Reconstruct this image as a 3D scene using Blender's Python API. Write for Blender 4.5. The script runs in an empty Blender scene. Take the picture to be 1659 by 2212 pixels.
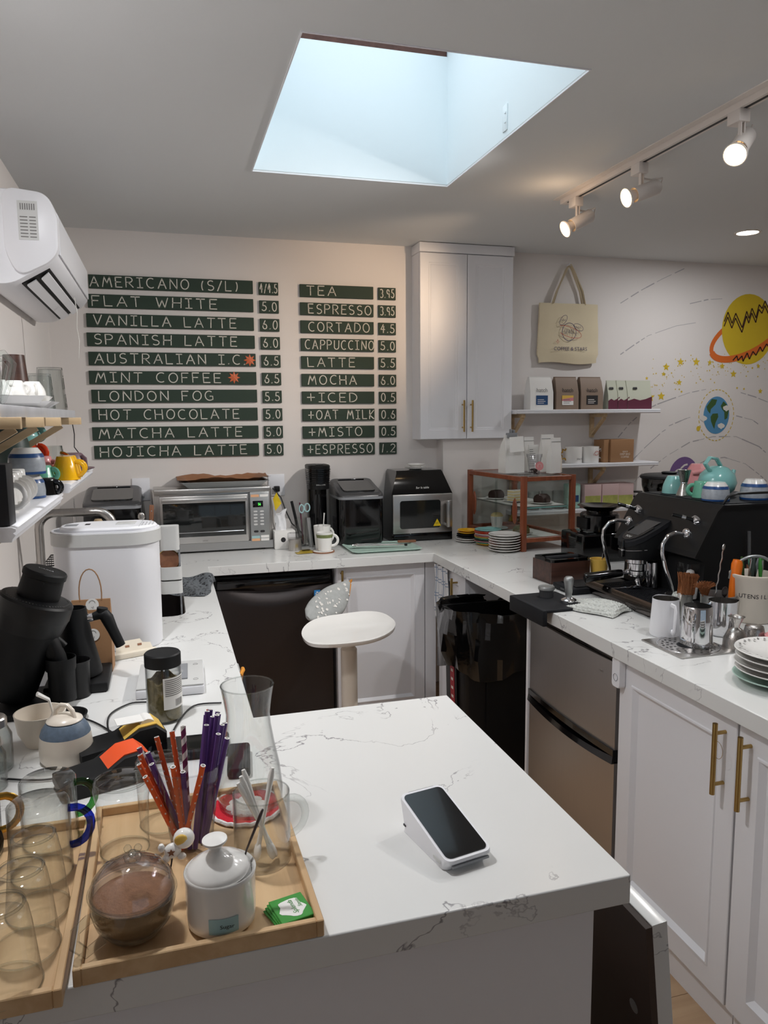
import bpy, bmesh, math, random
from mathutils import Matrix, Vector
PI = math.pi
random.seed(7)
S = bpy.context.scene
COL = S.collection

# ---------------- camera ----------------
cam_d = bpy.data.cameras.new('camera')
cam = bpy.data.objects.new('camera', cam_d)
COL.objects.link(cam)
S.camera = cam
yaw, pitch, roll = 0.2801, 0.1258, -0.0086
fw = Vector((math.sin(yaw)*math.cos(pitch), math.cos(yaw)*math.cos(pitch), -math.sin(pitch)))
rt = Vector((math.cos(yaw), -math.sin(yaw), 0))
up = rt.cross(fw)
r2 = rt*math.cos(roll) + up*math.sin(roll)
u2 = -rt*math.sin(roll) + up*math.cos(roll)
rot = Matrix((r2, u2, -fw)).transposed().to_4x4()
cam.matrix_world = Matrix.Translation((0, 0, 1.6079)) @ rot
cam_d.sensor_fit = 'HORIZONTAL'
cam_d.sensor_width = 36
cam_d.lens = 1635.75/1659*36
cam_d.clip_start = 0.02

# ---------------- world, lights, exposure ----------------
W = bpy.data.worlds.new('sky')
S.world = W
W.use_nodes = True
bg = W.node_tree.nodes['Background']
bg.inputs[0].default_value = (0.62, 0.80, 1.0, 1)
bg.inputs[1].default_value = 0.3
S.view_settings.view_transform = 'Standard'
S.view_settings.look = 'None'
S.view_settings.exposure = 0.12
S.view_settings.gamma = 1
S.view_settings.use_curve_mapping = False
S.cycles.transparent_max_bounces = 40
S.cycles.max_bounces = 10

def area(name, loc, rot, sx, sy, power, col, spread=180):
    d = bpy.data.lights.new(name, 'AREA')
    d.shape = 'RECTANGLE'; d.size = sx; d.size_y = sy
    d.energy = power; d.color = col; d.spread = math.radians(spread)
    o = bpy.data.objects.new(name, d); COL.objects.link(o)
    o.location = loc; o.rotation_euler = rot
    return o
area('skylight_daylight', (0.77, 2.53, 3.235), (0, 0, 0), 0.76, 1.06, 5.6, (0.90, 0.96, 1.0), 150)
area('front_fill', (1.9, -2.93, 1.55), (PI/2, 0, 0), 3.6, 2.0, 1, (0.95, 0.97, 1.0), 180)  # unseen fill lamp, added behind the viewer to lift the room
def spot(name, loc, target, power, col, size, blend=0.6, radius=0.02):
    d = bpy.data.lights.new(name, 'SPOT')
    d.energy = power; d.color = col; d.spot_size = math.radians(size); d.spot_blend = blend
    d.shadow_soft_size = radius
    o = bpy.data.objects.new(name, d); COL.objects.link(o)
    o.location = loc
    o.rotation_euler = (Vector(target) - Vector(loc)).to_track_quat('-Z', 'Y').to_euler()
    return o

# ---------------- materials ----------------
def newmat(name):
    m = bpy.data.materials.new(name); m.use_nodes = True
    nt = m.node_tree
    return m, nt, nt.nodes['Principled BSDF']
def srgb(r, g, b):
    f = lambda c: ((c/255+0.055)/1.055)**2.4 if c > 10 else c/255/12.92
    return (f(r), f(g), f(b), 1)
def mat(name, col, rough=0.5, metal=0.0, coat=0.0, bump=0.0, bscale=60, var=0.0, vscale=8, emit=None, estr=0, spec=0.5, aniso=0, sub=0):
    m, nt, b = newmat(name)
    c = srgb(*col)
    b.inputs['Base Color'].default_value = c
    b.inputs['Roughness'].default_value = rough
    b.inputs['Metallic'].default_value = metal
    b.inputs['Coat Weight'].default_value = coat
    b.inputs['Specular IOR Level'].default_value = spec
    if emit:
        b.inputs['Emission Color'].default_value = srgb(*emit)
        b.inputs['Emission Strength'].default_value = estr
    if var or bump:
        tc = nt.nodes.new('ShaderNodeTexCoord')
        n = nt.nodes.new('ShaderNodeTexNoise')
        n.inputs['Scale'].default_value = vscale if var else bscale
        n.inputs['Detail'].default_value = 4
        nt.links.new(tc.outputs['Object'], n.inputs['Vector'])
    if var:
        mx = nt.nodes.new('ShaderNodeMix'); mx.data_type = 'RGBA'
        mx.inputs[6].default_value = tuple(x*(1-var) for x in c[:3]) + (1,)
        mx.inputs[7].default_value = tuple(min(1, x*(1+var)) for x in c[:3]) + (1,)
        nt.links.new(n.outputs['Fac'], mx.inputs[0])
        nt.links.new(mx.outputs[2], b.inputs['Base Color'])
    if bump:
        n2 = nt.nodes.new('ShaderNodeTexNoise'); n2.inputs['Scale'].default_value = bscale
        n2.inputs['Detail'].default_value = 3
        nt.links.new(tc.outputs['Object'], n2.inputs['Vector'])
        bp = nt.nodes.new('ShaderNodeBump'); bp.inputs['Strength'].default_value = bump
        bp.inputs['Distance'].default_value = 0.002
        nt.links.new(n2.outputs['Fac'], bp.inputs['Height'])
        nt.links.new(bp.outputs['Normal'], b.inputs['Normal'])
    return m
def glass(name, tint=(0.985, 0.99, 0.985), edge=0.5, gloss=1.15, rough=0.02):
    # thin clear glass: transparent, darker where seen edge-on, Fresnel reflection
    m, nt, b = newmat(name)
    nt.nodes.remove(b)
    out = nt.nodes['Material Output']
    lw = nt.nodes.new('ShaderNodeLayerWeight'); lw.inputs['Blend'].default_value = 0.5
    cr = nt.nodes.new('ShaderNodeMix'); cr.data_type = 'RGBA'
    cr.inputs[6].default_value = tint + (1,)
    cr.inputs[7].default_value = (tint[0]*edge, tint[1]*edge, tint[2]*edge, 1)
    pw = nt.nodes.new('ShaderNodeMath'); pw.operation = 'POWER'; pw.inputs[1].default_value = 3.0
    nt.links.new(lw.outputs['Facing'], pw.inputs[0])
    nt.links.new(pw.outputs[0], cr.inputs[0])
    tr = nt.nodes.new('ShaderNodeBsdfTransparent')
    nt.links.new(cr.outputs[2], tr.inputs[0])
    gl = nt.nodes.new('ShaderNodeBsdfGlossy'); gl.inputs['Roughness'].default_value = rough
    p5 = nt.nodes.new('ShaderNodeMath'); p5.operation = 'POWER'; p5.inputs[1].default_value = 5.0
    nt.links.new(lw.outputs['Facing'], p5.inputs[0])
    mu = nt.nodes.new('ShaderNodeMath'); mu.operation = 'MULTIPLY_ADD'; mu.inputs[1].default_value = 0.7*gloss; mu.inputs[2].default_value = 0.048*gloss
    nt.links.new(p5.outputs[0], mu.inputs[0])
    mx = nt.nodes.new('ShaderNodeMixShader')
    nt.links.new(mu.outputs[0], mx.inputs[0]); nt.links.new(tr.outputs[0], mx.inputs[1]); nt.links.new(gl.outputs[0], mx.inputs[2])
    nt.links.new(mx.outputs[0], out.inputs[0])
    return m
def wood(name, c1, c2, axis='X', scale=3.0, rough=0.5, coat=0.0):
    m, nt, b = newmat(name)
    tc = nt.nodes.new('ShaderNodeTexCoord'); mp = nt.nodes.new('ShaderNodeMapping')
    sc = {'X': (0.6, 12, 12), 'Y': (12, 0.6, 12), 'Z': (12, 12, 0.6)}[axis]
    mp.inputs['Scale'].default_value = tuple(s*scale for s in sc)
    n = nt.nodes.new('ShaderNodeTexNoise'); n.inputs['Scale'].default_value = 1.0; n.inputs['Detail'].default_value = 6
    n.inputs['Distortion'].default_value = 0.6
    cr = nt.nodes.new('ShaderNodeValToRGB')
    cr.color_ramp.elements[0].position = 0.3; cr.color_ramp.elements[0].color = srgb(*c1)
    cr.color_ramp.elements[1].position = 0.7; cr.color_ramp.elements[1].color = srgb(*c2)
    nt.links.new(tc.outputs['Object'], mp.inputs['Vector']); nt.links.new(mp.outputs[0], n.inputs['Vector'])
    nt.links.new(n.outputs['Fac'], cr.inputs[0]); nt.links.new(cr.outputs[0], b.inputs['Base Color'])
    b.inputs['Roughness'].default_value = rough; b.inputs['Coat Weight'].default_value = coat
    bp = nt.nodes.new('ShaderNodeBump'); bp.inputs['Strength'].default_value = 0.15; bp.inputs['Distance'].default_value = 0.001
    nt.links.new(n.outputs['Fac'], bp.inputs['Height']); nt.links.new(bp.outputs['Normal'], b.inputs['Normal'])
    return m
def brushed(name, col, rough=0.3, axis='Z'):
    m, nt, b = newmat(name)
    b.inputs['Base Color'].default_value = srgb(*col); b.inputs['Metallic'].default_value = 1
    tc = nt.nodes.new('ShaderNodeTexCoord'); mp = nt.nodes.new('ShaderNodeMapping')
    mp.inputs['Scale'].default_value = {'X': (3, 400, 400), 'Y': (400, 3, 400), 'Z': (400, 400, 3)}[axis]
    n = nt.nodes.new('ShaderNodeTexNoise'); n.inputs['Scale'].default_value = 1
    mr = nt.nodes.new('ShaderNodeMapRange'); mr.inputs[3].default_value = rough*0.8; mr.inputs[4].default_value = rough*1.3
    nt.links.new(tc.outputs['Object'], mp.inputs['Vector']); nt.links.new(mp.outputs[0], n.inputs['Vector'])
    nt.links.new(n.outputs['Fac'], mr.inputs[0]); nt.links.new(mr.outputs[0], b.inputs['Roughness'])
    return m
def quartz(name, base, vein):
    m, nt, b = newmat(name)
    tc = nt.nodes.new('ShaderNodeTexCoord')
    n1 = nt.nodes.new('ShaderNodeTexNoise'); n1.inputs['Scale'].default_value = 3.1; n1.inputs['Detail'].default_value = 6; n1.inputs['Roughness'].default_value = 0.55; n1.inputs['Distortion'].default_value = 0.5
    n2 = nt.nodes.new('ShaderNodeTexNoise'); n2.inputs['Scale'].default_value = 4.3; n2.inputs['Detail'].default_value = 3
    nt.links.new(tc.outputs['Object'], n1.inputs['Vector']); nt.links.new(tc.outputs['Object'], n2.inputs['Vector'])
    s = nt.nodes.new('ShaderNodeMath'); s.operation = 'SUBTRACT'; s.inputs[1].default_value = 0.5
    a = nt.nodes.new('ShaderNodeMath'); a.operation = 'ABSOLUTE'
    nt.links.new(n1.outputs['Fac'], s.inputs[0]); nt.links.new(s.outputs[0], a.inputs[0])
    r1 = nt.nodes.new('ShaderNodeMapRange'); r1.inputs[1].default_value = 0.0; r1.inputs[2].default_value = 0.005; r1.inputs[3].default_value = 1; r1.inputs[4].default_value = 0
    nt.links.new(a.outputs[0], r1.inputs[0])
    r2_ = nt.nodes.new('ShaderNodeMapRange'); r2_.inputs[1].default_value = 0.43; r2_.inputs[2].default_value = 0.56
    nt.links.new(n2.outputs['Fac'], r2_.inputs[0])
    mu = nt.nodes.new('ShaderNodeMath'); mu.operation = 'MULTIPLY'
    nt.links.new(r1.outputs[0], mu.inputs[0]); nt.links.new(r2_.outputs[0], mu.inputs[1])
    mx = nt.nodes.new('ShaderNodeMix'); mx.data_type = 'RGBA'
    mx.inputs[6].default_value = srgb(*base); mx.inputs[7].default_value = srgb(*vein)
    nt.links.new(mu.outputs[0], mx.inputs[0]); nt.links.new(mx.outputs[2], b.inputs['Base Color'])
    b.inputs['Roughness'].default_value = 0.22
    return m

MT = dict(
    wall=mat('wall_paint', (230, 224, 220), 0.75, bump=0.08, bscale=90),
    ceil=mat('ceiling_paint', (218, 220, 221), 0.85, bump=0.05, bscale=70),
    shaft=mat('shaft_paint', (226, 236, 240), 0.7, bump=0.15, bscale=30),
    quartz=quartz('white_quartz', (227, 227, 225), (135, 132, 136)),
    cabinet=mat('cabinet_paint', (236, 236, 240), 0.42),
    brass=mat('brushed_brass', (178, 148, 92), 0.32, 1.0),
    black=mat('black_plastic', (12, 12, 14), 0.42, spec=.4),
    matblack=mat('matte_black', (13, 14, 16), 0.55, spec=.35),
    gloss=mat('gloss_black', (7, 7, 9), 0.10, coat=0.3),
    dark=mat('dark_steel', (66, 60, 59), 0.33, 0.8),
    smoke=mat('smoky_plastic', (70, 70, 72), 0.25),
    steel=brushed('stainless', (190, 186, 182), 0.28, 'Z'),
    steelx=brushed('stainless_horizontal', (196, 194, 192), 0.3, 'X'),
    fridge=brushed('fridge_steel', (178, 174, 172), 0.36, 'Z'),
    chrome=mat('chrome', (225, 225, 228), 0.08, 1.0),
    darkchrome=mat('dark_chrome', (96, 90, 88), 0.14, 1.0),
    alu=mat('cast_aluminium', (170, 172, 172), 0.45, 0.9),
    white=mat('white_plastic', (238, 238, 242), 0.35),
    whitegrey=mat('pale_grey_plastic', (205, 205, 203), 0.4),
    ceramic=mat('white_ceramic', (240, 238, 234), 0.15, coat=0.3),
    cream=mat('cream_ceramic', (228, 218, 204), 0.3),
    speckle=mat('blue_grey_glaze', (88, 104, 122), 0.5, var=0.35, vscale=120),
    beige=mat('beige_plastic', (232, 222, 204), 0.4),
    grey=mat('grey_plastic', (140, 142, 146), 0.4),
    glass=glass('clear_glass'),
    glassthick=glass('thick_glass', (0.95, 0.965, 0.96), 0.35, 1.3),
    glasspane=glass('pane_glass', (0.965, 0.985, 0.978), 0.7, 1.0),
    plasticclear=glass('clear_plastic', (0.96, 0.96, 0.97), 0.6, 0.8, 0.08),
    smokeglass=glass('smoky_glass', (0.35, 0.33, 0.32), 0.5, 1.0),
    ovenglass=mat('oven_glass', (30, 32, 32), 0.08, coat=0.5),
    bamboo=wood('bamboo', (196, 160, 118), (216, 184, 142), 'Y', 3, 0.45),
    pine=wood('pine', (196, 168, 130), (214, 188, 150), 'X', 3, 0.6),
    walnut=wood('walnut', (52, 32, 26), (82, 52, 42), 'X', 4, 0.4),
    teak=wood('teak', (122, 62, 38), (150, 82, 52), 'Z', 4, 0.4),
    handlewood=wood('handle_wood', (128, 84, 60), (154, 104, 74), 'Z', 4, 0.5),
    oak=wood('oak_plank', (172, 140, 108), (200, 168, 134), 'X', 1.2, 0.5),
    darkboard=mat('dark_board', (58, 42, 34), 0.6, var=0.35, vscale=5),
    marble=mat('marble_print', (196, 196, 200), 0.35, var=0.22, vscale=14),
    green=mat('chalkboard_green', (40, 58, 46), 0.7, var=0.08, vscale=10),
    chalk=mat('chalk', (216, 212, 202), 0.9, var=0.12, vscale=200),
    orangepaper=mat('copper_paper', (206, 104, 62), 0.5, var=0.3, vscale=90),
    kraftbag=mat('brown_bag_paper', (136, 116, 100), 0.6),
    kraft=mat('kraft_paper', (156, 116, 80), 0.75, bump=0.1, bscale=200),
    parchment=mat('brown_parchment', (150, 104, 72), 0.6, var=0.2, vscale=14),
    tote=mat('cotton_canvas', (222, 208, 178), 0.9, bump=0.3, bscale=500),
    navy=mat('navy_print', (58, 48, 88), 0.7),
    redprint=mat('rust_print', (188, 90, 72), 0.7),
    ink=mat('ink_black', (34, 32, 34), 0.6),
    inkgrey=mat('ink_grey', (120, 118, 116), 0.6),
    paper=mat('white_paper', (236, 234, 230), 0.7),
    yellow=mat('yellow_glaze', (240, 180, 20), 0.15, coat=0.3),
    red=mat('orange_red_glaze', (226, 70, 34), 0.2, coat=0.3),
    teal=mat('teal_glaze', (140, 200, 196), 0.18, coat=0.3),
    seagreen=mat('sea_green_glaze', (104, 178, 150), 0.2, coat=0.3),
    pink=mat('pink_glaze', (224, 150, 152), 0.25, coat=0.2),
    mauve=mat('mauve_glaze', (118, 92, 100), 0.4),
    darkgreen=mat('dark_green_glaze', (52, 66, 62), 0.4),
    blue=mat('cobalt_glaze', (38, 78, 134), 0.25, var=0.35, vscale=60),
    greyglaze=mat('grey_flower_glaze', (168, 174, 182), 0.25, var=0.3, vscale=70),
    bag=mat('bin_liner', (8, 8, 9), 0.16, coat=0.4, bump=1.0, bscale=22),
    rubber=mat('rubber', (24, 25, 29), 0.7, spec=.3),
    cord=mat('cord', (26, 26, 28), 0.5),
    sage=mat('sage_tray', (178, 204, 192), 0.4, var=0.05),
    orange=mat('orange_plastic', (240, 120, 24), 0.35),
    coral=mat('coral_plastic', (244, 92, 44), 0.4),
    purple=mat('purple_paper', (88, 52, 128), 0.5),
    orstraw=mat('orange_paper', (226, 92, 34), 0.55),
    magenta=mat('magenta_paper', (116, 34, 84), 0.5),
    whitespot=mat('white_spots', (240, 232, 226), 0.6),
    brownsugar=mat('brown_sugar', (158, 122, 84), 0.9, bump=0.8, bscale=300, var=0.3, vscale=150),
    tea=mat('dried_tea', (120, 108, 72), 0.9, var=0.5, vscale=120, bump=1, bscale=120),
    choc=mat('chocolate', (58, 34, 28), 0.6, bump=0.6, bscale=150),
    cake=mat('layer_cake', (222, 200, 146), 0.8),
    beans=mat('coffee_beans', (38, 24, 18), 0.4, bump=1, bscale=150),
    bristle=mat('bristles', (150, 92, 52), 0.8, bump=1, bscale=400, var=0.4, vscale=200),
    lamp=mat('lamp_face', (255, 244, 220), 0.4, emit=(255, 214, 150), estr=6),
    downlight=mat('downlight_face', (255, 255, 255), 0.4, emit=(255, 250, 240), estr=9),
    led=mat('led_digits', (20, 40, 20), 0.4, emit=(90, 255, 90), estr=1.6),
    earthblue=mat('mural_blue', (82, 142, 184), 0.8), earthgreen=mat('mural_green', (60, 92, 44), 0.8),
    saturn=mat('mural_yellow', (214, 184, 40), 0.8, var=0.1, vscale=5), ring=mat('mural_orange', (222, 110, 40), 0.8),
    ribbon=mat('mural_brown', (66, 36, 26), 0.8), murpurple=mat('mural_purple', (116, 88, 140), 0.8),
    arc=mat('mural_grey', (176, 172, 174), 0.8), star=mat('mural_gold', (216, 184, 48), 0.8),
    cloud=mat('mural_white', (226, 222, 216), 0.8),
    stripeblue=mat('towel_blue', (140, 156, 180), 0.9), towel=mat('towel_white', (228, 228, 230), 0.9, bump=0.6, bscale=300),
    waffle=mat('waffle_cotton', (226, 228, 222), 0.95), greycloth=mat('grey_cotton', (84, 88, 92), 0.95),
    mitt=mat('mitt_cotton', (168, 170, 168), 0.9, var=0.2, vscale=60), mittorange=mat('mitt_binding', (216, 142, 44), 0.8),
    mauvebag=mat('plum_print', (96, 40, 60), 0.5), sagebag=mat('sage_print', (196, 198, 180), 0.5),
    blacksheet=mat('ink_black_sheet', (20, 20, 24), 0.5), labelblue=mat('label_blue', (38, 76, 122), 0.5), labelyellow=mat('label_yellow', (222, 182, 84), 0.5), labelpink=mat('label_pink', (206, 128, 136), 0.6),
    warnyellow=mat('warning_yellow', (240, 206, 20), 0.5), bluesticker=mat('blue_sticker', (48, 132, 200), 0.5),
    pack=mat('packet_green', (64, 148, 60), 0.4), gold=mat('gold_foil', (200, 172, 70), 0.3, 0.5),
    goldpaint=mat('gold_glaze', (192, 150, 70), 0.25, 1.0), orangestk=mat('peach_sticker', (232, 176, 132), 0.5),
    mint=mat('mint_box', (166, 206, 192), 0.5), landscape=mat('landscape_print', (168, 170, 90), 0.6, var=0.4, vscale=30), pinksky=mat('sky_print', (206, 178, 176), 0.6),
    redmat=mat('red_crochet', (196, 24, 44), 0.95, bump=1, bscale=300), whitemat=mat('white_crochet', (236, 232, 230), 0.95, bump=1, bscale=300),
    bulbhousing=mat('lamp_white', (226, 218, 212), 0.4), tissue=mat('tissue', (236, 236, 238), 0.95),
    redlabel=mat('red_label', (168, 36, 48), 0.5), ltblue=mat('pale_blue_label', (166, 200, 202), 0.6), brownbeam=mat('weathered_beam', (84, 56, 48), 0.8, var=0.6, vscale=25, bump=1, bscale=80),
    bluehandle=glass('blue_glass', (0.10, 0.16, 0.62), 0.3, 1.2), greenhandle=glass('green_glass', (0.20, 0.50, 0.22), 0.4, 1.2),
    purpleglass=glass('violet_glass', (0.80, 0.74, 0.84), 0.6, 1.0), whitepump=mat('pump_plastic', (222, 222, 242), 0.3),
    irid=glass('iridescent_glass', (0.93, 0.90, 0.93), 0.45, 1.7),
)

# ---------------- mesh helpers ----------------
def rrect(w, h, r, n=4, cx=0, cy=0):
    r = min(r, w/2-1e-5, h/2-1e-5); o = []
    for (sx, sy, a0) in ((1, 1, 0), (-1, 1, PI/2), (-1, -1, PI), (1, -1, 1.5*PI)):
        for i in range(n+1):
            a = a0 + PI/2*i/n
            o.append((cx+sx*(w/2-r)+r*math.cos(a), cy+sy*(h/2-r)+r*math.sin(a)))
    return o
def circ(r, n=24, cx=0, cy=0, ry=None, a0=0):
    ry = r if ry is None else ry
    return [(cx+r*math.cos(a0+2*PI*i/n), cy+ry*math.sin(a0+2*PI*i/n)) for i in range(n)]
def rpoly(pts, r, n=4):
    o = []; N = len(pts)
    for i in range(N):
        p = Vector(pts[i]); a = Vector(pts[i-1])-p; b = Vector(pts[(i+1) % N])-p
        d = min(r, a.length*.45, b.length*.45); A = p+a.normalized()*d; B = p+b.normalized()*d
        for k in range(n+1):
            u = k/n; q = A*(1-u)**2+p*2*u*(1-u)+B*u*u; o.append((q.x, q.y))
    return o
class M:
    def __init__(s, T=None):
        s.bm = bmesh.new(); s.T = T or Matrix.Identity(4)
    def v(s, p): return s.bm.verts.new(s.T @ Vector(p))
    def loft(s, rings, cap0=True, cap1=True, closed=True):
        R = [[s.v(p) for p in r] for r in rings]; n = len(R[0])
        for a, b in zip(R, R[1:]):
            for i in range(n if closed else n-1):
                j = (i+1) % n
                try: s.bm.faces.new((a[i], a[j], b[j], b[i]))
                except ValueError: pass
        if cap0: s.bm.faces.new(list(reversed(R[0])))
        if cap1: s.bm.faces.new(R[-1])
        return s
    def box(s, x0, y0, z0, x1, y1, z1, bev=0, seg=2):
        if bev:
            b = min(bev, abs(x1-x0)/2.01, abs(y1-y0)/2.01, abs(z1-z0)/2.01)
            T = s.T @ Matrix.Translation(((x0+x1)/2, (y0+y1)/2, (z0+z1)/2)) @ Matrix.Diagonal((abs(x1-x0), abs(y1-y0), abs(z1-z0), 1))
            r = bmesh.ops.create_cube(s.bm, size=1, matrix=T)
            es = list({e for v in r['verts'] for e in v.link_edges})
            bmesh.ops.bevel(s.bm, geom=es, offset=b, segments=seg, profile=0.5, affect='EDGES')
        else:
            s.loft([[(x0, y0, z), (x1, y0, z), (x1, y1, z), (x0, y1, z)] for z in (z0, z1)])
        return s
    def lathe(s, prof, n=28, c=(0, 0, 0), start=0, end=2*PI):
        rings = []
        full = abs(end-start-2*PI) < 1e-6
        k = n if full else n+1
        prev = None
        for (r, z) in prof:
            if r < 1e-6: ring = [s.v((c[0], c[1], c[2]+z))]
            else: ring = [s.v((c[0]+r*math.cos(start+(end-start)*i/n), c[1]+r*math.sin(start+(end-start)*i/n), c[2]+z)) for i in range(k)]
            if prev is not None:
                m = n if full else n
                for i in range(m):
                    j = (i+1) % k
                    q = []
                    if len(prev) == 1 and len(ring) == 1: continue
                    if len(prev) == 1: q = (prev[0], ring[j], ring[i])
                    elif len(ring) == 1: q = (prev[i], prev[j], ring[0])
                    else: q = (prev[i], prev[j], ring[j], ring[i])
                    try: s.bm.faces.new(q)
                    except ValueError: pass
            prev = ring
        return s
    def tube(s, pts, r, n=8, closed=False, cap=True, flat=1.0):
        P = [Vector(p) for p in pts]; m = len(P)
        rs = r if isinstance(r, (list, tuple)) else [r]*m
        rings = []; N = None
        for i in range(m):
            if closed: t = P[(i+1) % m] - P[i-1]
            else: t = P[min(i+1, m-1)] - P[max(i-1, 0)]
            t.normalize()
            if N is None:
                a = Vector((0, 0, 1)) if abs(t.z) < 0.9 else Vector((1, 0, 0))
                N = t.cross(a).normalized()
            else:
                N = (N - t*N.dot(t)).normalized()
            B = t.cross(N)
            rings.append([tuple(P[i] + N*math.cos(2*PI*k/n)*rs[i] + B*math.sin(2*PI*k/n)*rs[i]*flat) for k in range(n)])
        if closed: rings.append(rings[0])
        s.loft(rings, cap and not closed, cap and not closed)
        return s
    def prism(s, poly, z0, z1, bev=0):
        if bev:
            cx = sum(p[0] for p in poly)/len(poly); cy = sum(p[1] for p in poly)/len(poly)
            w = max(abs(p[0]-cx) for p in poly); h = max(abs(p[1]-cy) for p in poly)
            ins = lambda d: [(cx+(x-cx)*(1-d/w), cy+(y-cy)*(1-d/h)) for x, y in poly]
            A = ins(bev); B = ins(bev*0.3)
            s.loft([[(x, y, z0) for x, y in A], [(x, y, z0+bev*0.3) for x, y in B], [(x, y, z0+bev) for x, y in poly],
                    [(x, y, z1-bev) for x, y in poly], [(x, y, z1-bev*0.3) for x, y in B], [(x, y, z1) for x, y in A]])
        else:
            s.loft([[(x, y, z) for x, y in poly] for z in (z0, z1)])
        return s
    def ribbon(s, pts, w, y=0):   # flat stroke in local XZ plane facing -Y
        m = len(pts)
        L = []
        for i in range(m):
            a = pts[max(i-1, 0)]; b = pts[min(i+1, m-1)]
            dx, dz = b[0]-a[0], b[1]-a[1]; l = math.hypot(dx, dz) or 1
            nx, nz = -dz/l*w/2, dx/l*w/2
            L.append((s.v((pts[i][0]+nx, y, pts[i][1]+nz)), s.v((pts[i][0]-nx, y, pts[i][1]-nz))))
        for (a, b), (c, d) in zip(L, L[1:]):
            s.bm.faces.new((a, c, d, b))
        return s
    def poly(s, pts):
        s.bm.faces.new([s.v(p) for p in pts]); return s
    def ball(s, c, r, sz=(1, 1, 1), n=16):
        pr = []
        k = n//2
        for i in range(k+1):
            a = -PI/2 + PI*i/k
            pr.append((max(0, r*math.cos(a)), r*math.sin(a)))
        T0 = s.T
        s.T = T0 @ Matrix.Translation(c) @ Matrix.Diagonal((sz[0], sz[1], sz[2], 1))
        s.lathe(pr, n); s.T = T0
        return s
    def obj(s, name, m, parent=None, ang=35, loc=None, label=None):
        bmesh.ops.recalc_face_normals(s.bm, faces=s.bm.faces[:])
        me = bpy.data.meshes.new(name); s.bm.to_mesh(me); s.bm.free()
        me.shade_smooth()
        me.set_sharp_from_angle(angle=math.radians(ang))
        me.materials.append(MT[m] if isinstance(m, str) else m)
        o = bpy.data.objects.new(name, me); COL.objects.link(o)
        if parent: o.parent = parent
        if loc: o.location = loc
        if label: o['label'] = label
        return o
def thing(name, label, cat, loc=(0, 0, 0), rz=0, group=None, rot=None):
    o = bpy.data.objects.new(name, None); COL.objects.link(o)
    o.empty_display_size = 0.05
    o.location = loc; o.rotation_euler = rot or (0, 0, rz)
    o['label'] = label; o['category'] = cat
    if group: o['group'] = group
    return o
def tag(o, label, cat, group=None):
    o['label'] = label; o['category'] = cat
    if group: o['group'] = group
    return o
def struct(name, bm, m, parent=None, ang=35):
    o = bm.obj(name, m, parent, ang)
    if not parent: o['kind'] = 'structure'
    return o
def dup(root, loc=None, rz=None, label=None, group=None, rot=None):
    def cp(o, par):
        c = o.copy(); COL.objects.link(c)
        if par: c.parent = par
        for ch in list(o.children): cp(ch, c)
        return c
    r = cp(root, None)
    if loc is not None: r.location = loc
    if rz is not None: r.rotation_euler = (0, 0, rz)
    if rot is not None: r.rotation_euler = rot
    if label: r['label'] = label
    if group: r['group'] = group
    return r
def RX(a): return Matrix.Rotation(a, 4, 'X')
def RY(a): return Matrix.Rotation(a, 4, 'Y')
def RZ(a): return Matrix.Rotation(a, 4, 'Z')
def TR(x, y, z): return Matrix.Translation((x, y, z))
def text_mesh(name, txt, size, m, T, parent, align='CENTER', ext=0.0, shear=0, label=None):
    c = bpy.data.curves.new(name, 'FONT'); c.body = txt; c.size = size; c.align_x = align; c.align_y = 'CENTER'
    c.extrude = ext; c.shear = shear; c.resolution_u = 3
    t = bpy.data.objects.new('tmp', c); COL.objects.link(t)
    dg = bpy.context.evaluated_depsgraph_get()
    me = bpy.data.meshes.new_from_object(t.evaluated_get(dg))
    bpy.data.objects.remove(t); bpy.data.curves.remove(c)
    me.transform(T); me.materials.clear(); me.materials.append(MT[m])
    me.name = name
    o = bpy.data.objects.new(name, me); COL.objects.link(o); o.parent = parent
    if label: o['label'] = label
    return o
FY = RX(PI/2)            # text standing up, facing -Y
FX = RZ(-PI/2) @ RX(PI/2)  # text standing up, facing -X

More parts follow.
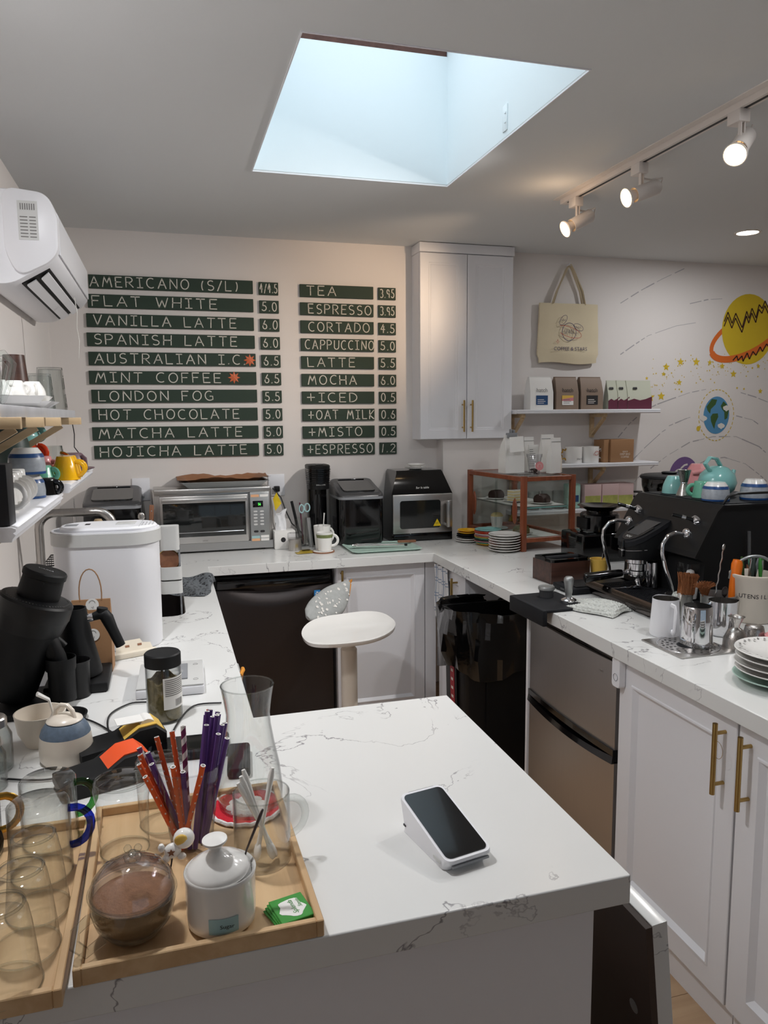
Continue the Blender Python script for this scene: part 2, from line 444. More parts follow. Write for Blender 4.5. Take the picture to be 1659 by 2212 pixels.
# single-stroke hand lettering
def arcp(cx, cz, rx, rz_, a0, a1, n=10):
    return [(cx+rx*math.cos(math.radians(a0+(a1-a0)*i/n)), cz+rz_*math.sin(math.radians(a0+(a1-a0)*i/n))) for i in range(n+1)]
G = {
 'A': (.66, [[(0, 0), (.33, 1), (.66, 0)], [(.12, .36), (.54, .36)]]),
 'B': (.55, [[(0, 0), (0, 1), (.35, 1)], arcp(.3, .76, .24, .24, 90, -90), arcp(.3, .26, .28, .26, 90, -90), [(0, 0), (.3, 0)]]),
 'C': (.6, [arcp(.36, .5, .36, .5, 55, 305, 14)]),
 'D': (.6, [[(0, 0), (0, 1), (.15, 1)], arcp(.12, .5, .48, .5, 88, -88, 12), [(.15, 0), (0, 0)]]),
 'E': (.5, [[(.5, 1), (0, 1), (0, 0), (.5, 0)], [(0, .52), (.42, .52)]]),
 'F': (.5, [[(.5, 1), (0, 1), (0, 0)], [(0, .52), (.4, .52)]]),
 'G': (.62, [arcp(.34, .5, .34, .5, 55, 290, 14) + [(.6, .1), (.6, .45), (.36, .45)]]),
 'H': (.6, [[(0, 0), (0, 1)], [(.6, 0), (.6, 1)], [(0, .5), (.6, .5)]]),
 'I': (.46, [[(0, 1), (.46, 1)], [(.23, 1), (.23, 0)], [(0, 0), (.46, 0)]]),
 'J': (.5, [[(.1, 1), (.5, 1)], [(.36, 1), (.36, .25)] + arcp(.18, .22, .18, .22, 0, -170, 8)]),
 'K': (.52, [[(0, 0), (0, 1)], [(.5, 1), (.02, .42), (.52, 0)]]),
 'L': (.5, [[(0, 1), (0, 0), (.5, 0)]]),
 'M': (.74, [[(0, 0), (.16, 1), (.37, .35), (.58, 1), (.74, 0)]]),
 'N': (.58, [[(0, 0), (0, 1), (.58, 0), (.58, 1)]]),
 'O': (.66, [arcp(.33, .5, .33, .5, 90, 450, 18)]),
 'P': (.55, [[(0, 0), (0, 1), (.28, 1)], arcp(.27, .74, .27, .26, 90, -90), [(.27, .48), (0, .48)]]),
 'R': (.58, [[(0, 0), (0, 1), (.28, 1)], arcp(.27, .75, .26, .25, 90, -90), [(.27, .5), (.02, .5)], [(.2, .5), (.58, 0)]]),
 'S': (.52, [arcp(.27, .75, .25, .25, 40, 270, 10) + arcp(.25, .25, .27, .25, 90, -140, 10)]),
 'T': (.6, [[(0, 1), (.6, 1)], [(.3, 1), (.3, 0)]]),
 'U': (.58, [[(0, 1), (0, .3)] + arcp(.29, .3, .29, .3, 180, 360, 10) + [(.58, 1)]]),
 'V': (.6, [[(0, 1), (.3, 0), (.6, 1)]]),
 'W': (.8, [[(0, 1), (.2, 0), (.4, .75), (.6, 0), (.8, 1)]]),
 'X': (.58, [[(0, 1), (.58, 0)], [(.58, 1), (0, 0)]]),
 'Z': (.5, [[(0, 1), (.5, 1), (0, 0), (.5, 0)]]),
 'Y': (.58, [[(0, 1), (.29, .5), (.58, 1)], [(.29, .5), (.29, 0)]]),
 '0': (.5, [arcp(.25, .5, .25, .5, 90, 450, 18)]),
 '1': (.2, [[(.05, .0), (.15, 1)]]),
 '2': (.5, [arcp(.24, .74, .23, .26, 160, -20, 8) + [(0, 0), (.5, 0)]]),
 '3': (.45, [arcp(.18, .75, .25, .25, 140, -90, 9), arcp(.18, .26, .28, .26, 90, -140, 9)]),
 '4': (.5, [[(.3, 1), (0, .4), (.5, .4)], [(.36, .8), (.32, 0)]]),
 '5': (.5, [[(.45, 1), (.1, 1), (.06, .55)] + arcp(.2, .3, .28, .3, 110, -150, 10)]),
 '6': (.5, [[(.34, 1), (.08, .5)] + arcp(.25, .28, .24, .28, 160, 520, 14)]),
 '9': (.46, [arcp(.22, .72, .21, .26, 0, 360, 12) + [(.4, 0)]]),
 '.': (.06, [[(0, .0), (.06, .05)]]),
 '/': (.36, [[(0, -.05), (.36, 1)]]),
 '(': (.2, [arcp(.28, .45, .26, .6, 125, 235, 8)]),
 ')': (.2, [arcp(-.08, .45, .26, .6, 55, -55, 8)]),
 '+': (.6, [[(0, .48), (.6, .48)], [(.3, .1), (.3, .9)]]),
 '&': (.6, [[(.55, 0), (.1, .75)] + arcp(.24, .84, .14, .16, 180, 0, 6) + [(.05, .3)] + arcp(.22, .2, .2, .2, 160, 330, 6)]),
}
def write(m, txt, x0, x1, z, h, w, y=0, jit=0.02):
    tot = 0; gap = 0.34
    ws = [(.42 if ch == ' ' else G[ch][0]) for ch in txt]
    tot = sum(ws) + gap*(len(txt)-1)
    sx = (x1-x0)/tot
    x = x0
    for ch, cw in zip(txt, ws):
        if ch != ' ':
            dz = random.uniform(-jit, jit)*h; sl = random.uniform(-.04, .04)
            for st in G[ch][1]:
                pts = []
                for a, b in zip(st, st[1:]):
                    pts.append((x+(a[0]+sl*a[1])*sx, z+dz+a[1]*h))
                a = st[-1]; pts.append((x+(a[0]+sl*a[1])*sx, z+dz+a[1]*h))
                if len(pts) == 2:
                    pts.insert(1, ((pts[0][0]+pts[1][0])/2+random.uniform(-.0006, .0006), (pts[0][1]+pts[1][1])/2))
                # corner breaks: draw sharp strokes as separate ribbons
                if len(st) <= 7:
                    for a, b in zip(pts, pts[1:]):
                        dx, dz2 = b[0]-a[0], b[1]-a[1]; l = math.hypot(dx, dz2) or 1
                        e = w*0.3
                        m.ribbon([(a[0]-dx/l*e, a[1]-dz2/l*e), (b[0]+dx/l*e, b[1]+dz2/l*e)], w*random.uniform(.85, 1.15), y)
                else:
                    m.ribbon(pts, w, y)
        x += (cw+gap)*sx

# ---------------- the room ----------------
XL, YB, ZC = -0.531, 4.19, 2.552
XE, YF = 4.7, -3.0
SX0, SX1, SY0, SY1 = 0.370, 1.170, 1.979, 3.079
# floor with planks (built singly where the floor shows)
m = M(); m.box(XL-.1, YF-.1, -0.05, XE+.1, YB+.1, -0.012); floor = struct('floor', m, 'oak')
pl = None
for r in range(22):
    y = 0.1 + r*0.127
    off = (r*0.37) % 0.9
    for k in range(3):
        x0 = -0.5 + off + k*0.9 - 0.9; x1 = x0+0.9
        x0 = max(x0, 0.0); x1 = min(x1, 1.5)
        if x1-x0 < .05 or x1 < .65 or x0 > 1.36: continue
        m = M(); m.box(x0+.0008, y+.0008, -0.012, x1-.0008, y+.1262, 0, 0)
        pk = m.obj('plank', 'oak', floor)
m = M(); m.box(XL-.1, YB, 0, XE+.1, YB+.1, 2.7); wall_back = struct('wall_back', m, 'wall')
m = M(); m.box(XL-.1, YF-.1, 0, XL, YB, 2.7); struct('wall_left', m, 'wall')
m = M(); m.box(XE, YF-.1, 0, XE+.1, YB+.1, 2.7); struct('wall_right', m, 'wall')
# front wall behind the viewer: assumed shop window opening, unseen, lets in daylight
m = M(); m.box(XL, YF-.1, 0, 0.0, YF, 2.7); m.box(3.8, YF-.1, 0, XE, YF, 2.7); m.box(0, YF-.1, 0, 3.8, YF, .5); m.box(0, YF-.1, 2.6, 3.8, YF, 2.7)
struct('wall_front', m, 'wall')
w1 = M()
for x in (0, 1.25, 2.5, 3.75): w1.box(x, YF-.07, .5, x+.05, YF-.02, 2.6)
w1.box(0, YF-.07, .5, 3.8, YF-.02, .55); w1.box(0, YF-.07, 2.55, 3.8, YF-.02, 2.6)
win1 = struct('window_1_assumed', w1, 'cabinet')
m = M(); m.box(0.05, YF-.05, .55, 3.75, YF-.045, 2.55); m.obj('pane', 'glasspane', win1)
# ceiling with the skylight opening
m = M()
m.box(XL-.1, YF-.1, ZC, SX0, YB+.1, ZC+.004); m.box(SX1, YF-.1, ZC, XE+.1, YB+.1, ZC+.004)
m.box(SX0, YF-.1, ZC, SX1, SY0, ZC+.004); m.box(SX0, SY1, ZC, SX1, YB+.1, ZC+.004)
struct('ceiling', m, 'ceil')
m = M()
zt = 3.30
m.box(SX0-.03, SY1, ZC+.005, SX1+.03, SY1+.03, 3.053); m.box(SX1, SY0-.03, ZC+.005, SX1+.03, SY1, zt)
m.box(SX0-.03, SY0-.03, ZC+.005, SX0, SY1, zt); m.box(SX0, SY0-.03, ZC+.005, SX1, SY0, zt)
m.box(SX0-.03, SY1, 3.13, SX1+.03, SY1+.03, zt)
win2 = struct('window_2', m, 'shaft')
m = M(); m.box(SX0, SY1+.004, 3.045, SX1, SY1+.03, 3.135, .003); m.obj('beam', 'brownbeam', win2, label='weathered brown roof beam')
m = M(); m.box(SX0-.03, SY0-.03, zt-.012, SX1+.03, SY1+.03, zt-.006); m.obj('pane', 'glasspane', win2)
# hole-edge metal bead
m = M()
e = .004
m.box(SX0-e, SY0-e, ZC-.003, SX0, SY1+e, ZC); m.box(SX1, SY0-e, ZC-.003, SX1+e, SY1+e, ZC)
m.box(SX0, SY0-e, ZC-.003, SX1, SY0, ZC); m.box(SX0, SY1, ZC-.003, SX1, SY1+e, ZC)
struct('trim_1', m, 'cabinet')
# little painted-over latch plate on the shaft wall
m = M(); m.box(SX1-.004, 2.50, 2.575, SX1, 2.535, 2.66, .001); m.box(SX1-.007, 2.505, 2.60, SX1-.003, 2.515, 2.605); m.box(SX1-.007, 2.505, 2.63, SX1-.003, 2.515, 2.635)
m.obj('latch_plate', 'shaft', win2)
# chase under the wall cabinet
m = M(); m.box(1.532, 4.09, 0.921, 1.93, YB, 1.474); struct('wall_back_chase', m, 'wall')

# ---------------- worktop ----------------
CT, CB = .92, .874
outer = [(XL, .918), (.646, .918), (.646, 1.696), (.170, 1.696), (.170, 3.553), (1.281, 3.553), (1.281, .10), (2.15, .10), (2.15, YB), (XL, YB)]
hole = [(x, y) for x, y in rrect(.46, .66, .045, 4, -.185, 3.02)]
bm = bmesh.new()
def loop(pts, z):
    vs = [bm.verts.new((x, y, z)) for x, y in pts]
    return vs, [bm.edges.new((vs[i], vs[(i+1) % len(vs)])) for i in range(len(vs))]
tops = []
for z in (CT, CB):
    a, ea = loop(outer, z); b, eb = loop(hole, z)
    bmesh.ops.triangle_fill(bm, use_beauty=True, edges=ea+eb)
    tops.append((a, b))
for i in range(2):
    A, B = tops[0][i], tops[1][i]
    for k in range(len(A)):
        j = (k+1) % len(A); bm.faces.new((A[k], A[j], B[j], B[k]))
mm = M(); mm.bm.free(); mm.bm = bm
wt = mm.obj('worktop', 'quartz', None, 30)
bv = wt.modifiers.new('edge', 'BEVEL'); bv.width = .002; bv.segments = 2; bv.limit_method = 'ANGLE'; bv.angle_limit = math.radians(60)
tag(wt, 'white veined quartz worktop running round all three sides and the peninsula', 'worktop')
# sink
t = thing('sink', 'dark stainless undermount sink beside the white bread machine', 'sink', (-.185, 3.02, CB))
m = M()
a = rrect(.452, .652, .045, 5); b = rrect(.44, .64, .045, 5)
m.loft([[(x, y, 0) for x, y in a], [(x, y, -.2) for x, y in a], [(x, y, -.2) for x, y in b], [(x, y, 0) for x, y in b]], False, False)
m.box(-.21, -.31, -.2, .21, .31, -.19)
m.obj('basin', 'dark', t)
m = M(); m.lathe([(0, .0), (.04, .0), (.042, -.003), (.03, -.004), (0, -.004)], 20, (0, .05, -.185)); m.obj('drain', 'steel', t)

# ---------------- panelled doors ----------------
def rr(x0, x1, z0, z1, y): return [(x0, y, z0), (x1, y, z0), (x1, y, z1), (x0, y, z1)]
def panel_door(w, h, t=.02, fr=.058, raised=False):
    m = M()
    rings = [rr(0, w, 0, h, t), rr(0, w, 0, h, .002), rr(.002, w-.002, .002, h-.002, 0)]
    if raised: seq = [(fr, 0), (fr+.004, .003), (fr+.010, .003), (fr+.014, .006), (fr+.034, .001)]
    else: seq = [(fr-.008, 0), (fr-.005, -.003), (fr, -.003), (fr+.004, .001), (fr+.012, .008), (fr+.014, .010)]
    for i, y in seq: rings.append(rr(i, w-i, i, h-i, y))
    m.loft(rings)
    return m
def bar_handle(parent, m_T, L=.18, r=.006, off=.03, mat_='brass'):
    m = M(m_T)
    m.tube([(0, -off, -L/2), (0, -off, L/2)], r, 12)
    for z in (-L*.36, L*.36): m.tube([(0, 0, z), (0, -off, z)], r*.75, 10)
    return m.obj('handle', mat_, parent)

# back run: dark fridge, door cabinet, filler
t = thing('bar_fridge', 'black stainless bar fridge with a curved pull under the back worktop', 'fridge', (.187, 3.60, 0))
m = M(); m.box(0.008, .05, .02, .585, .55, .845, .004); m.obj('body', 'black', t)
m = M()
# door, gently bowed, with the smile-shaped pull recess
W_, H_ = .565, .74
rings = []
nx, nz = 20, 60
gv = []
for iz in range(nz+1):
    row = []
    for ix in range(nx+1):
        x = W_*ix/nx; z = H_*iz/nz; u = x/W_*2-1
        y = -.012*(1-u*u)
        zr = (z-(H_-.085+.055*u*u))/.07
        if zr > 0: y += .045*min(1, zr)**1.5*(1-u*u*.7)
        row.append(m.v((x, y, z)))
    gv.append(row)
for a, b in zip(gv, gv[1:]):
    for i in range(nx): m.bm.faces.new((a[i], a[i+1], b[i+1], b[i]))
m.box(0, .028, 0, W_, .05, H_)
for sgn, i in ((0, 0), (1, nx)):
    for a, b in zip(gv, gv[1:]):
        pass
m.loft([[(0, 0, 0), (0, .03, 0)], [(0, 0, H_), (0, .03, H_)]], False, False, False)
d = m.obj('door', 'dark', t, 50, (.012, 0, .05))
m = M(); m.box(.02, -.006, .795, .57, .05, .835, .006); m.obj('top_grip', 'gloss', t)
m = M(); m.box(.485, -.014, .735, .515, -.012, .765); m.obj('energy_sticker', 'bluesticker', t, label='small square blue sticker')
m = M(); m.box(.49, -.0155, .745, .51, -.014, .748); m.box(.495, -.0155, .752, .505, -.014, .757); m.obj('energy_mark', 'paper', t)

t = thing('base_cabinet', 'white base cabinet between the black fridge and the corner', 'cabinet', (.785, 3.60, 0))
m = M(); m.box(0, .02, .1, .018, .57, CB-.002); m.box(.448, .02, .1, .466, .57, CB-.002); m.box(0, .02, .1, .466, .57, .118); m.box(0.018, .55, .1, .448, .56, CB-.002); m.box(.0, .08, 0, .466, .09, .1)
m.obj('body', 'cabinet', t)
m = panel_door(.462, .76); d = m.obj('door', 'cabinet', t, loc=(.002, 0, .106))
bar_handle(d, TR(.024, 0, .685), .13)
m = M(); m.box(.468, .0, .02, .525, .018, CB-.002); m.obj('filler_panel', 'cabinet', t)

# right run, faces looking -X.  local frame: x' along -Y, y' into +X
def right_thing(name, label, cat, ystart): return thing(name, label, cat, (1.31, ystart, 0), -PI/2)
t = right_thing('base_cabinet', 'white corner base cabinet with a towel over its door', 'cabinet', 3.575)
m = M(); m.box(0, .02, .1, .018, .56, CB-.002); m.box(.356, .02, .0, .374, .56, CB-.002); m.box(0, .02, .1, .356, .56, .118); m.box(0, .06, 0, .356, .07, .1)
m.obj('body', 'cabinet', t)
m = panel_door(.33, .76); d = m.obj('door', 'cabinet', t, loc=(.025, 0, .106))
bar_handle(d, TR(.25, 0, .66), .15)
m = M(); m.box(.357, -.001, .0, .376, .02, CB-.002); m.obj('filler_panel', 'cabinet', t)
# partition between bin bay and mini fridge
t = right_thing('end_panel', 'thin white upright panel between the bin and the steel fridge', 'panel', 2.578)
m = M(); m.box(0, 0, 0, .016, .56, CB-.001, .001); m.obj('panel', 'cabinet', t)

# mini fridge
t = right_thing('mini_fridge', 'two-door stainless mini fridge beneath the coffee bar', 'fridge', 2.545)
m = M(); m.box(.0, .055, .02, .575, .55, .855, .004); m.box(.02, .06, 0, .06, .12, .02); m.box(.51, .06, 0, .55, .12, .02); m.obj('body', 'black', t)
m = M(); m.box(0, .002, .845, .575, .06, .868, .006); m.obj('top_cap', 'gloss', t)
def fdoor(z0, z1):
    m = M(); pr = []
    for k in range(9):
        u = k/8; pr.append((.575*u, -.012*(1-(2*u-1)**2)))
    bot = [(x, y, z0) for x, y in pr] + [(.575, .052, z0), (0, .052, z0)]
    top = [(x, y, z1) for x, y in pr] + [(.575, .052, z1), (0, .052, z1)]
    m.loft([bot, top]); return m
d = fdoor(.565, .845).obj('door', 'fridge', t, 20)
text_mesh('lettering', 'sigma', .016, 'fridge', TR(.49, -.0055, .80) @ RX(PI/2), d, ext=.001)
d2 = fdoor(.05, .525).obj('door', 'fridge', t, 20)
m = M()
pr = [(.575*k/12, -.012*(1-(2*k/12-1)**2)-.006) for k in range(13)]
m.loft([[(x, y, .545) for x, y in pr]+[(.575, .05, .545), (0, .05, .545)], [(x, y, .565) for x, y in pr]+[(.575, .05, .565), (0, .05, .565)]])
m.obj('upper_grip', 'gloss', t)
m = M()
def sag(k): return .545-.018*(1-(2*k/12-1)**2)
m.loft([[(x, y-.004, .52-.012*(1-(2*k/12-1)**2)) for k, (x, y) in enumerate(pr)]+[(.575, .05, .52), (0, .05, .52)], [(x, y, sag(k)) for k, (x, y) in enumerate(pr)]+[(.575, .05, .54), (0, .05, .54)]])
m.obj('lower_grip', 'gloss', t)

# big white base cabinets nearest the viewer
def rcab(y0, w, hx, label):
    t = right_thing('base_cabinet', label, 'cabinet', y0)
    m = M(); m.box(0, .02, .1, .018, .56, CB-.002); m.box(w-.018, .02, .1, w, .56, CB-.002); m.box(0.018, .02, .1, w-.018, .56, .118); m.box(0, .03, 0, w, .045, .1)
    m.box(0.018, .02, CB-.03, w-.018, .04, CB-.002)
    m.obj('body', 'cabinet', t)
    m = panel_door(w-.004, .762, fr=.07); d = m.obj('door', 'cabinet', t, loc=(.002, 0, .105))
    bar_handle(d, TR(hx, 0, .65), .185, .0065, .032)
    return d
rcab(1.955, .50, .457, 'white base cabinet beside the steel mini fridge with brass bar handle')
rcab(1.452, .50, .04, 'white base cabinet below the stacked floral plates at the frame edge')
rcab(.949, .50, .457, 'white base cabinet nearest the viewer, out past the plates')

# peninsula base
t = thing('peninsula_base', 'white panelled base of the peninsula counter facing the viewer', 'cabinet', (XL+.002, .95, 0))
m = M(); m.box(0, 0, 0, 1.133, .02, CB-.002); m.obj('front_panel', 'cabinet', t)
m = M(); m.box(1.113, .021, 0, 1.133, .72, CB-.002); m.obj('end_panel', 'cabinet', t)
m = M(); m.box(0, .70, .1, 1.112, .72, CB-.002); m.obj('back_panel', 'cabinet', t)
# left run carcass
t = thing('base_cabinet', 'white base cabinet run under the sink on the left wall', 'cabinet', (XL+.002, 1.68, 0))
m = M(); m.box(0, .0, .1, .66, 1.0, CB-.21); m.box(.64, 0, .1, .66, 1.9, CB-.002); m.obj('body', 'cabinet', t)

# leaning offcut board
t = thing('leaning_board', 'thick white-edged board with a dark brown back leaning on the peninsula', 'board', (.80, .955, 0), 0)
m = M(RY(-.105))
m.box(-.014, 0, 0, -.002, .62, .80); m.obj('back_face', 'darkboard', t, label='dark brown unfinished face')
m = M(RY(-.105)); m.box(-.002, 0, 0, .026, .62, .802, .001); m.obj('slab', 'quartz', t)
m = M(RY(-.105) @ RY(-PI/2)); m.lathe([(0, 0.001), (.009, .001), (.012, 0)], 14, (.62, .05, .0142)); m.obj('screw_mark', 'inkgrey', t)

# ---------------- wall cabinet ----------------
t = thing('wall_cabinet', 'tall white two-door wall cabinet beside the menu boards', 'cabinet', (1.381, 4.05, 1.475))
m = M(); m.box(0, .021, 0, .56, .14, 1.022); m.obj('body', 'cabinet', t)
for k in range(2):
    m = panel_door(.277, 1.018, .02, .05, True); d = m.obj('door', 'cabinet', t, loc=(.001+k*.281, 0, .002))
    bar_handle(d, TR(.252 if k == 0 else .022, 0, .128), .178, .0055, .028)
m = M(); m.box(-.003, -.004, 1.024, .565, .14, 1.074, .003); m.obj('crown', 'cabinet', t)

# ---------------- menu boards ----------------
LT = ['AMERICANO (S/L)', 'FLAT WHITE', 'VANILLA LATTE', 'SPANISH LATTE', 'AUSTRALIAN I.C.', 'MINT COFFEE', 'LONDON FOG', 'HOT CHOCOLATE', 'MATCHA LATTE', 'HOJICHA LATTE']
LTx = [(115, 1210, 104, 1333), (130, 1050, 98, 1337), (138, 1200, 88, 1342), (145, 1205, 92, 1348), (150, 1268, 105, 1355), (155, 1080, 108, 1360), (178, 1022, 127, 1365), (182, 1222, 129, 1369), (182, 1243, 134, 1375), (192, 1283, 148, 1380)]
LX = [(-.334, .486), (-.343, .486), (-.354, .486), (-.357, .488), (-.354, .490), (-.357, .491), (-.350, .492), (-.354, .492), (-.356, .494), (-.352, .494)]
LP = ['4/4.5', '5.0', '6.0', '6.0', '6.5', '6.5', '5.5', '5.0', '5.0', '5.0']
RT = ['TEA', 'ESPRESSO', 'CORTADO', 'CAPPUCCINO', 'LATTE', 'MOCHA', '+ICED', '+OAT MILK', '+MISTO', '+ESPRESSO']
RTx = [(320, 640, 243, 1068), (335, 1035, 243, 1065), (335, 1015, 247, 1065), (298, 1060, 252, 1065), (330, 845, 258, 1065), (332, 865, 262, 1068), (325, 870, 268, 1068), (338, 1060, 275, 1070), (342, 928, 275, 1073), (330, 1045, 282, 1075)]
RP = ['3.95', '3.95', '4.5', '5.0', '5.5', '6.0', '0.5', '0.6', '0.5', '1.2']
def board(x0, x1, zc, h, txt, fx, group, label, price=False):
    t = thing('menu_board', label, 'sign', (x0, YB-.001, zc), 0, group, rot=(0, random.uniform(-.002, .002), 0))
    w = x1-x0
    m = M(); m.box(0, -.012, -h/2, w, 0, h/2, .0012, 1); m.obj('plaque', 'green', t)
    m = M(); ch = h*(.72 if not price else .68)
    write(m, txt, fx[0]*w, fx[1]*w, -ch/2+.001, ch, .0050, -.0128)
    m.obj('lettering', 'chalk', t)['kind'] = 'stuff'
    return t
for i in range(10):
    z = 2.294 - i*.0954
    x0, x1 = LX[i]; a, b, c, d_ = LTx[i]
    board(x0, x1, z, .0675, LT[i], ((a-c)/(d_-c), (b-c)/(d_-c)), 'chalkboard menu plaques', 'long green chalkboard plaque reading %s' % LT[i])
    px0 = .517+i*.0008
    board(px0, px0+.104, z-.003, .066, LP[i], ((.06, .94) if i == 0 else (.14, .88)), 'chalkboard price plaques', 'small green price plaque reading %s, level with %s' % (LP[i], LT[i]), True)
    a, b, c, d_ = RTx[i]
    z2 = 2.288-i*.0957
    board(.738, 1.151, z2, .067, RT[i], ((a-c)/(d_-c), (b-c)/(d_-c)), 'chalkboard menu plaques', 'short green chalkboard plaque reading %s' % (RT[i].replace('+', 'plus ')))
    board(1.180, 1.281, z2-.001, .066, RP[i], (.12, .9), 'chalkboard price plaques', 'small green price plaque reading %s, level with %s' % (RP[i], RT[i].replace('+', 'plus ')), True)
def starburst(x, z, label):
    m = M()
    pts = []
    for k in range(16):
        a = PI/2 + 2*PI*k/16; r = .033 if k % 2 == 0 else .017
        pts.append((r*math.cos(a), r*math.sin(a)))
    m.loft([[(x_, -.0005, z_) for x_, z_ in pts], [(x_, .0008, z_) for x_, z_ in pts]], False, True)
    c = m.v((0, -.004, 0)); ring = [m.v((x_, -.0005, z_)) for x_, z_ in pts]
    for k in range(16): m.bm.faces.new((c, ring[k], ring[(k+1) % 16]))
    o = m.obj('paper_starburst', 'orangepaper', None, 10, (x, YB-.0145, z)); tag(o, label, 'decoration', 'copper paper stars on the menu')
starburst(.458, 2.294-4*.0954, 'copper paper starburst after AUSTRALIAN I.C.')
starburst(.372, 2.294-5*.0954+.003, 'copper paper starburst after MINT COFFEE')

# ---------------- mural on the right of the back wall ----------------
t = thing('space_mural', 'painted mural of planets, stars and dashed orbits on the far wall', 'mural', (3.4, YB, 1.9))
def W2(pts): return [(a-3.4, b-1.9) for a, b in pts]
MUR = {'arcs': [[(2.73, 2.285), (2.874, 2.368), (3.021, 2.441), (3.203, 2.521)], [(2.74, 1.975), (2.837, 2.036), (2.935, 2.094), (3.135, 2.158), (3.428, 2.206)], [(3.232, 2.298), (3.369, 2.329), (3.509, 2.339)], [(2.937, 1.635), (3.02, 1.669), (3.122, 1.701), (3.259, 1.742), (3.399, 1.766)], [(3.653, 1.742), (3.765, 1.715), (3.888, 1.675)], [(3.112, 1.531), (3.232, 1.574), (3.337, 1.603)], [(3.626, 1.591), (3.757, 1.563), (3.854, 1.507)], [(2.742, 1.463), (2.822, 1.549), (2.904, 1.612)], [(2.848, 1.315), (2.946, 1.401), (3.062, 1.493), (3.13, 1.531)], [(2.986, 1.261), (3.104, 1.338), (3.275, 1.424), (3.452, 1.457), (3.634, 1.455), (3.824, 1.384), (3.912, 1.32)], [(3.318, 1.267), (3.424, 1.31), (3.55, 1.319), (3.719, 1.272), (3.836, 1.197), (3.924, 1.132)], [(2.838, 1.123), (2.886, 1.195), (2.969, 1.267)]], 'stars': [(3.075, 1.902, 0.026829268292682926), (3.18, 1.935, 0.026829268292682926), (3.298, 1.936, 0.02926829268292683), (3.401, 1.934, 0.01951219512195122), (3.498, 1.912, 0.02195121951219512), (3.588, 1.862, 0.026829268292682926), (3.176, 1.806, 0.02195121951219512), (2.967, 1.713, 0.03170731707317073), (3.046, 1.719, 0.02926829268292683), (3.057, 1.858, 0.01707317073170732), (2.956, 1.661, 0.01707317073170732), (3.808, 1.751, 0.01951219512195122), (3.782, 1.914, 0.01707317073170732), (2.935, 1.831, 0.012195121951219513), (3.622, 1.772, 0.00975609756097561), (3.677, 1.766, 0.00975609756097561), (3.196, 1.748, 0.00975609756097561), (3.735, 1.902, 0.00975609756097561)]}
def disc(name, cx, cz, rx, rz_, matn, y, n=36, parent=None):
    m = M(); m.poly([(cx+rx*math.cos(2*PI*k/n), y, cz+rz_*math.sin(2*PI*k/n)) for k in range(n)]); return m.obj(name, matn, parent or t)
sc = (3.687-3.4, 2.149-1.9)
def blob(m, pts, y): m.poly([(a, y, b) for a, b in pts])
# ringed planet
m = M(); 
n = 40
outer_ = [(sc[0]+.245*math.cos(2*PI*k/n)*math.cos(.5)*1 - 0, 0) for k in range(n)]
rt_ = lambda a, rx, rz_, th=.42: (sc[0]+rx*math.cos(a)*math.cos(th)-rz_*math.sin(a)*math.sin(th), sc[1]-.03+rx*math.cos(a)*math.sin(th)+rz_*math.sin(a)*math.cos(th))
m.ribbon([rt_(PI*k/24, .30, .12) for k in range(-1, 26)], .03, -.0006); m.obj('ring_back', 'ring', t)
pd = disc('ringed_planet', sc[0], sc[1], .205, .225, 'saturn', -.0012)
m = M()
m.ribbon([rt_(PI+PI*k/30, .30, .12) for k in range(0, 31)], .042, -.0018); m.obj('ring_front', 'ring', t)
m = M()
for zoff, s in ((.055, 1.0), (.085, .9)):
    z0 = sc[1]+zoff; pts = []
    seq = [(-.19, -.04), (-.165, .02), (-.13, -.05), (-.105, .015), (-.05, -.075), (-.02, .03), (.0, -.015), (.02, .05), (.055, -.01), (.075, .075), (.1, .05), (.12, .1), (.15, .05), (.165, .1)]
    for a, b in zip(seq, seq[1:]): m.ribbon([(sc[0]+a[0], z0+a[1]), (sc[0]+b[0], z0+b[1])], .008, -.0024)
seq = [(-.11, -.20), (-.08, -.17), (-.07, -.2), (-.04, -.17), (-.03, -.205), (0, -.15), (.02, -.19), (.045, -.14), (.07, -.165), (.1, -.11), (.12, -.14), (.15, -.09), (.17, -.11), (.19, -.03)]
for a, b in zip(seq, seq[1:]): m.ribbon([(sc[0]+a[0], sc[1]+a[1]), (sc[0]+b[0], sc[1]+b[1])], .009, -.0024)
m.obj('zigzag_stripe', 'ribbon', t)
# earth
ex, ez = 3.470-3.4, 1.596-1.9
disc('earth', ex, ez, .100, .121, 'earthblue', -.0012)
m = M()
blob(m, [(ex-.08, ez+.055), (ex-.04, ez+.105), (ex+.0, ez+.10), (ex-.01, ez+.07), (ex-.045, ez+.04), (ex-.05, ez+.01), (ex-.07, ez+.03)], -.0018)
blob(m, [(ex-.045, ez-.01), (ex-.03, ez+.01), (ex+.01, ez+.012), (ex+.015, ez-.01), (ex-.005, ez-.05), (ex-.012, ez-.09), (ex-.025, ez-.07), (ex-.04, ez-.04)], -.0018)
blob(m, [(ex+.03, ez+.06), (ex+.05, ez+.09), (ex+.075, ez+.07), (ex+.095, ez+.03), (ex+.085, ez-.02), (ex+.065, ez-.03), (ex+.06, ez+.02), (ex+.04, ez+.04)], -.0018)
m.obj('continent', 'earthgreen', t)
m = M()
for (a, b) in ((ex-.10, ez-.02), (ex+.075, ez+.045), (ex+.04, ez-.07)):
    blob(m, [(a+.026*math.cos(2*PI*k/12)*(1+.15*math.cos(5*k)), b+.018*math.sin(2*PI*k/12)*(1+.2*math.sin(3*k))) for k in range(12)], -.0022)
m.obj('cloud_mark', 'cloud', t)
m = M()
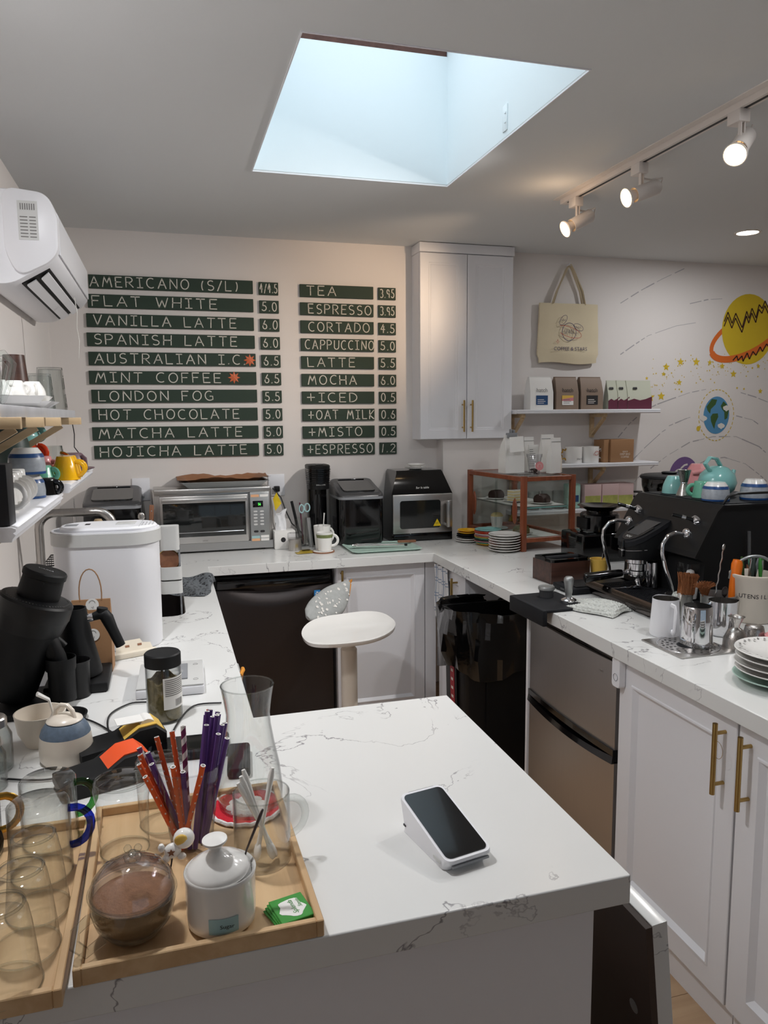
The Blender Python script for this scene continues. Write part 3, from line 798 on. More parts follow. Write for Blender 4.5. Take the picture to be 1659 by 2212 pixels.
for k in range(0, 64, 2): m.ribbon([(ex+.135*math.cos(2*PI*(k+q)/64), ez+.165*math.sin(2*PI*(k+q)/64)) for q in (0, .6, 1.2)], .005, -.0012)
blob(m, [(ex-.135+.015*math.cos(2*PI*k/10), ez-.085+.017*math.sin(2*PI*k/10)) for k in range(10)], -.0014)
m.obj('earth_orbit', 'star', t)
# purple planet
px_, pz_ = 3.239-3.4, 1.195-1.9
disc('purple_planet', px_, pz_, .115, .135, 'murpurple', -.0012)
m = M()
for (a, b, c_) in ((-.05, .05, .06), (.0, .08, .05), (.03, .03, .07), (-.06, -.01, .05)):
    m.ribbon([(px_+a-c_/2, pz_+b-.02), (px_+a, pz_+b), (px_+a+c_/2, pz_+b+.006)], .012, -.0018)
m.obj('planet_band', 'cloud', t)
# orbits (dashed arcs) and stars
m = M()
for arc_ in MUR['arcs']:
    P_ = W2(arc_); L = []
    for a, b in zip(P_, P_[1:]):
        for q in range(8): L.append((a[0]+(b[0]-a[0])*q/8, a[1]+(b[1]-a[1])*q/8))
    i = 0
    while i < len(L)-2:
        k = random.choice((2, 3, 5)); m.ribbon(L[i:i+k+1], random.choice((.003, .005, .007)), -.0006) if i+k < len(L) else None
        i += k+random.choice((0, 1, 1))
m.obj('orbit_arc', 'arc', t)['kind'] = 'stuff'
def star5(m, x, z, r, y=-.001):
    m.poly([(x+(r if k % 2 == 0 else r*.45)*math.cos(PI/2+PI*k/5), y, z+(r if k % 2 == 0 else r*.45)*math.sin(PI/2+PI*k/5)) for k in range(10)])
for (a, b, r) in MUR['stars']:
    m = M(); star5(m, a-3.4, b-1.9, r); m.obj('star', 'star', t)
m = M()
for k in range(170):
    x = random.uniform(2.95, 4.25); cz = 1.80 + .16*math.sin((x-2.95)*1.5) + random.gauss(0, .06)
    star5(m, x-3.4, cz-1.9, random.uniform(.003, .007))
m.obj('star_dust', 'star', t)['kind'] = 'stuff'

# ================= ceiling fittings =================
t = thing('track_rail', 'long white track rail running along the ceiling', 'light track', (1.742, 1.2, ZC))
m = M(); m.box(-.018, 0, -.022, -.006, 1.93, 0); m.box(.006, 0, -.022, .018, 1.93, 0); m.box(-.006, 0, -.006, .006, 1.93, 0); m.box(-.019, 1.90, -.023, .019, 1.935, 0, .002)
m.obj('rail', 'bulbhousing', t)
m = M(); m.box(-.006, 0, -.0225, .006, 1.90, -.007); m.obj('slot', 'cord', t)
m = M(); m.box(-.045, 0, -.003, -.019, 1.95, 0); m.obj('mounting_strip', 'bulbhousing', t)
def track_head(y, aim, label, front=False):
    t = thing('track_spotlight', label, 'spotlight', (1.742, y, ZC-.022), 0, 'spotlights on the ceiling track')
    m = M(); m.box(-.02, -.028, -.038, .02, .028, 0, .003); m.obj('adapter', 'bulbhousing', t)
    m = M(); m.box(-.0075, -.022, -.115, -.0045, -.008, -.03, .0005); m.box(.0045, -.022, -.115, .0075, -.008, -.03); m.box(-.0075, -.022, -.034, .0075, -.008, -.03); m.obj('yoke', 'bulbhousing', t)
    d = Vector(aim) - Vector((1.742, y, ZC-.125)); d.normalize()
    q = d.to_track_quat('-Z', 'Y').to_matrix().to_4x4()
    T0 = TR(0, -.015, -.105) @ q
    m = M(T0); m.lathe([(0, .075), (.024, .075), (.028, .068), (.028, -.03), (.026, -.03), (.026, -.02)], 24); c = m.obj('can', 'bulbhousing', t)
    m = M(T0); m.lathe([(.018, -.02), (.022, -.045), (.036, -.062), (.036, -.066), (.033, -.066)], 24); b = m.obj('bulb', 'bulbhousing', t)
    m = M(T0); m.lathe([(0, -.0645), (.034, -.0655)], 24); m.obj('lens', 'lamp', b)
    m = M(TR(0, -.03, -.108) @ RX(PI/2)); m.lathe([(0, .0), (.011, .0), (.012, .003), (.012, .009), (0, .01)], 10); m.obj('knob', 'bulbhousing', t)
    bk = T0 @ Vector((0, 0, .075))
    m = M(); m.tube([(0.002, 0, -.036), (.02, .0, -.05), (.05, 0, -.052), tuple(bk + Vector((.018, 0, .03))), tuple(bk + Vector((.012, 0, .008))), tuple(bk)], .004, 6); m.obj('flex', 'bulbhousing', t)
    pos = T0 @ Vector((0, 0, -.085)) + Vector((1.742, y, ZC-.022))
    return pos
WARM = (1.0, 0.72, 0.48)
WW = (1.0, 0.965, 0.935)
p1 = track_head(3.03, (0.9, 3.05, 1.98), 'track spotlight at the far end of the rail, nearest the wall cabinet')
p2 = track_head(2.575, (0.6, 2.62, 2.0), 'middle track spotlight with its flex looped behind it')
p3 = track_head(2.065, (0.95, 1.55, 1.7), 'track spotlight turned towards the viewer with a glowing bulb face')
spot('track_lamp', p1, (1.05, 4.19, 2.15), 30, WARM, 60, 1.0)
spot('track_lamp', p2, (-.1, 3.1, 1.2), 84, WW, 110, 1.0)
spot('track_lamp', p3, (0.35, 1.3, .92), 28, WW, 110, 1.0)
gl = bpy.data.lights.new('ceiling_glow_fill', 'POINT'); gl.energy = .45; gl.color = (1, .68, .42); gl.shadow_soft_size = .03  # added point lamp with no fitting, assumed source of the warm ceiling glow
go = bpy.data.objects.new('ceiling_glow_fill', gl); COL.objects.link(go); go.location = (1.60, 2.93, ZC-.14)
t = thing('downlight', 'round recessed downlight glowing white in the ceiling', 'ceiling light', (2.997, 3.445, ZC))
m = M(); m.lathe([(.052, 0), (.055, -.004), (.066, -.004), (.068, 0)], 32); m.obj('trim_ring', 'bulbhousing', t)
m = M(); m.lathe([(0, -.002), (.053, -.002)], 32); m.obj('diffuser', 'downlight', t)
def disk_light(x, y, e, lab=None):  # disk lamp for the downlight fitting, also used for unseen fills
    d = bpy.data.lights.new('downlight_or_fill', 'AREA'); d.shape = 'DISK'; d.size = .1; d.energy = e; d.color = (.97, .98, 1.0)
    o = bpy.data.objects.new('downlight_or_fill', d); COL.objects.link(o); o.location = (x, y, ZC-.008)
disk_light(2.997, 3.445, 7)
disk_light(1.75, 1.5, 12)  # added fill just out of view, brightens the right counter; no fitting
disk_light(3.3, 1.6, 2)  # weak added fill out of view on the right; no fitting
disk_light(-.28, 1.45, 13.5)  # added fill just out of view, lights cabinet doors and left counter

# ================= air conditioner =================
t = thing('air_conditioner', 'white wall-mounted split air conditioner high on the left wall', 'air conditioner', (XL+.002, 2.68, 2.05))
# profile in (x out from wall, z)
full = rpoly([(0, -.022), (.085, -.022), (.205, .048), (.228, .075), (.228, .205), (.19, .268), (0, .275)], .03)
m = M()
L_ = 1.01
def acring(y, s=0): 
    cx, cz = .12, .13
    return [(cx+(x-cx)*(1-s), y, cz+(z-cz)*(1-s)) for x, z in full]
m.loft([acring(.004, .03), acring(.0, .0) and acring(.012, .0), acring(L_-.012), acring(L_, .03)])
m.obj('chassis', 'white', t, 30)
# front shroud with its rounded side cheek
chk = rpoly([(.075, .075), (.112, .002), (.205, .05), (.232, .085), (.234, .20), (.205, .262), (.075, .276)], .045, 6)
def chring(y, s=0):
    return [(.15+(x-.15)*(1-s), y, .14+(z-.14)*(1-s)) for x, z in chk]
m = M(); m.loft([chring(-.012, .1), chring(-.008, .02), chring(.0), chring(.03)]); m.obj('side_cheek', 'white', t, 40)
m = M(); m.loft([[(.2335, y, .08), (.2335, y, .20), (.21, y, .25), (.205, y, .246), (.2285, y, .198), (.2285, y, .082)] for y in (.03, L_-.03)]); m.obj('front_panel', 'white', t, 40)
m = M(); m.box(.120, -.0135, .115, .178, -.0125, .232); sp = m.obj('rating_label', 'whitegrey', t, label='printed rating label')
m = M()
for k in range(14): m.box(.126+(k//7)*.027, -.0142, .122+(k % 7)*.010, .148+(k//7)*.024, -.0137, .125+(k % 7)*.010)
for k in range(7): m.box(.128+k*.0065, -.0142, .205, .131+k*.0065, -.0137, .224)
m.obj('label_print', 'inkgrey', sp)['kind'] = 'stuff'
m = M()
m.loft([[(.110, y, -.0105), (.196, y, .0398), (.194, y, .048), (.108, y, .004)] for y in (.05, L_-.05)]); m.obj('outlet', 'matblack', t)
def vane(a, b, nm):
    m = M(); m.loft([[(a[0], y, a[1]), (b[0], y, b[1]), (b[0], y, b[1]-.004), (a[0], y, a[1]-.004)] for y in (.06, L_-.06)]); m.obj(nm, 'white', t)
vane((.124, -.010), (.152, .008), 'vane'); vane((.168, .012), (.190, .032), 'vane')
m = M(); m.tube([(.21, .62, .035), (.215, .64, -.02), (.21, .65, -.08), (.216, .655, -.13), (.21, .66, -.2)], [.004, .005, .004, .005, .002], 6, flat=.3); m.obj('streamer', 'paper', t, label='curled white paper streamer')
m = M()
m.tube([(.02+.03*math.cos(a), -.002, .06+.035*math.sin(a)) for a in [PI*(-.5)+PI*k/10 for k in range(11)]], .0012, 5); m.obj('knockout', 'ink', t)

# ================= left wall shelves =================
def bracket(parent, y, depth, drop, w=.018, z=0, ext=0):
    m = M(); m.box(0, y-w/2, z-.022, depth+ext, y+w/2, z, .001); m.box(0, y-w/2, z-drop, .02, y+w/2, z-.022, .001)
    T0 = TR(.01, y, z-drop+.02) @ RY(-math.atan2(drop-.045, depth-.03)) 
    L = math.hypot(drop-.045, depth-.03)
    mm_ = M(T0); mm_.box(0, -w/2+.001, -.009, L, w/2-.001, .009)
    m.obj('bracket', 'pine', parent); mm_.obj('bracket_strut', 'pine', parent)
t = thing('wall_shelf', 'marble-patterned top shelf on wooden brackets, left wall', 'shelf', (XL+.001, 1.0, 1.612))
m = M(); m.box(0, 0, 0, .24, 1.80, .024, .001); m.obj('board', 'marble', t)
for y in (.10, .55, .83, 1.12, 1.62): bracket(t, y, .235, .17, .02, 0, .04)
def moulded_shelf(y0, y1, ztop, label, brs):
    t = thing('wall_shelf', label, 'shelf', (XL+.001, y0, ztop))
    pr = [(0, 0), (.245, 0), (.252, -.003), (.252, -.008), (.247, -.011), (.252, -.015), (.246, -.022), (.244, -.028), (0, -.028)]
    m = M(); m.loft([[(x, y, z) for x, z in pr] for y in (0, y1-y0)]); m.obj('board', 'cabinet', t, 25)
    for y in brs: bracket(t, y, .20, .17, .02, -.028)
moulded_shelf(1.555, 2.265, 1.405, 'white moulded-edge shelf crowded with upturned mugs, left wall', (.05, .62))
moulded_shelf(2.46, 3.21, 1.413, 'white moulded-edge shelf with the yellow cups, by the back wall', (.06, .68))

# ---------- generic vessels ----------
def arc_handle(m, x0, z0, z1, out, r, n=10, T=None, flat=1.6, sq=0):
    pts = []
    for k in range(n+1):
        a = PI/2 - PI*k/n
        pts.append((x0+out*math.cos(a)**(.7 if sq else 1), 0, (z0+z1)/2+(z1-z0)/2*math.sin(a)))
    pts[0] = (x0-.004, 0, z1); pts[-1] = (x0-.004, 0, z0)
    m.tube(pts, r, 8, flat=flat)
def mug(label, loc, rb, rt_, h, matn, hdir=0, hmat=None, up=True, group=None, out=None, wall=.003, name='mug', cat='mug', hz=(.25, .85), hr=.0045, rot=None, inside=None, curve=0):
    t = thing(name, label, cat, loc, 0, group, rot=rot)
    pr = []
    K = 6
    for k in range(K+1):
        u = k/K; r = rb+(rt_-rb)*u + curve*math.sin(PI*u)
        pr.append((r, .002+(h-.002)*u))
    if curve > 0: pr[0] = (rb*.96, .0)
    inn = [(max(.001, r-wall), z) for r, z in reversed(pr[1:])] + [(pr[0][0]-wall-.001, wall+.002), (0, wall+.002)]
    prof = [(0, .0), (rb*.9, .0)] + pr + inn
    if not up: prof = [(r, h-z) for r, z in prof]
    m = M(); m.lathe(prof, 28); m.obj('body', matn, t, 50)
    if hdir is not None:
        z0, z1 = h*hz[0], h*hz[1]
        if not up: z0, z1 = h-z1, h-z0
        rm = (rb+rt_)/2 + curve*.8
        m = M(RZ(hdir)); arc_handle(m, rm, z0, z1, out or h*.3, hr); m.obj('handle', hmat or matn, t, 50)
    return t
def tumbler(label, loc, rb, rt_, h, matn='glass', up=True, group=None, name='drinking_glass', cat='glass', ribs=0, wall=.002, base=.006, bulge=0, n=32):
    t = thing(name, label, cat, loc, 0, group)
    prof = [(0, 0), (rb, 0)]
    K = 8
    out = [(rb+(rt_-rb)*k/K+bulge*math.sin(PI*k/K), h*k/K) for k in range(1, K+1)]
    prof += out + [(r-wall, z) for r, z in reversed(out)] + [(rb-wall, base), (0, base)]
    if not up: prof = [(r, h-z) for r, z in prof]
    m = M()
    if ribs:
        rings = []
        for (r, z) in prof:
            rings.append([( (r+ (wall*.5 if k % 2 else 0))*math.cos(2*PI*k/(ribs*2)), (r+(wall*.5 if k % 2 else 0))*math.sin(2*PI*k/(ribs*2)), z) for k in range(ribs*2)] )
        rings = [q for q, (r, z) in zip(rings, prof) if r > 1e-4]
        m.loft(rings)
    else: m.lathe(prof, n)
    m.obj('body', matn, t, 40)
    return t
def plate(label, loc, r, matn='ceramic', group=None, name='plate', h=.014, cat='plate'):
    prof = [(0, 0), (r*.55, 0), (r*.6, .002), (r*.96, h*.85), (r, h), (r*.985, h+.002), (r*.93, h), (r*.62, .006), (r*.55, .004), (0, .004)]
    m = M(); m.lathe(prof, 36); o = m.obj(name, matn, None, 50, loc); tag(o, label, cat, group); return o

# top shelf items (z 1.636)
zt_ = 1.6365
t = thing('leaf_fan', 'pale green translucent fan at the frame edge above the top shelf', 'decoration', (-.50, 1.70, zt_))
m = M()
for k in range(4): m.box(.0+k*.012, 0.01*k, .0, .002+k*.012, .09+.01*k, .18)
m.T = TR(.02, 0, .02) @ RY(.45); m.box(0, 0, 0, .003, .10, .17)
m.obj('sheet', 'mint', t)
tumbler('tall dark brown tumbler upside down on the marble shelf', (-.44, 2.62, zt_), .031, .046, .170, 'walnut', up=False, wall=.004, name='tall_tumbler', cat='tumbler')
tumbler('ribbed clear glass upside down at the far end of the top shelf', (-.345, 2.665, zt_), .036, .046, .135, 'glassthick', up=False, ribs=14, group='ribbed glasses on the top shelf', wall=.004)
tumbler('second ribbed clear glass, half hidden behind its twin on the top shelf', (-.39, 2.755, zt_), .034, .044, .12, 'glassthick', up=False, ribs=14, group='ribbed glasses on the top shelf', wall=.004)
for k in range(2):
    t = thing('square_dish', ('lower' if k == 0 else 'upper')+' white square dish with flared rim on the top shelf', 'dish', (-.375, 2.33-.03*k, zt_+.0145*k), 0, 'square white dishes')
    m = M(); s0, s1 = .055, .085-.012*k
    q = lambda s, z: [(-s, -s, z), (s, -s, z), (s, s, z), (-s, s, z)]
    m.loft([q(s0, 0), q(s1, .02), q(s1-.003, .02), q(s0-.002, .004)]); m.obj('dish', 'ceramic', t)
for k, (x, y, hd) in enumerate(((-.385, 2.28, -.4), (-.35, 2.34, -1.2), (-.42, 2.24, .3))):
    mug('white porcelain teacup lying among spoons, %s on the square dishes' % ('middle one', 'one nearest the brown tumbler', 'one nearest the pitchers')[k], (x, y, zt_+.036+(.0 if k < 2 else .0)), .02, .035, .04, 'ceramic', hd, name='teacup', cat='cup', up=False, group='teacups on the top shelf', hr=.003, curve=.004)
for k, (x, y) in enumerate(((-.40, 1.98), (-.44, 2.10), (-.385, 1.85))):
    t = thing('glass_pitcher', ('clear glass pitcher with an angular handle on the top shelf, middle one', 'clear glass pitcher with a violet rim behind the others', 'clear glass pitcher at the frame edge on the top shelf')[k], 'pitcher', (x, y, zt_), 0, 'glass pitchers on the top shelf')
    m = M(); m.lathe([(0, 0), (.032, 0), (.04, .05), (.036, .11), (.038, .125), (.0355, .125), (.0335, .11), (.0375, .05), (.03, .004), (0, .004)], 28); m.obj('body', 'glass', t)
    m = M(RZ(-.25)); m.tube([(.034, 0, .11), (.06, 0, .115), (.072, 0, .10), (.062, 0, .06), (.045, 0, .02), (.036, 0, .01)], .0045, 8, flat=1.6); m.obj('handle', 'glassthick', t)
    if k == 1:
        m = M(); m.lathe([(.036, .125), (.042, .128), (.042, .131), (.033, .131), (.033, .128)], 28); m.obj('rim', 'purpleglass', t, label='violet rim')

# near white shelf (z 1.405)
zs = 1.4055
t = thing('black_box', 'worn black carton with gold crest and lettering on the near shelf', 'box', (-.405, 1.63, zs))
m = M(); m.box(-.08, -.06, 0, .115, .004, .118, .0015); m.obj('carton', 'blacksheet', t)
m = M(); write(m, 'ANE', .0, .03, .03, .014, .0016, -.0615); m.T = TR(.06, 0, .0)
for k in range(9): m.ribbon([(.02+.013*math.cos(a), .06+.018*math.sin(a)) for a in (k*.7, k*.7+.4)], .002, -.0615)
m.obj('gold_print', 'gold', t)['kind'] = 'stuff'
tumbler('faceted clear glass upside down behind the black carton', (-.355, 1.74, zs), .030, .036, .10, 'glassthick', up=False, ribs=10, wall=.004)
tumbler('clear tumbler beside the black carton at the frame edge', (-.43, 1.72, zs), .030, .038, .105, 'glassthick', up=False, wall=.003)
wl = ('nearest the black carton', 'second from the black carton', 'third from the black carton', 'next to the blue and white cups')
for k in range(4):
    mug('embossed white mug upside down, %s' % wl[k], (-.345-.004*k, 1.80+.072*k, zs), .026, .033, .083, 'ceramic', -.5, up=False, group='white embossed mugs on the near shelf', out=.03, hr=.004)
def blue_cup(label, loc, s=1.0, up=False, group='blue and white flowered cups', r=.042, h=.062):
    t = thing('teacup', label, 'cup', loc, 0, group)
    r *= s; h *= s
    pts = [(r*.62, h), (r*.78, h*.86), (r*.93, h*.66), (r, h*.3), (r*.97, 0)]
    m = M(); m.lathe([(0, h), (r*.55, h), (r*.62, h)] + pts[1:] + [(r*.92, 0), (r*.95, h*.3), (r*.7, h*.8), (0, h*.9)], 30); m.obj('body', 'greyglaze', t, 50, label='grey band of white flowers')
    m = M(); m.lathe([(0, h+.0003), (r*.56, h+.0003), (r*.63, h+.0002), (r*.782, h*.86), (r*.84, h*.79)], 30); m.obj('foot', 'ceramic', t, 50)
    m = M(); m.lathe([(r*.845, h*.79), (r*.90, h*.72), (r*.945, h*.64)], 30); 
    for v in m.bm.verts: v.co.x *= 1.012; v.co.y *= 1.012
    m.obj('border_band', 'blue', t, 50)
    m = M(); m.lathe([(r*1.005, h*.10), (r*.985, .0002)], 30)
    for v in m.bm.verts: v.co.x *= 1.008; v.co.y *= 1.008
    m.obj('rim_band', 'blue', t, 50)
    return t
blue_cup('flowered blue and white cup upside down, bottom of the shelf stack', (-.345, 2.135, zs), 1.0)
blue_cup('flowered blue and white cup upside down, top of the shelf stack', (-.345, 2.135, zs+.0625), 1.08)
mug('glossy black mug upside down at the far end of the near shelf', (-.312, 2.215, zs), .022, .030, .045, 'gloss', -.3, up=False, name='mug', hr=.005)
mug('glossy black espresso cup behind the white mugs on the near shelf', (-.455, 1.80, zs+.04), .028, .034, .05, 'gloss', -.2, up=False)
mug('black mug behind the flowered cups with its handle showing', (-.39, 2.22, zs), .025, .030, .05, 'gloss', -.3, up=False)
t = thing('pink_cup', 'pink cup lying on the glasses at the frame edge', 'cup', (-.42, 1.66, zs+.122), 0, rot=(0, 1.2, 0))
m = M(); m.lathe([(0, 0), (.022, 0), (.03, .04), (.028, .04), (.02, .004), (0, .004)], 24); m.obj('body', 'pink', t)
tumbler('twisted-rib clear glass behind the black espresso cup', (-.475, 1.92, zs), .035, .042, .12, 'glassthick', up=False, ribs=16, wall=.004)
tumbler('cut-glass bowl glass high behind the white mugs', (-.47, 2.05, zs), .036, .046, .15, 'glassthick', up=False, ribs=9, wall=.005)

# far shelf (z 1.413)
zf = 1.4135
mug('bright yellow cup upside down at the front of the far shelf', (-.312, 2.64, zf), .026, .045, .075, 'yellow', -.35, up=False, name='teacup', cat='cup', out=.024, hr=.004, curve=.003, group='yellow cups on the far shelf')
mug('yellow cup upside down just behind the front one, its rim striped', (-.316, 2.74, zf), .026, .045, .073, 'yellow', -.35, up=False, name='teacup', cat='cup', out=.024, hr=.004, curve=.003, group='yellow cups on the far shelf')
t = thing('mauve_cup', 'dusky mauve cup resting upside down on its saucer at the shelf end', 'cup', (-.335, 3.04, zf+.013))
m = M(); m.lathe([(0, .056), (.03, .056), (.036, .054), (.048, .034), (.05, 0), (.047, 0), (.04, .04), (0, .05)], 28); m.obj('body', 'mauve', t, 40)
m = M(RZ(-.6)); m.tube([(.045, 0, .045), (.06, 0, .035), (.063, 0, .01), (.05, 0, .004)], .004, 8, flat=2); m.obj('handle', 'mauve', t)
plate('dusky mauve saucer under the mauve cup at the shelf end', (-.325, 3.04, zf), .068, 'mauve', name='saucer', h=.012, cat='saucer')
t = thing('ribbed_glass_mug', 'ribbed clear glass mug with a gold handle on the far shelf', 'mug', (-.39, 2.93, zf))
m = M()
for r0, r1 in ((.036, .040),):
    rings = []
    for z, r in ((0, .034), (.03, .040), (.07, .040), (.1, .035), (.1, .032), (.07, .037), (.03, .037), (.004, .03)):
        rings.append([((r+(.0012 if k % 2 else -.0012))*math.cos(2*PI*k/36), (r+(.0012 if k % 2 else -.0012))*math.sin(2*PI*k/36), z) for k in range(36)])
    m.loft(rings)
m.obj('body', 'glassthick', t, 60)
m = M(RZ(-.4)); arc_handle(m, .038, .02, .075, .03, .0035); m.obj('handle', 'goldpaint', t, label='gold handle')
mug('sea green cup upside down beside the pink one on the far shelf', (-.375, 2.60, zf), .026, .04, .05, 'seagreen', -.3, up=False, name='teacup', cat='cup', group='coloured cups stacked on the far shelf', hr=.005)
mug('pink cup upside down between the green and yellow cups', (-.385, 2.685, zf), .026, .042, .075, 'pink', -.3, up=False, name='teacup', cat='cup', group='coloured cups stacked on the far shelf', hr=.005)
mug('orange-red bowl cup upside down in the coloured stack', (-.455, 2.79, zf+.0535), .035, .056, .065, 'red', -.25, up=False, name='teacup', cat='cup', group='coloured cups stacked on the far shelf', hr=.008, curve=.006)
mug('pale teal bowl cup upside down, topmost of the coloured stack', (-.455, 2.79, zf+.119), .03, .054, .06, 'teal', -.25, up=False, name='teacup', cat='cup', group='coloured cups stacked on the far shelf', hr=.007, curve=.01)
mug('brown-grey cup under the orange-red one in the coloured stack', (-.455, 2.79, zf), .04, .05, .053, 'mauve', None, up=False, name='teacup', cat='cup', group='coloured cups stacked on the far shelf')
t = thing('dark_green_bowl', 'dark green-grey bowl behind the shelf brackets, left wall', 'bowl', (-.462, 2.57, zf))
m = M(); m.lathe([(0, .185), (.04, .185), (.058, .12), (.062, .0), (.057, 0), (.05, .1), (0, .175)], 28); m.obj('body', 'darkgreen', t)
m = M(); m.tube([(-.335, 3.1, 1.61), (-.33, 3.12, 1.55), (-.335, 3.14, 1.5), (-.31, 3.15, 1.46), (-.30, 3.155, 1.43)], .002, 6)
tag(m.obj('cable', 'cord', None), 'thin black cable hanging down below the marble shelf', 'cable')

# ================= back counter =================
ZW = .9205
# toaster oven
t = thing('toaster_oven', 'wide stainless toaster oven with a baking tray on top', 'toaster oven', (-.075, 3.94, ZW))
Wt, Ht, Dt = .60, .335, .235
m = M(); m.box(0, .02, .012, Wt, Dt, Ht-.006, .012, 3); m.obj('housing', 'steelx', t)
m = M(); m.loft([[(.0, y, .01), (Wt, y, .01), (Wt, y, .05), (0, y, .05)] for y in (-.005, .03)]); m.obj('plinth', 'steelx', t)
m = M(); m.box(.01, -.002, Ht-.03, Wt-.01, .025, Ht-.005, .004); m.obj('brow', 'steelx', t)
d = M(); d.box(.035, -.008, .05, .475, .02, .295, .004); door = d.obj('door', 'steelx', t)
m = M(); m.box(.050, -.010, .085, .462, -.006, .262, .003); m.obj('window', 'ovenglass', door)
m = M(); m.box(.045, -.04, .262, .468, -.026, .285, .004, 2); m.box(.06, -.03, .266, .072, -.006, .28); m.box(.44, -.03, .266, .452, -.006, .28); m.obj('handle', 'steelx', door)
m = M(); m.tube([(.06, -.0115, .108), (.45, -.0115, .108)], .0018, 6); m.obj('rack_rail', 'chrome', door)
text_mesh('lettering', 'oster', .013, 'inkgrey', TR(.255, -.0085, .064) @ FY, door)
p = M(); p.box(.485, -.008, .045, .585, .02, .305, .004); pn = p.obj('control_panel', 'alu', t)
m = M(); m.box(.499, -.0100, .225, .552, -.0078, .258, .001); dsp = m.obj('display', 'gloss', pn)
m = M()
write(m, '56', .527, .539, .235, .012, .0022, -.0104); m.obj('digits', 'led', dsp)
def pill(m, cx, cz, w, h, y, rim=True):
    P_ = rrect(w, h, h/2-.0001, 3, cx, cz)
    m.loft([[(a, y, b) for a, b in P_], [(a, y+.002, b) for a, b in P_]])
for r_ in range(5):
    for c_ in range(2):
        m = M(); pill(m, .512+.033*c_, .203-.017*r_, .020, .009, -.0095); m.obj('button', 'whitegrey', pn)
for c_ in range(2):
    m = M(); pill(m, .513+.033*c_, .098, .024, .011, -.0098); m.obj('button', 'ink', pn)
for (x0, z0, mt_) in ((.490, .278, 'orangestk'), (.537, .278, 'paper'), (.490, .062, 'ltblue'), (.537, .064, 'paper'), (.490, .048, 'orangestk'), (.537, .048, 'paper')):
    m = M(); m.box(x0, -.0092, z0, x0+.042, -.0082, z0+.013); m.obj('sticker', mt_, pn)
m = M()
for k in range(9):
    for j in range(7): m.box(-.0012, .06+.018*j, .08+.022*k, 0.0, .07+.018*j, .092+.022*k)
m.obj('side_vent', 'ink', t)['kind'] = 'stuff'
for x in (.04, .55):
    m = M(); m.lathe([(0, 0), (.012, 0), (.012, .014), (0, .014)], 12, (x, .03, -.0005)); m.obj('foot', 'black', t)

t = thing('baking_tray', 'shallow metal baking tray on the toaster oven', 'baking tray', (.285, 4.05, ZW+Ht-.004), .02)
q = lambda a, b, z: [(-a, -b, z), (a, -b, z), (a, b, z), (-a, b, z)]
m = M(); m.loft([q(.18, .095, 0), q(.215, .12, .03), q(.225, .13, .031), q(.225, .13, .033), q(.212, .118, .032), q(.178, .092, .003)]); m.obj('pan', 'alu', t, 20)
m = M()
NX, NY = 16, 8; vv = []
random.seed(3)
for i in range(NX+1):
    row = []
    for j in range(NY+1):
        x = -.235+.47*i/NX; y = -.12+.26*j/NY
        e = max(abs(x)/.19, abs(y-.01)/.10)
        z = .006 + max(0, min(1, (e-.75)*3))*.042 + random.uniform(-.004, .004) + (.006*math.sin(x*23+y*31) if e > .95 else 0)
        row.append(m.v((x, y, z)))
    vv.append(row)
for a, b in zip(vv, vv[1:]):
    for j in range(NY): m.bm.faces.new((a[j], b[j], b[j+1], a[j+1]))
o = m.obj('parchment', 'parchment', None, 60, (.285, 4.05, ZW+Ht-.002)); o.rotation_euler = (0, 0, .02)
tag(o, 'crumpled brown baking parchment lining the metal tray', 'parchment')

# ice makers
def ice_maker(label, loc, w, d, h, rz=0):
    t = thing('ice_maker', label, 'ice maker', loc, rz)
    m = M(); pts = rrect(w, d, .035, 5)
    m.loft([[(x*.97, y*.97, 0) for x, y in pts], [(x, y, .02) for x, y in pts], [(x, y, h*.74) for x, y in pts]]); m.obj('body', 'gloss', t, 40)
    m = M(); m.loft([[(x*1.01, y*1.01, h*.74) for x, y in pts], [(x*1.01, y*1.01, h*.78) for x, y in pts]]); m.obj('collar', 'grey', t, 40)
    # sloping smoky lid: low at the front, high at the back
    m = M()
    def lz(y, k): return h*.80 + (y+d/2)/d*h*.19*k
    m.loft([[(x*1.01, y*1.01, h*.78) for x, y in pts], [(x, y, lz(y, 1)) for x, y in pts], [(x*.93, y*.93, lz(y, 1)+.008) for x, y in pts]]); lid = m.obj('lid', 'smoke', t, 40)
    m = M()
    i2 = rrect(w*.72, d*.62, .02, 4)
    m.loft([[(x, y-.01, lz(y, 1)+.006) for x, y in i2], [(x, y-.01, lz(y, 1)+.012) for x, y in i2]]); m.obj('lid_window', 'ovenglass', lid, 40)
    m = M(); m.box(-w*.3, d*.34, lz(d*.38, 1)+.005, w*.3, d*.42, lz(d*.4, 1)+.014, .003); m.obj('control_strip', 'gloss', lid)
    m = M()
    for k in range(12): m.box(-w/2-.001, -.05+.0, .05+k*.008, -w/2+.003, .04, .053+k*.008)
    m.obj('side_vent', 'ink', t)['kind'] = 'stuff'
    return t
ice_maker('black countertop ice maker between the soda maker and the air fryer', (1.0, 4.04, ZW), .245, .29, .335)
ice_maker('black countertop ice maker behind the faucet, left of the toaster oven', (-.262, 4.03, ZW), .27, .29, .335)

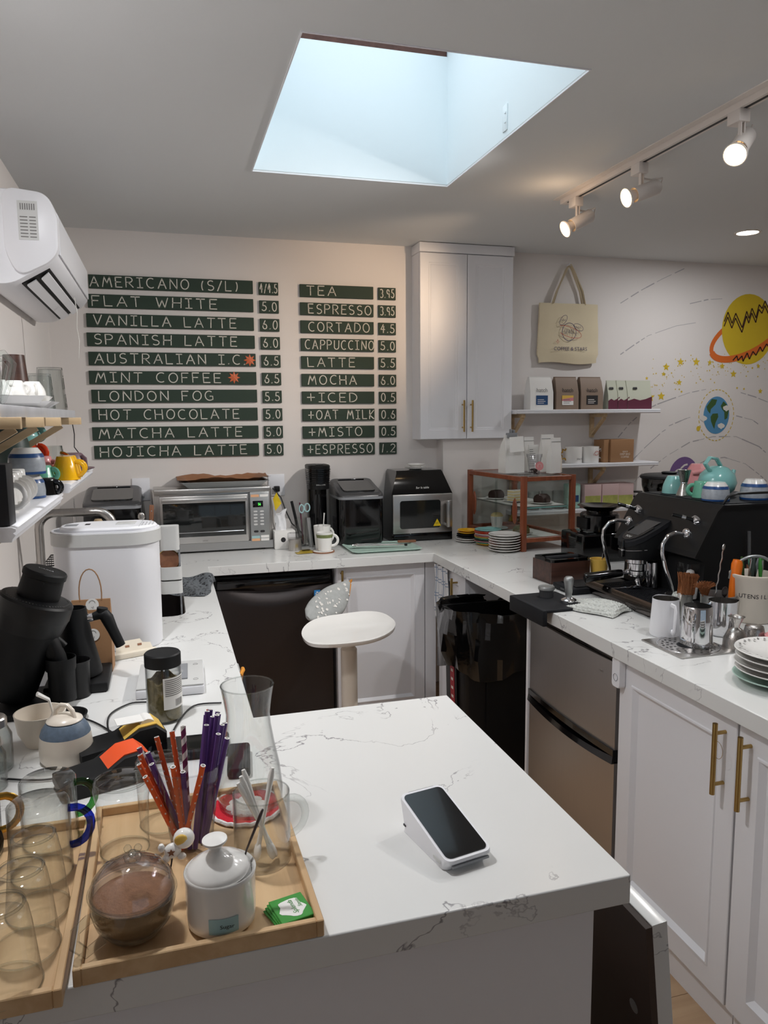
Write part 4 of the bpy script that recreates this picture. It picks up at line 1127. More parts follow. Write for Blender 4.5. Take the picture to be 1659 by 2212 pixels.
# soda maker
t = thing('soda_maker', 'tall slim black soda maker beside the ice maker', 'soda maker', (.79, 4.03, ZW))
m = M(); m.prism(rrect(.10, .20, .04, 5, 0, .03), 0, .012, .003); m.obj('base', 'gloss', t)
m = M(); m.loft([[(x, y, z) for x, y in rrect(.105, .11, .045, 6, 0, .055)] for z in (.012, .36)]); m.obj('column', 'gloss', t, 40)
m = M(); m.loft([[(x, y, .30) for x, y in rrect(.11, .15, .05, 6, .002, .02)], [(x, y, .425) for x, y in rrect(.122, .19, .055, 6, .002, .03)], [(x, y, .43) for x, y in rrect(.112, .18, .05, 6, .002, .03)]]); hd = m.obj('head', 'black', t, 40)
m = M()
for k in range(9): m.loft([[(x, y, .325+k*.010) for x, y in rrect(.117+.001*k, .162+.004*k, .05, 6, .002, .023)], [(x, y, .329+k*.010) for x, y in rrect(.117+.001*k, .162+.004*k, .05, 6, .002, .023)]])
m.obj('rib', 'gloss', hd)['kind'] = 'stuff'
m = M(); m.loft([[(x, y, .4305) for x, y in rrect(.04, .02, .008, 4, .002, -.02)], [(x, y, .434) for x, y in rrect(.04, .02, .008, 4, .002, -.02)]]); m.obj('button', 'gloss', hd)
m = M(); m.lathe([(0, 0), (.018, 0), (.022, .03), (0, .03)], 20, (0, -.0, .27)); m.obj('nozzle', 'black', t)
text_mesh('lettering', 'DRINKMATE', .009, 'whitegrey', TR(.002, -.058, .325) @ FY, hd)

# air fryer
t = thing('air_fryer', 'glossy black air fryer oven with a steel-framed window', 'air fryer', (1.175, 3.93, ZW), 0)
m = M()
w = .352
sec = [(0, 0), (0, .262), (.045, .375), (.06, .388), (.235, .388), (.25, .375), (.25, 0)]   # (y, z)
x_ins = lambda z: 0 if z <= .262 else min(.045, (z-.262)*.36)
m.loft([[( .006+x_ins(z)*1.0, y, z) for y, z in sec], [(0+x_ins(z), y, z) for y, z in sec], [(w-x_ins(z), y, z) for y, z in sec]][1:]); m.obj('housing', 'gloss', t, 30)
m = M(); m.box(.003, -.012, .045, w-.003, .002, .262, .006, 2); d = m.obj('door', 'steelx', t)
P_ = rrect(.235, .155, .014, 4, .160, .150)
m = M(); m.loft([[(a, -.0145, b) for a, b in P_], [(a, -.011, b) for a, b in P_]]); m.obj('window', 'ovenglass', d)
m = M(); m.box(.305, -.05, .075, .335, -.032, .225, .004); m.box(.31, -.034, .08, .33, -.01, .095); m.box(.31, -.034, .205, .33, -.01, .22); m.obj('handle', 'steel', d)
m = M(); m.loft([[(.235, -.0155, .082), (.280, -.0155, .082), (.2575, -.0155, .122)], [(.235, -.0145, .082), (.280, -.0145, .082), (.2575, -.0145, .122)]]); wn = m.obj('warning_triangle', 'warnyellow', d)
m = M(); 
for k in range(3): m.ribbon([(.250+.007*k, .090), (.248+.007*k, .097), (.252+.007*k, .104)], .002, -.0160)
m.obj('warning_mark', 'ink', wn)['kind'] = 'stuff'
text_mesh('lettering', 'Sur la table', .017, 'paper', TR(.18, -.0005+.012, .295) @ RX(math.radians(68)), t, shear=.25)
m = M(); m.box(.01, -.006, .006, w-.01, .01, .043, .004); m.obj('base_lip', 'gloss', t)
# plates stacked inside show faintly through the dark window; saucers on top
plate('white saucer on the air fryer, bottom of three', (1.355, 4.06, ZW+.389), .062, 'ceramic', 'saucers on the air fryer', 'saucer', .009, 'saucer')
plate('white saucer on the air fryer, middle of three', (1.355, 4.06, ZW+.396), .062, 'ceramic', 'saucers on the air fryer', 'saucer', .009, 'saucer')
plate('smaller white dish topping the saucers on the air fryer', (1.358, 4.06, ZW+.404), .050, 'ceramic', 'saucers on the air fryer', 'saucer', .014, 'saucer')

# sage tray with tongs and knife
t = thing('serving_tray', 'pale green rectangular tray in front of the air fryer', 'tray', (1.07, 3.775, ZW), 0)
m = M(); m.loft([[(x, y, z) for x, y in rrect(a, b, .03, 5)] for a, b, z in ((.34, .24, 0), (.375, .275, .010), (.37, .27, .012), (.345, .245, .004))]); m.obj('tray', 'sage', t, 40)
t = thing('kitchen_tongs', 'stainless tongs lying on the pale green tray', 'tongs', (1.06, 3.755, ZW+.012), -.2)
m = M(); m.tube([(-.13, .01, .012), (-.07, .008, .014), (.05, .004, .010), (.13, 0, .008)], [.010, .006, .006, .005], 8, flat=.5); m.obj('arm', 'steel', t)
m = M(); m.tube([(-.13, -.012, .008), (-.07, -.010, .009), (.05, -.004, .008), (.13, 0, .008)], [.010, .006, .006, .005], 8, flat=.5); m.obj('arm', 'steel', t)
m = M()
for k in range(5): m.ball((-.14+.004*k, -.014+.007*k, .012), .009, (1.4, .7, .8), 8)
m.obj('grip_end', 'steel', t)
m = M(); m.box(.125, -.008, .002, .14, .008, .014, .002); m.obj('end_cap', 'black', t)
t = thing('cake_knife', 'long thin knife with a wooden handle across the tray', 'knife', (1.15, 3.845, ZW+.012), -.12)
m = M(); m.box(-.15, -.006, .002, .03, .006, .0035); m.obj('blade', 'steel', t)
m = M(); m.box(.03, -.008, 0, .13, .008, .013, .003); m.obj('handle', 'handlewood', t)

# cups and small things left of the soda maker
mug('white mug with black lettering and a spoon in it', (.770, 3.85, ZW), .036, .045, .125, 'ceramic', .5, group='white mugs by the soda maker')
o = bpy.data.objects['mug']  # first mug made keeps its own name
t = thing('coaster', 'round cork-edged coaster under the small green-banded mug', 'coaster', (.757, 3.765, ZW))
m = M(); m.lathe([(0, 0), (.058, 0), (.058, .006), (0, .006)], 28); m.obj('disc', 'handlewood', t)
m = M(); m.lathe([(0, .0062), (.052, .0062)], 28); m.obj('face', 'paper', t)
g = mug('white glass mug with a green leaf band on the coaster', (.765, 3.765, ZW+.0065), .034, .043, .095, 'ceramic', -.1, out=.03)
m = M(); m.lathe([(.0395, .068), (.0432, .086)], 28)
for v in m.bm.verts: v.co.x *= 1.02; v.co.y *= 1.02
m.obj('leaf_band', mat('leaf_band', (120, 130, 80), .5, var=.8, vscale=160), g)
for ob in list(bpy.data.objects):
    if ob.get('label') == 'white mug with black lettering and a spoon in it':
        m = M(); m.tube([(.0438*math.cos(a)*1.02, .0438*math.sin(a)*1.02, .085) for a in [-2.4+.1*k for k in range(12)]], .012, 4, flat=.15); 
        m.bm.free(); m.bm = bmesh.new()
        write(m, 'CAFE', -.03, .012, .078, .016, .0035, -.0455)
        write(m, 'ZIP', -.03, .005, .05, .014, .003, -.0435)
        m.obj('lettering', 'ink', ob)['kind'] = 'stuff'
t = thing('spoon', 'white porcelain spoon standing in the lettered mug', 'spoon', (.772, 3.855, ZW+.04), 0, rot=(0, .08, 0))
m = M(); m.tube([(0, 0, 0), (0, 0, .11), (0, 0, .15)], [.005, .006, .008], 8, flat=.5); m.obj('spoon', 'ceramic', t)
t = thing('tissue_box', 'white tissue box with a tissue pulled out beside the oven', 'tissue box', (.585, 3.965, ZW), 0)
m = M(); m.box(-.055, -.055, 0, .055, .055, .095, .003); m.obj('carton', 'paper', t)
m = M(); m.lathe([(0, 0), (.010, 0)], 12); m.T = Matrix.Identity(4)
m.bm.free(); m.bm = bmesh.new(); m.T = TR(-.01, -.0555, .05) @ RX(PI/2); m.lathe([(0, .0005), (.013, .0005), (.013, 0)], 14); m.obj('printed_spot', 'ink', t)
m = M(); vv = []
random.seed(5)
for k in range(6):
    z = k/5; r = .03-.008*math.sin(z*3)+.01*z
    vv.append([((r+.008*math.sin(j*1.9+k))*math.cos(2*PI*j/12)*.9-.015, (r*.4+.006*math.sin(j*2.3+k))*math.sin(2*PI*j/12), .094+z*.10+(.015*math.sin(j*1.3) if k == 5 else 0)) for j in range(12)])
m.loft(vv, False, False); m.obj('tissue', 'tissue', t)
t = thing('spice_jar', 'small steel canister with a clear lid beside the tissue box', 'canister', (.628, 3.865, ZW))
m = M(); m.lathe([(0, 0), (.034, 0), (.035, .003), (.035, .06), (.033, .062), (0, .062)], 28); m.obj('body', 'steel', t)
m = M(); m.lathe([(.033, .062), (.037, .062), (.037, .088), (.033, .091), (0, .091)], 28); m.obj('lid', 'plasticclear', t)
t = thing('snack_packet', 'small gold foil packet lying on the back counter', 'packet', (.665, 3.765, ZW), .15)
m = M(); m.loft([[(-.042, y, .002), (-.03, y, .004)] for y in (-.02, .02)], False, False, False)
m.bm.free(); m.bm = bmesh.new()
m.loft([[(x, y, z) for y, z in ((-.026, .002), (0, .002+s*.016), (.026, .003), (0, 0))] for x, s in ((-.05, 0), (-.04, .3), (-.02, 1), (.02, 1), (.04, .3), (.05, 0))]); m.obj('foil', 'gold', t, 60)
m = M(); m.box(-.02, -.012, .0165, .022, .008, .0172); m.obj('print', 'beans', t)
# glass jar holding pens, scissors, brush
t = thing('utensil_jar', 'clear glass jar holding pens and scissors beside the soda maker', 'jar', (.69, 3.99, ZW))
m = M(); m.lathe([(0, 0), (.036, 0), (.042, .15), (.040, .15), (.034, .004), (0, .004)], 28); m.obj('jar', 'glass', t)
def stick(name, label, cat, loc, top, r, matn, parent=None, flat=1):
    m = M(); m.tube([(0, 0, 0), tuple(Vector(top)*.5), top], r, 8, flat=flat); o = m.obj(name, matn, None, 40, loc); tag(o, label, cat); return o
stick('marker', 'black marker leaning in the glass jar', 'pen', (.685, 3.985, ZW+.008), (-.05, .0, .235), .0075, 'matblack')
stick('paintbrush_pen', 'thin patterned pencil standing in the glass jar', 'pencil', (.695, 3.995, ZW+.008), (-.015, 0, .225), .004, 'mauvebag')
t = thing('scissors', 'pale blue handled scissors standing in the glass jar', 'scissors', (.70, 3.985, ZW+.01))
m = M(); m.tube([(.018+.014*math.cos(2*PI*k/14), 0, .195+.022*math.sin(2*PI*k/14)) for k in range(14)], .004, 6, closed=True); m.obj('handle_loop', 'ltblue', t)
m = M(); m.tube([(-.012+.012*math.cos(2*PI*k/14), 0, .19+.022*math.sin(2*PI*k/14)) for k in range(14)], .004, 6, closed=True); m.obj('handle_loop', 'ltblue', t)
m = M(); m.box(-.004, -.002, 0, .01, .002, .17); m.obj('blade', 'steel', t)
stick('silicone_brush', 'pale grey tapered brush leaning by the glass jar', 'brush', (.728, 3.93, ZW), (-.012, .02, .155), .012, 'alu')
# wall outlets and plugs
for k, (x, lab) in enumerate(((-.13, 'white wall outlet with a plug behind the left ice maker'), (.585, 'white wall outlet behind the toaster oven'))):
    t = thing('wall_outlet', lab, 'outlet', (x, YB-.001, 1.235))
    m = M(); m.box(-.045, -.006, -.06, .045, 0, .06, .002); m.obj('cover', 'white', t)
    m = M(); m.lathe([(0, 0), (.012, 0), (.012, .012), (0, .012)], 12); m.T = Matrix.Identity(4)
    m.bm.free(); m.bm = bmesh.new(); m.box(-.015, -.03, -.035, .015, -.005, -.005, .003); m.obj('plug', 'white' if k == 0 else 'black', t)
m = M(); m.tube([(.56, 4.16, 1.22), (.60, 4.13, 1.17), (.62, 4.10, 1.10), (.65, 4.09, 1.03), (.70, 4.09, .98), (.73, 4.1, .93)], .0035, 8)
t = m.obj('cable', 'cord', None, 60); tag(t, 'black cord with a yellow flag tag beside the toaster oven', 'cable')
m = M(); m.loft([[(.575, 4.12, 1.20), (.60, 4.115, 1.14), (.565, 4.11, 1.10), (.555, 4.12, 1.165)], [(.575, 4.122, 1.20), (.60, 4.117, 1.14), (.565, 4.112, 1.10), (.555, 4.122, 1.165)]]); m.obj('tag', 'warnyellow', t, label='yellow warning tag')

# ================= left counter =================
# bread machine: tall stadium-shaped white appliance
t = thing('bread_machine', 'large white oval-topped kitchen appliance with grey handle bands', 'appliance', (-.180, 2.40, ZW), -.06)
t.scale = (1, 1, .985)
def stad(w, d, n=10): return rrect(w, d, d/2-.0005, n)
m = M()
m.loft([[(x, y, 0) for x, y in stad(.290, .16)], [(x, y, .008) for x, y in stad(.298, .172)], [(x, y, .30) for x, y in stad(.302, .190)], [(x, y, .345) for x, y in stad(.304, .192)]]); m.obj('body', 'white', t, 40)
m = M(); m.loft([[(x, y, 0) for x, y in stad(.28, .155)], [(x, y, -.0) for x, y in stad(.28, .155)], [(x, y, .006) for x, y in stad(.292, .166)]]); m.obj('base', 'grey', t)
def band(a0, a1, z0, z1, w, d, th):
    P0 = stad(w, d, 14); P1 = stad(w+th*2, d+th*2, 14); n = len(P0)
    idx = [i % n for i in range(int(a0*n), int(a1*n)+1)]
    rings = []
    for i in idx:
        a, b = P0[i], P1[i]
        rings.append([(a[0], a[1], z0), (b[0], b[1], z0), (b[0], b[1], z1), (a[0], a[1], z1)])
    m = M(); m.loft(rings); return m
band(.50, .735, .325, .362, .306, .194, .004).obj('handle', 'whitegrey', t, 40, label='grey carrying handle')
band(.745, 1.22, .325, .362, .306, .194, .004).obj('handle', 'whitegrey', t, 40, label='grey carrying handle')
m = M()
for (w_, d_, z) in ((.322, .210, .345), (.322, .210, .368)): pass
P0, P1 = stad(.308, .196), stad(.294, .182)
m.loft([[(x, y, .345) for x, y in P0], [(x, y, .366) for x, y in P0], [(x, y, .366) for x, y in P1], [(x, y, .352) for x, y in P1]], True, True); m.obj('rim', 'white', t, 30)
m = M(); m.loft([[(x+.008, y, .353) for x, y in stad(.274, .164)], [(x+.008, y, .372) for x, y in stad(.278, .168)], [(x+.008, y, .378) for x, y in stad(.266, .156)]]); lid = m.obj('lid', 'white', t, 40)
m = M(); m.box(.03, -.02, .3782, .085, .035, .3800, .0005); m.obj('lid_window', 'whitegrey', lid)
m = M(); m.box(-.115, -.02, .3782, -.08, .02, .3788); m.obj('logo_plate', 'grey', lid)
m = M(); m.box(-.060, -.004, .3782, -.046, .022, .3788); m.obj('badge', 'ink', lid)
m = M()
for i in range(4):
    for j in range(4): m.box(.105+.010*i, -.045+.02*j, .3782, .109+.010*i, -.042+.02*j, .3787)
m.obj('keypad', 'inkgrey', lid)['kind'] = 'stuff'
m = M(); m.box(.101, -.082, .3782, .1017, .082, .3786); m.obj('seam', 'grey', lid)

# dish caddy and things in it
t = thing('cutlery_caddy', 'tall pale grey caddy with cups hooked over the sink edge', 'caddy', (.002, 2.66, ZW), 0)
m = M(); m.loft([[(x, y, z) for x, y in rrect(.066, .05, .014, 4, .0, .10)] for z in (.225, .310)]); m.obj('top_cup', 'whitegrey', t, 40)
m = M(); m.box(.028, .085, -.02, .034, .115, .24); m.obj('rail', 'grey', t)
for k, z in enumerate((.075, .125)):
    m = M(); a = rrect(.075, .11, .016, 4, .0, .10); b = rrect(.069, .104, .014, 4, .0, .10)
    m.loft([[(x, y, z) for x, y in a], [(x, y, z+.045) for x, y in a], [(x, y, z+.045) for x, y in b], [(x, y, z+.004) for x, y in b]]); m.obj('cup', 'whitegrey', t, 40)
t = thing('wood_coaster', 'round wooden lid standing in the grey caddy', 'lid', (-.005, 2.765, ZW+.185), 0, rot=(PI/2-.1, 0, 0))
m = M(); m.lathe([(0, 0), (.036, 0), (.038, .004), (.036, .009), (0, .009)], 28); m.obj('disc', 'handlewood', t)
m = M(); m.lathe([(.038, .001), (.0395, .004), (.038, .008)], 28); m.obj('edge', 'labelyellow', t)

# gray dish cloth draped over the counter
def cloth(name, label, matn, loc, w, d, amp, seed, waffle=0, rz=0, fold=None, cat='cloth', nx=26, ny=22, thick=.004):
    random.seed(seed)
    ph = [random.uniform(0, 6) for _ in range(8)]
    def h(x, y):
        z = amp*(.5+.5*math.sin(x*18+ph[0]+math.sin(y*14+ph[1])))*(.5+.5*math.sin(y*16+ph[2]+x*9))
        z += amp*.25*math.sin(x*43+y*31+ph[3])
        if waffle: z += .0016*(math.sin(x*2*PI/waffle)*math.sin(y*2*PI/waffle))
        return max(0, z)
    m = M(RZ(rz)); top = []; bot = []
    for i in range(nx+1):
        r1, r2_ = [], []
        for j in range(ny+1):
            x = w*(i/nx-.5); y = d*(j/ny-.5)
            x += .012*math.sin(y*22+ph[4]); y += .012*math.sin(x*19+ph[5])
            z = h(x, y)
            edge = min(1, min(i, nx-i, j, ny-j)/1.5)
            p = [x, y, z*(.3+.7*edge)+thick*edge]
            if fold: p = fold(p)
            r1.append(m.v(p)); r2_.append(m.v((p[0], p[1], p[2]-thick*edge-.0005)))
        top.append(r1); bot.append(r2_)
    for g, fl in ((top, 0), (bot, 1)):
        for a, b in zip(g, g[1:]):
            for j in range(ny): m.bm.faces.new((a[j], b[j], b[j+1], a[j+1]) if not fl else (a[j], a[j+1], b[j+1], b[j]))
    bd = lambda g: g[0] + [r[-1] for r in g[1:]] + list(reversed(g[-1][:-1])) + [r[0] for r in reversed(g[1:-1])]
    A, B = bd(top), bd(bot)
    for k in range(len(A)):
        try: m.bm.faces.new((A[k], A[(k+1) % len(A)], B[(k+1) % len(B)], B[k]))
        except ValueError: pass
    o = m.obj(name, matn, None, 80, loc); tag(o, label, cat); return o
o = cloth('dish_cloth', 'dark grey honeycomb dish cloth crumpled at the sink edge', 'greycloth', (.085, 3.10, ZW), .15, .24, .042, 11, 0, -.3, nx=30, ny=44)
m = M()
# honeycomb pattern: small raised lozenges
random.seed(2)
dims = [(x, y) for x in [-.06+.012*i for i in range(11)] for y in [-.10+.014*j for j in range(15)]]
MTc = MT['greycloth'].node_tree
vn = MTc.nodes.new('ShaderNodeTexVoronoi'); vn.inputs['Scale'].default_value = 75
tc_ = MTc.nodes.new('ShaderNodeTexCoord'); MTc.links.new(tc_.outputs['Object'], vn.inputs['Vector'])
rp = MTc.nodes.new('ShaderNodeValToRGB'); rp.color_ramp.elements[0].color = srgb(38, 40, 44); rp.color_ramp.elements[1].color = srgb(98, 102, 106); rp.color_ramp.elements[0].position = .25; rp.color_ramp.elements[1].position = .45
MTc.links.new(vn.outputs['Distance'], rp.inputs[0]); MTc.links.new(rp.outputs[0], MTc.nodes['Principled BSDF'].inputs['Base Color'])
bpn = MTc.nodes.new('ShaderNodeBump'); bpn.inputs['Distance'].default_value = .003; MTc.links.new(vn.outputs['Distance'], bpn.inputs['Height']); MTc.links.new(bpn.outputs[0], MTc.nodes['Principled BSDF'].inputs['Normal'])
MTw = MT['waffle'].node_tree
vn = MTw.nodes.new('ShaderNodeTexVoronoi'); vn.inputs['Scale'].default_value = 95; vn.inputs['Randomness'].default_value = .25
tc_ = MTw.nodes.new('ShaderNodeTexCoord'); MTw.links.new(tc_.outputs['Object'], vn.inputs['Vector'])
bpn = MTw.nodes.new('ShaderNodeBump'); bpn.inputs['Distance'].default_value = .010; bpn.invert = True; MTw.links.new(vn.outputs['Distance'], bpn.inputs['Height']); MTw.links.new(bpn.outputs[0], MTw.nodes['Principled BSDF'].inputs['Normal'])
m.bm.free()

# faucet
t = thing('kitchen_faucet', 'brushed steel square-arched kitchen faucet behind the white appliance', 'faucet', (-.455, 2.98, ZW))
pts = [(0, 0, .01), (0, 0, .29)]
for k in range(1, 7): a = PI/2*k/6; pts.append((.055-.055*math.cos(a), 0, .29+.055*math.sin(a)))
pts += [(.20, 0, .345)]
for k in range(1, 7): a = PI/2*k/6; pts.append((.20+.055*math.sin(a), 0, .345-.055+.055*math.cos(a)))
pts += [(.262, 0, .12)]
m = M(); m.tube(pts, .0155, 16); m.obj('spout', 'steel', t, 50)
m = M(); m.lathe([(0, 0), (.028, 0), (.028, .01), (.022, .02), (.018, .05), (0, .05)], 24); m.obj('base', 'steel', t)
m = M(); m.tube([(0, -.015, .09), (0, -.05, .10), (.0, -.09, .13)], [.010, .008, .006], 10); m.obj('lever', 'steel', t)
# soap pump
t = thing('soap_dispenser', 'pale lilac pump soap bottle beside the faucet', 'soap dispenser', (-.395, 2.36, ZW))
m = M(); m.lathe([(0, 0), (.03, 0), (.032, .01), (.032, .13), (.022, .15), (.016, .155), (0, .155)], 24); m.obj('bottle', 'whitepump', t)
m = M(); m.lathe([(.017, .150), (.017, .17), (.012, .172), (.012, .185), (.0135, .187), (.0135, .213), (.011, .216), (0, .216)], 20); p_ = m.obj('pump', 'whitepump', t)
m = M(); m.tube([(.01, 0, .208), (.03, 0, .209), (.045, 0, .206)], [.005, .0042, .003], 8); m.obj('nozzle', 'whitepump', p_)
# strainers, muddler behind
def strainer(label, loc, rz, r=.05, rot=None):
    t = thing('strainer', label, 'strainer', loc, rz, 'wire strainers by the sink', rot=rot)
    m = M(); m.lathe([(r*math.cos(a), r*math.sin(a)) for a in [-PI/2+PI/2*k/6 for k in range(7)]], 24); m.obj('mesh_bowl', 'smokeglass', t, 60)
    m = M(); m.tube([(r*math.cos(2*PI*k/24), r*math.sin(2*PI*k/24), 0) for k in range(24)], .003, 6, closed=True); m.obj('rim', 'chrome', t)
    m = M(); m.tube([(r, .006, 0), (r+.05, .003, 0), (r+.13, 0, 0), (r+.05, -.003, 0), (r, -.006, 0)], .002, 6); m.obj('handle', 'chrome', t)
strainer('wire mesh strainer propped bowl out behind the faucet arch', (-.375, 3.38, ZW+.175), 0, .052, rot=(PI/2-.3, -PI/2, 0))
strainer('second wire strainer lying lower behind the faucet arch', (-.35, 3.30, ZW+.18), 0, .055, rot=(0, 0, 0))
strainer('small strainer whose wire loop shows behind the white appliance', (-.16, 3.30, ZW+.170), 0, .045, rot=(0, 0, .6))
t = thing('drying_rack', 'dark wire drying rack behind the faucet', 'dish rack', (-.40, 3.15, ZW))
m = M()
for k in range(6): m.tube([(-.08, .0+.05*k, .01), (-.08, .05*k, .12), (.28, .05*k, .12), (.28, .05*k, .01)], .0025, 6)
for z in (.01, .12): m.tube([(-.08, 0, z), (-.08, .25, z), (.28, .25, z), (.28, 0, z)], .003, 6, closed=True)
m.obj('wire_frame', 'cord', t)
t = thing('muddler', 'blond wooden muddler standing upright behind the faucet', 'muddler', (-.29, 3.45, ZW))
m = M(); m.lathe([(0, 0), (.018, 0), (.016, .10), (.015, .2), (.02, .22), (.021, .245), (.014, .258), (0, .26)], 20); m.obj('muddler', 'pine', t)
t = thing('plastic_tub', 'small clear plastic tub behind the faucet arch', 'tub', (-.405, 3.22, ZW+.1235))
m = M(); m.lathe([(0, 0), (.022, 0), (.024, .05), (.022, .05), (.02, .003), (0, .003)], 20); m.obj('tub', 'plasticclear', t)
t = thing('kitchen_knife', 'knife with brown riveted wooden handle upright by the toaster oven', 'knife', (-.082, 3.87, ZW+.16), 0, rot=(0, .07, 0))
m = M(); m.box(-.011, -.006, .0, .011, .006, .105, .004); m.obj('handle', 'handlewood', t)
m = M(); m.box(-.012, -.001, -.12, .009, .001, 0); m.obj('blade', 'steel', t)
m = M()
for z in (.03, .075): m.T = TR(0, -.0062, z) @ RX(PI/2); m.lathe([(0, .001), (.003, .001), (.003, 0)], 10)
m.obj('rivet', 'chrome', t)['kind'] = 'stuff'
t = thing('knife_block', 'dark knife rack tucked left of the toaster oven', 'knife block', (-.095, 3.87, ZW))
m = M(); m.box(-.03, -.04, 0, .03, .04, .158, .004); m.obj('block', 'smoke', t)
t = thing('metal_spoon', 'round-headed steel spoon upright by the toaster oven', 'spoon', (-.125, 3.86, ZW), 0)
m = M(); m.tube([(0, 0, 0), (0, 0, .19)], .003, 6); m.ball((0, 0, .21), .017, (1, .35, 1.3), 14); m.obj('spoon', 'steel', t)

# paper bag
t = thing('paper_bag', 'small brown kraft bag with twisted handle and round stickers', 'bag', (-.212, 2.165, ZW), -.05)
m = M(); q = lambda a, b, z: [(-a, -b, z), (a, -b, z), (a, b, z), (-a, b, z)]
m.loft([q(.050, .03, 0), q(.051, .028, .06), q(.050, .012, .17), q(.050, .003, .198)]); m.obj('bag', 'kraft', t, 15)
m = M(); m.tube([(.028*math.cos(a)*(1+.25*math.sin(a)), -.004, .195+.088*math.sin(a)) for a in [PI*k/14 for k in range(15)]], .0018, 6); m.obj('handle', 'kraft', t)
for z, yy in ((.185, -.0095), (.105, -.0245)):
    m = M(TR(.004, yy, z) @ RX(PI/2-.09)); m.lathe([(0, .0008), (.017, .0008), (.017, 0)], 24); s_ = m.obj('sticker', 'paper', t)
    m = M(TR(.004, yy-.001, z) @ RX(-.09)); m.ribbon([(.008*math.cos(k*.5), .004+.008*math.sin(k*.5)) for k in range(7)], .0012, -.0006); m.ribbon([(-.002, -.006), (.002, -.010), (.003, -.004)], .0015, -.0006); m.obj('print', 'inkgrey', s_)['kind'] = 'stuff'

# gooseneck kettle on its base
t = thing('electric_kettle', 'matte black gooseneck kettle on its square base', 'kettle', (-.232, 2.085, ZW), 0)
m = M(); m.box(-.085, -.115, .0, .068, .125, .026, .006); m.obj('power_base', 'matblack', t)
m = M(); m.lathe([(0, .026), (.013, .026), (.013, .036), (0, .037)], 20, (.048, .105, 0)); m.obj('dial', 'matblack', t)
m = M(); m.lathe([(0, .027), (.055, .027), (.062, .032), (.062, .04), (.044, .12), (.034, .18), (.031, .205), (.028, .205), (.03, .18), (0, .17)], 36, (-.012, -.035, 0)); m.obj('body', 'matblack', t, 50)
m = M(); m.lathe([(0, .175), (.027, .178), (.027, .185), (0, .188)], 28, (-.012, -.035, 0)); m.obj('lid', 'matblack', t)
m = M(); m.tube([(.018, -.035, .175), (.034, -.035, .177)], .011, 16); m.obj('collar', 'chrome', t)
m = M(); m.tube([(.032, -.035, .177), (.048, -.035, .182), (.060, -.035, .183), (.068, -.035, .172), (.080, -.035, .14), (.098, -.035, .095)], [.010, .0125, .017, .0165, .0135, .0125], 14); m.tube([(.055, -.035, .185), (.058, -.035, .200)], [.013, .014], 14); m.obj('handle', 'matblack', t, 50)
m = M(); m.tube([(-.04, -.06, .05), (-.075, -.075, .06), (-.09, -.085, .12), (-.10, -.09, .18), (-.125, -.10, .195)], [.010, .008, .006, .005, .004], 10); m.obj('spout', 'matblack', t, 50)

# coffee grinder, tilted barrel
t = thing('coffee_grinder', 'tall matte black coffee grinder with a tilted barrel', 'coffee grinder', (-.33, 1.93, ZW), 0)
m = M(); m.loft([[(x, y, z) for x, y in rrect(.15, .19, .03, 5, .0, .0)] for z in (0, .014)]); m.obj('base_plate', 'matblack', t)
m = M(); m.loft([[(x, y, z) for x, y in rrect(.04, .05, .012, 4, -.055, .05)] for z in (.014, .12)]); m.obj('stand', 'matblack', t)
T0 = TR(-.058, 0, .03) @ RY(.33)
m = M(T0); m.lathe([(0, 0), (.052, 0), (.060, .01), (.068, .12), (.074, .17)], 36); m.obj('barrel', 'matblack', t, 40)
m = M(T0); m.lathe([(.074, .17), (.077, .18), (.082, .205), (.084, .21), (.084, .243), (.080, .248), (.055, .252), (0, .252)], 40); m.obj('adjustment_ring', 'black', t, 30)
m = M(T0)
for k in range(60):
    a = 2*PI*k/60
    T1 = T0 @ RZ(a); mm2 = m; mm2.T = T1; mm2.box(.070, -.0005, .2497, .073 if k % 5 else .0755, .0005, .2503)
m.obj('scale_mark', 'inkgrey', t)['kind'] = 'stuff'
m = M(T0); m.lathe([(.048, .252), (.049, .262), (.047, .30), (.050, .302), (.050, .314), (.047, .318), (0, .318)], 36); cp_ = m.obj('hopper_cap', 'matblack', t, 30)
text_mesh('lettering', 'VARIA', .014, 'grey', T0 @ TR(0, 0, .3188) @ RZ(-.25), cp_)
m = M(T0); m.tube([(.055, -.01, .17), (.082, -.01, .155), (.09, -.01, .15)], .010, 12); m.obj('side_knob', 'matblack', t)
m = M(); m.tube([(.01, -.02, .20), (.045, -.02, .155), (.060, -.02, .118), (.066, -.02, .09)], [.03, .024, .021, .02], 18); m.obj('chute', 'matblack', t, 50)
t = thing('dosing_cup', 'matte black dosing cup under the grinder chute', 'cup', (-.262, 1.905, ZW+.016))
m = M(); m.lathe([(0, 0), (.031, 0), (.031, .07), (.0335, .078), (.0345, .105), (.033, .105), (.031, .078), (.029, .004), (0, .004)], 32); m.obj('body', 'matblack', t)
t = thing('dosing_jug', 'smaller dark cup behind the dosing cup on the kettle side', 'cup', (-.235, 1.965, ZW+.001))
m = M(); m.lathe([(0, 0), (.03, 0), (.031, .085), (.034, .092), (.032, .092), (.029, .085), (.028, .004), (0, .004)], 32); m.obj('body', 'black', t)
t = thing('puck_dish', 'flat round black dish in front of the grinder', 'dish', (-.245, 1.81, ZW))
m = M(); m.lathe([(0, 0), (.042, 0), (.047, .014), (.043, .014), (.038, .004), (0, .004)], 32); m.obj('dish', 'matblack', t)
m = M(); m.tube([(-.5, 2.25, 1.07), (-.495, 2.25, 1.13), (-.47, 2.25, 1.155), (-.44, 2.25, 1.13), (-.44, 2.24, 1.06), (-.43, 2.2, .95), (-.42, 2.1, .925)], .0045, 8)
tag(m.obj('cable', 'cord', None, 60), 'black looped cord against the left wall above the grinder', 'cable')

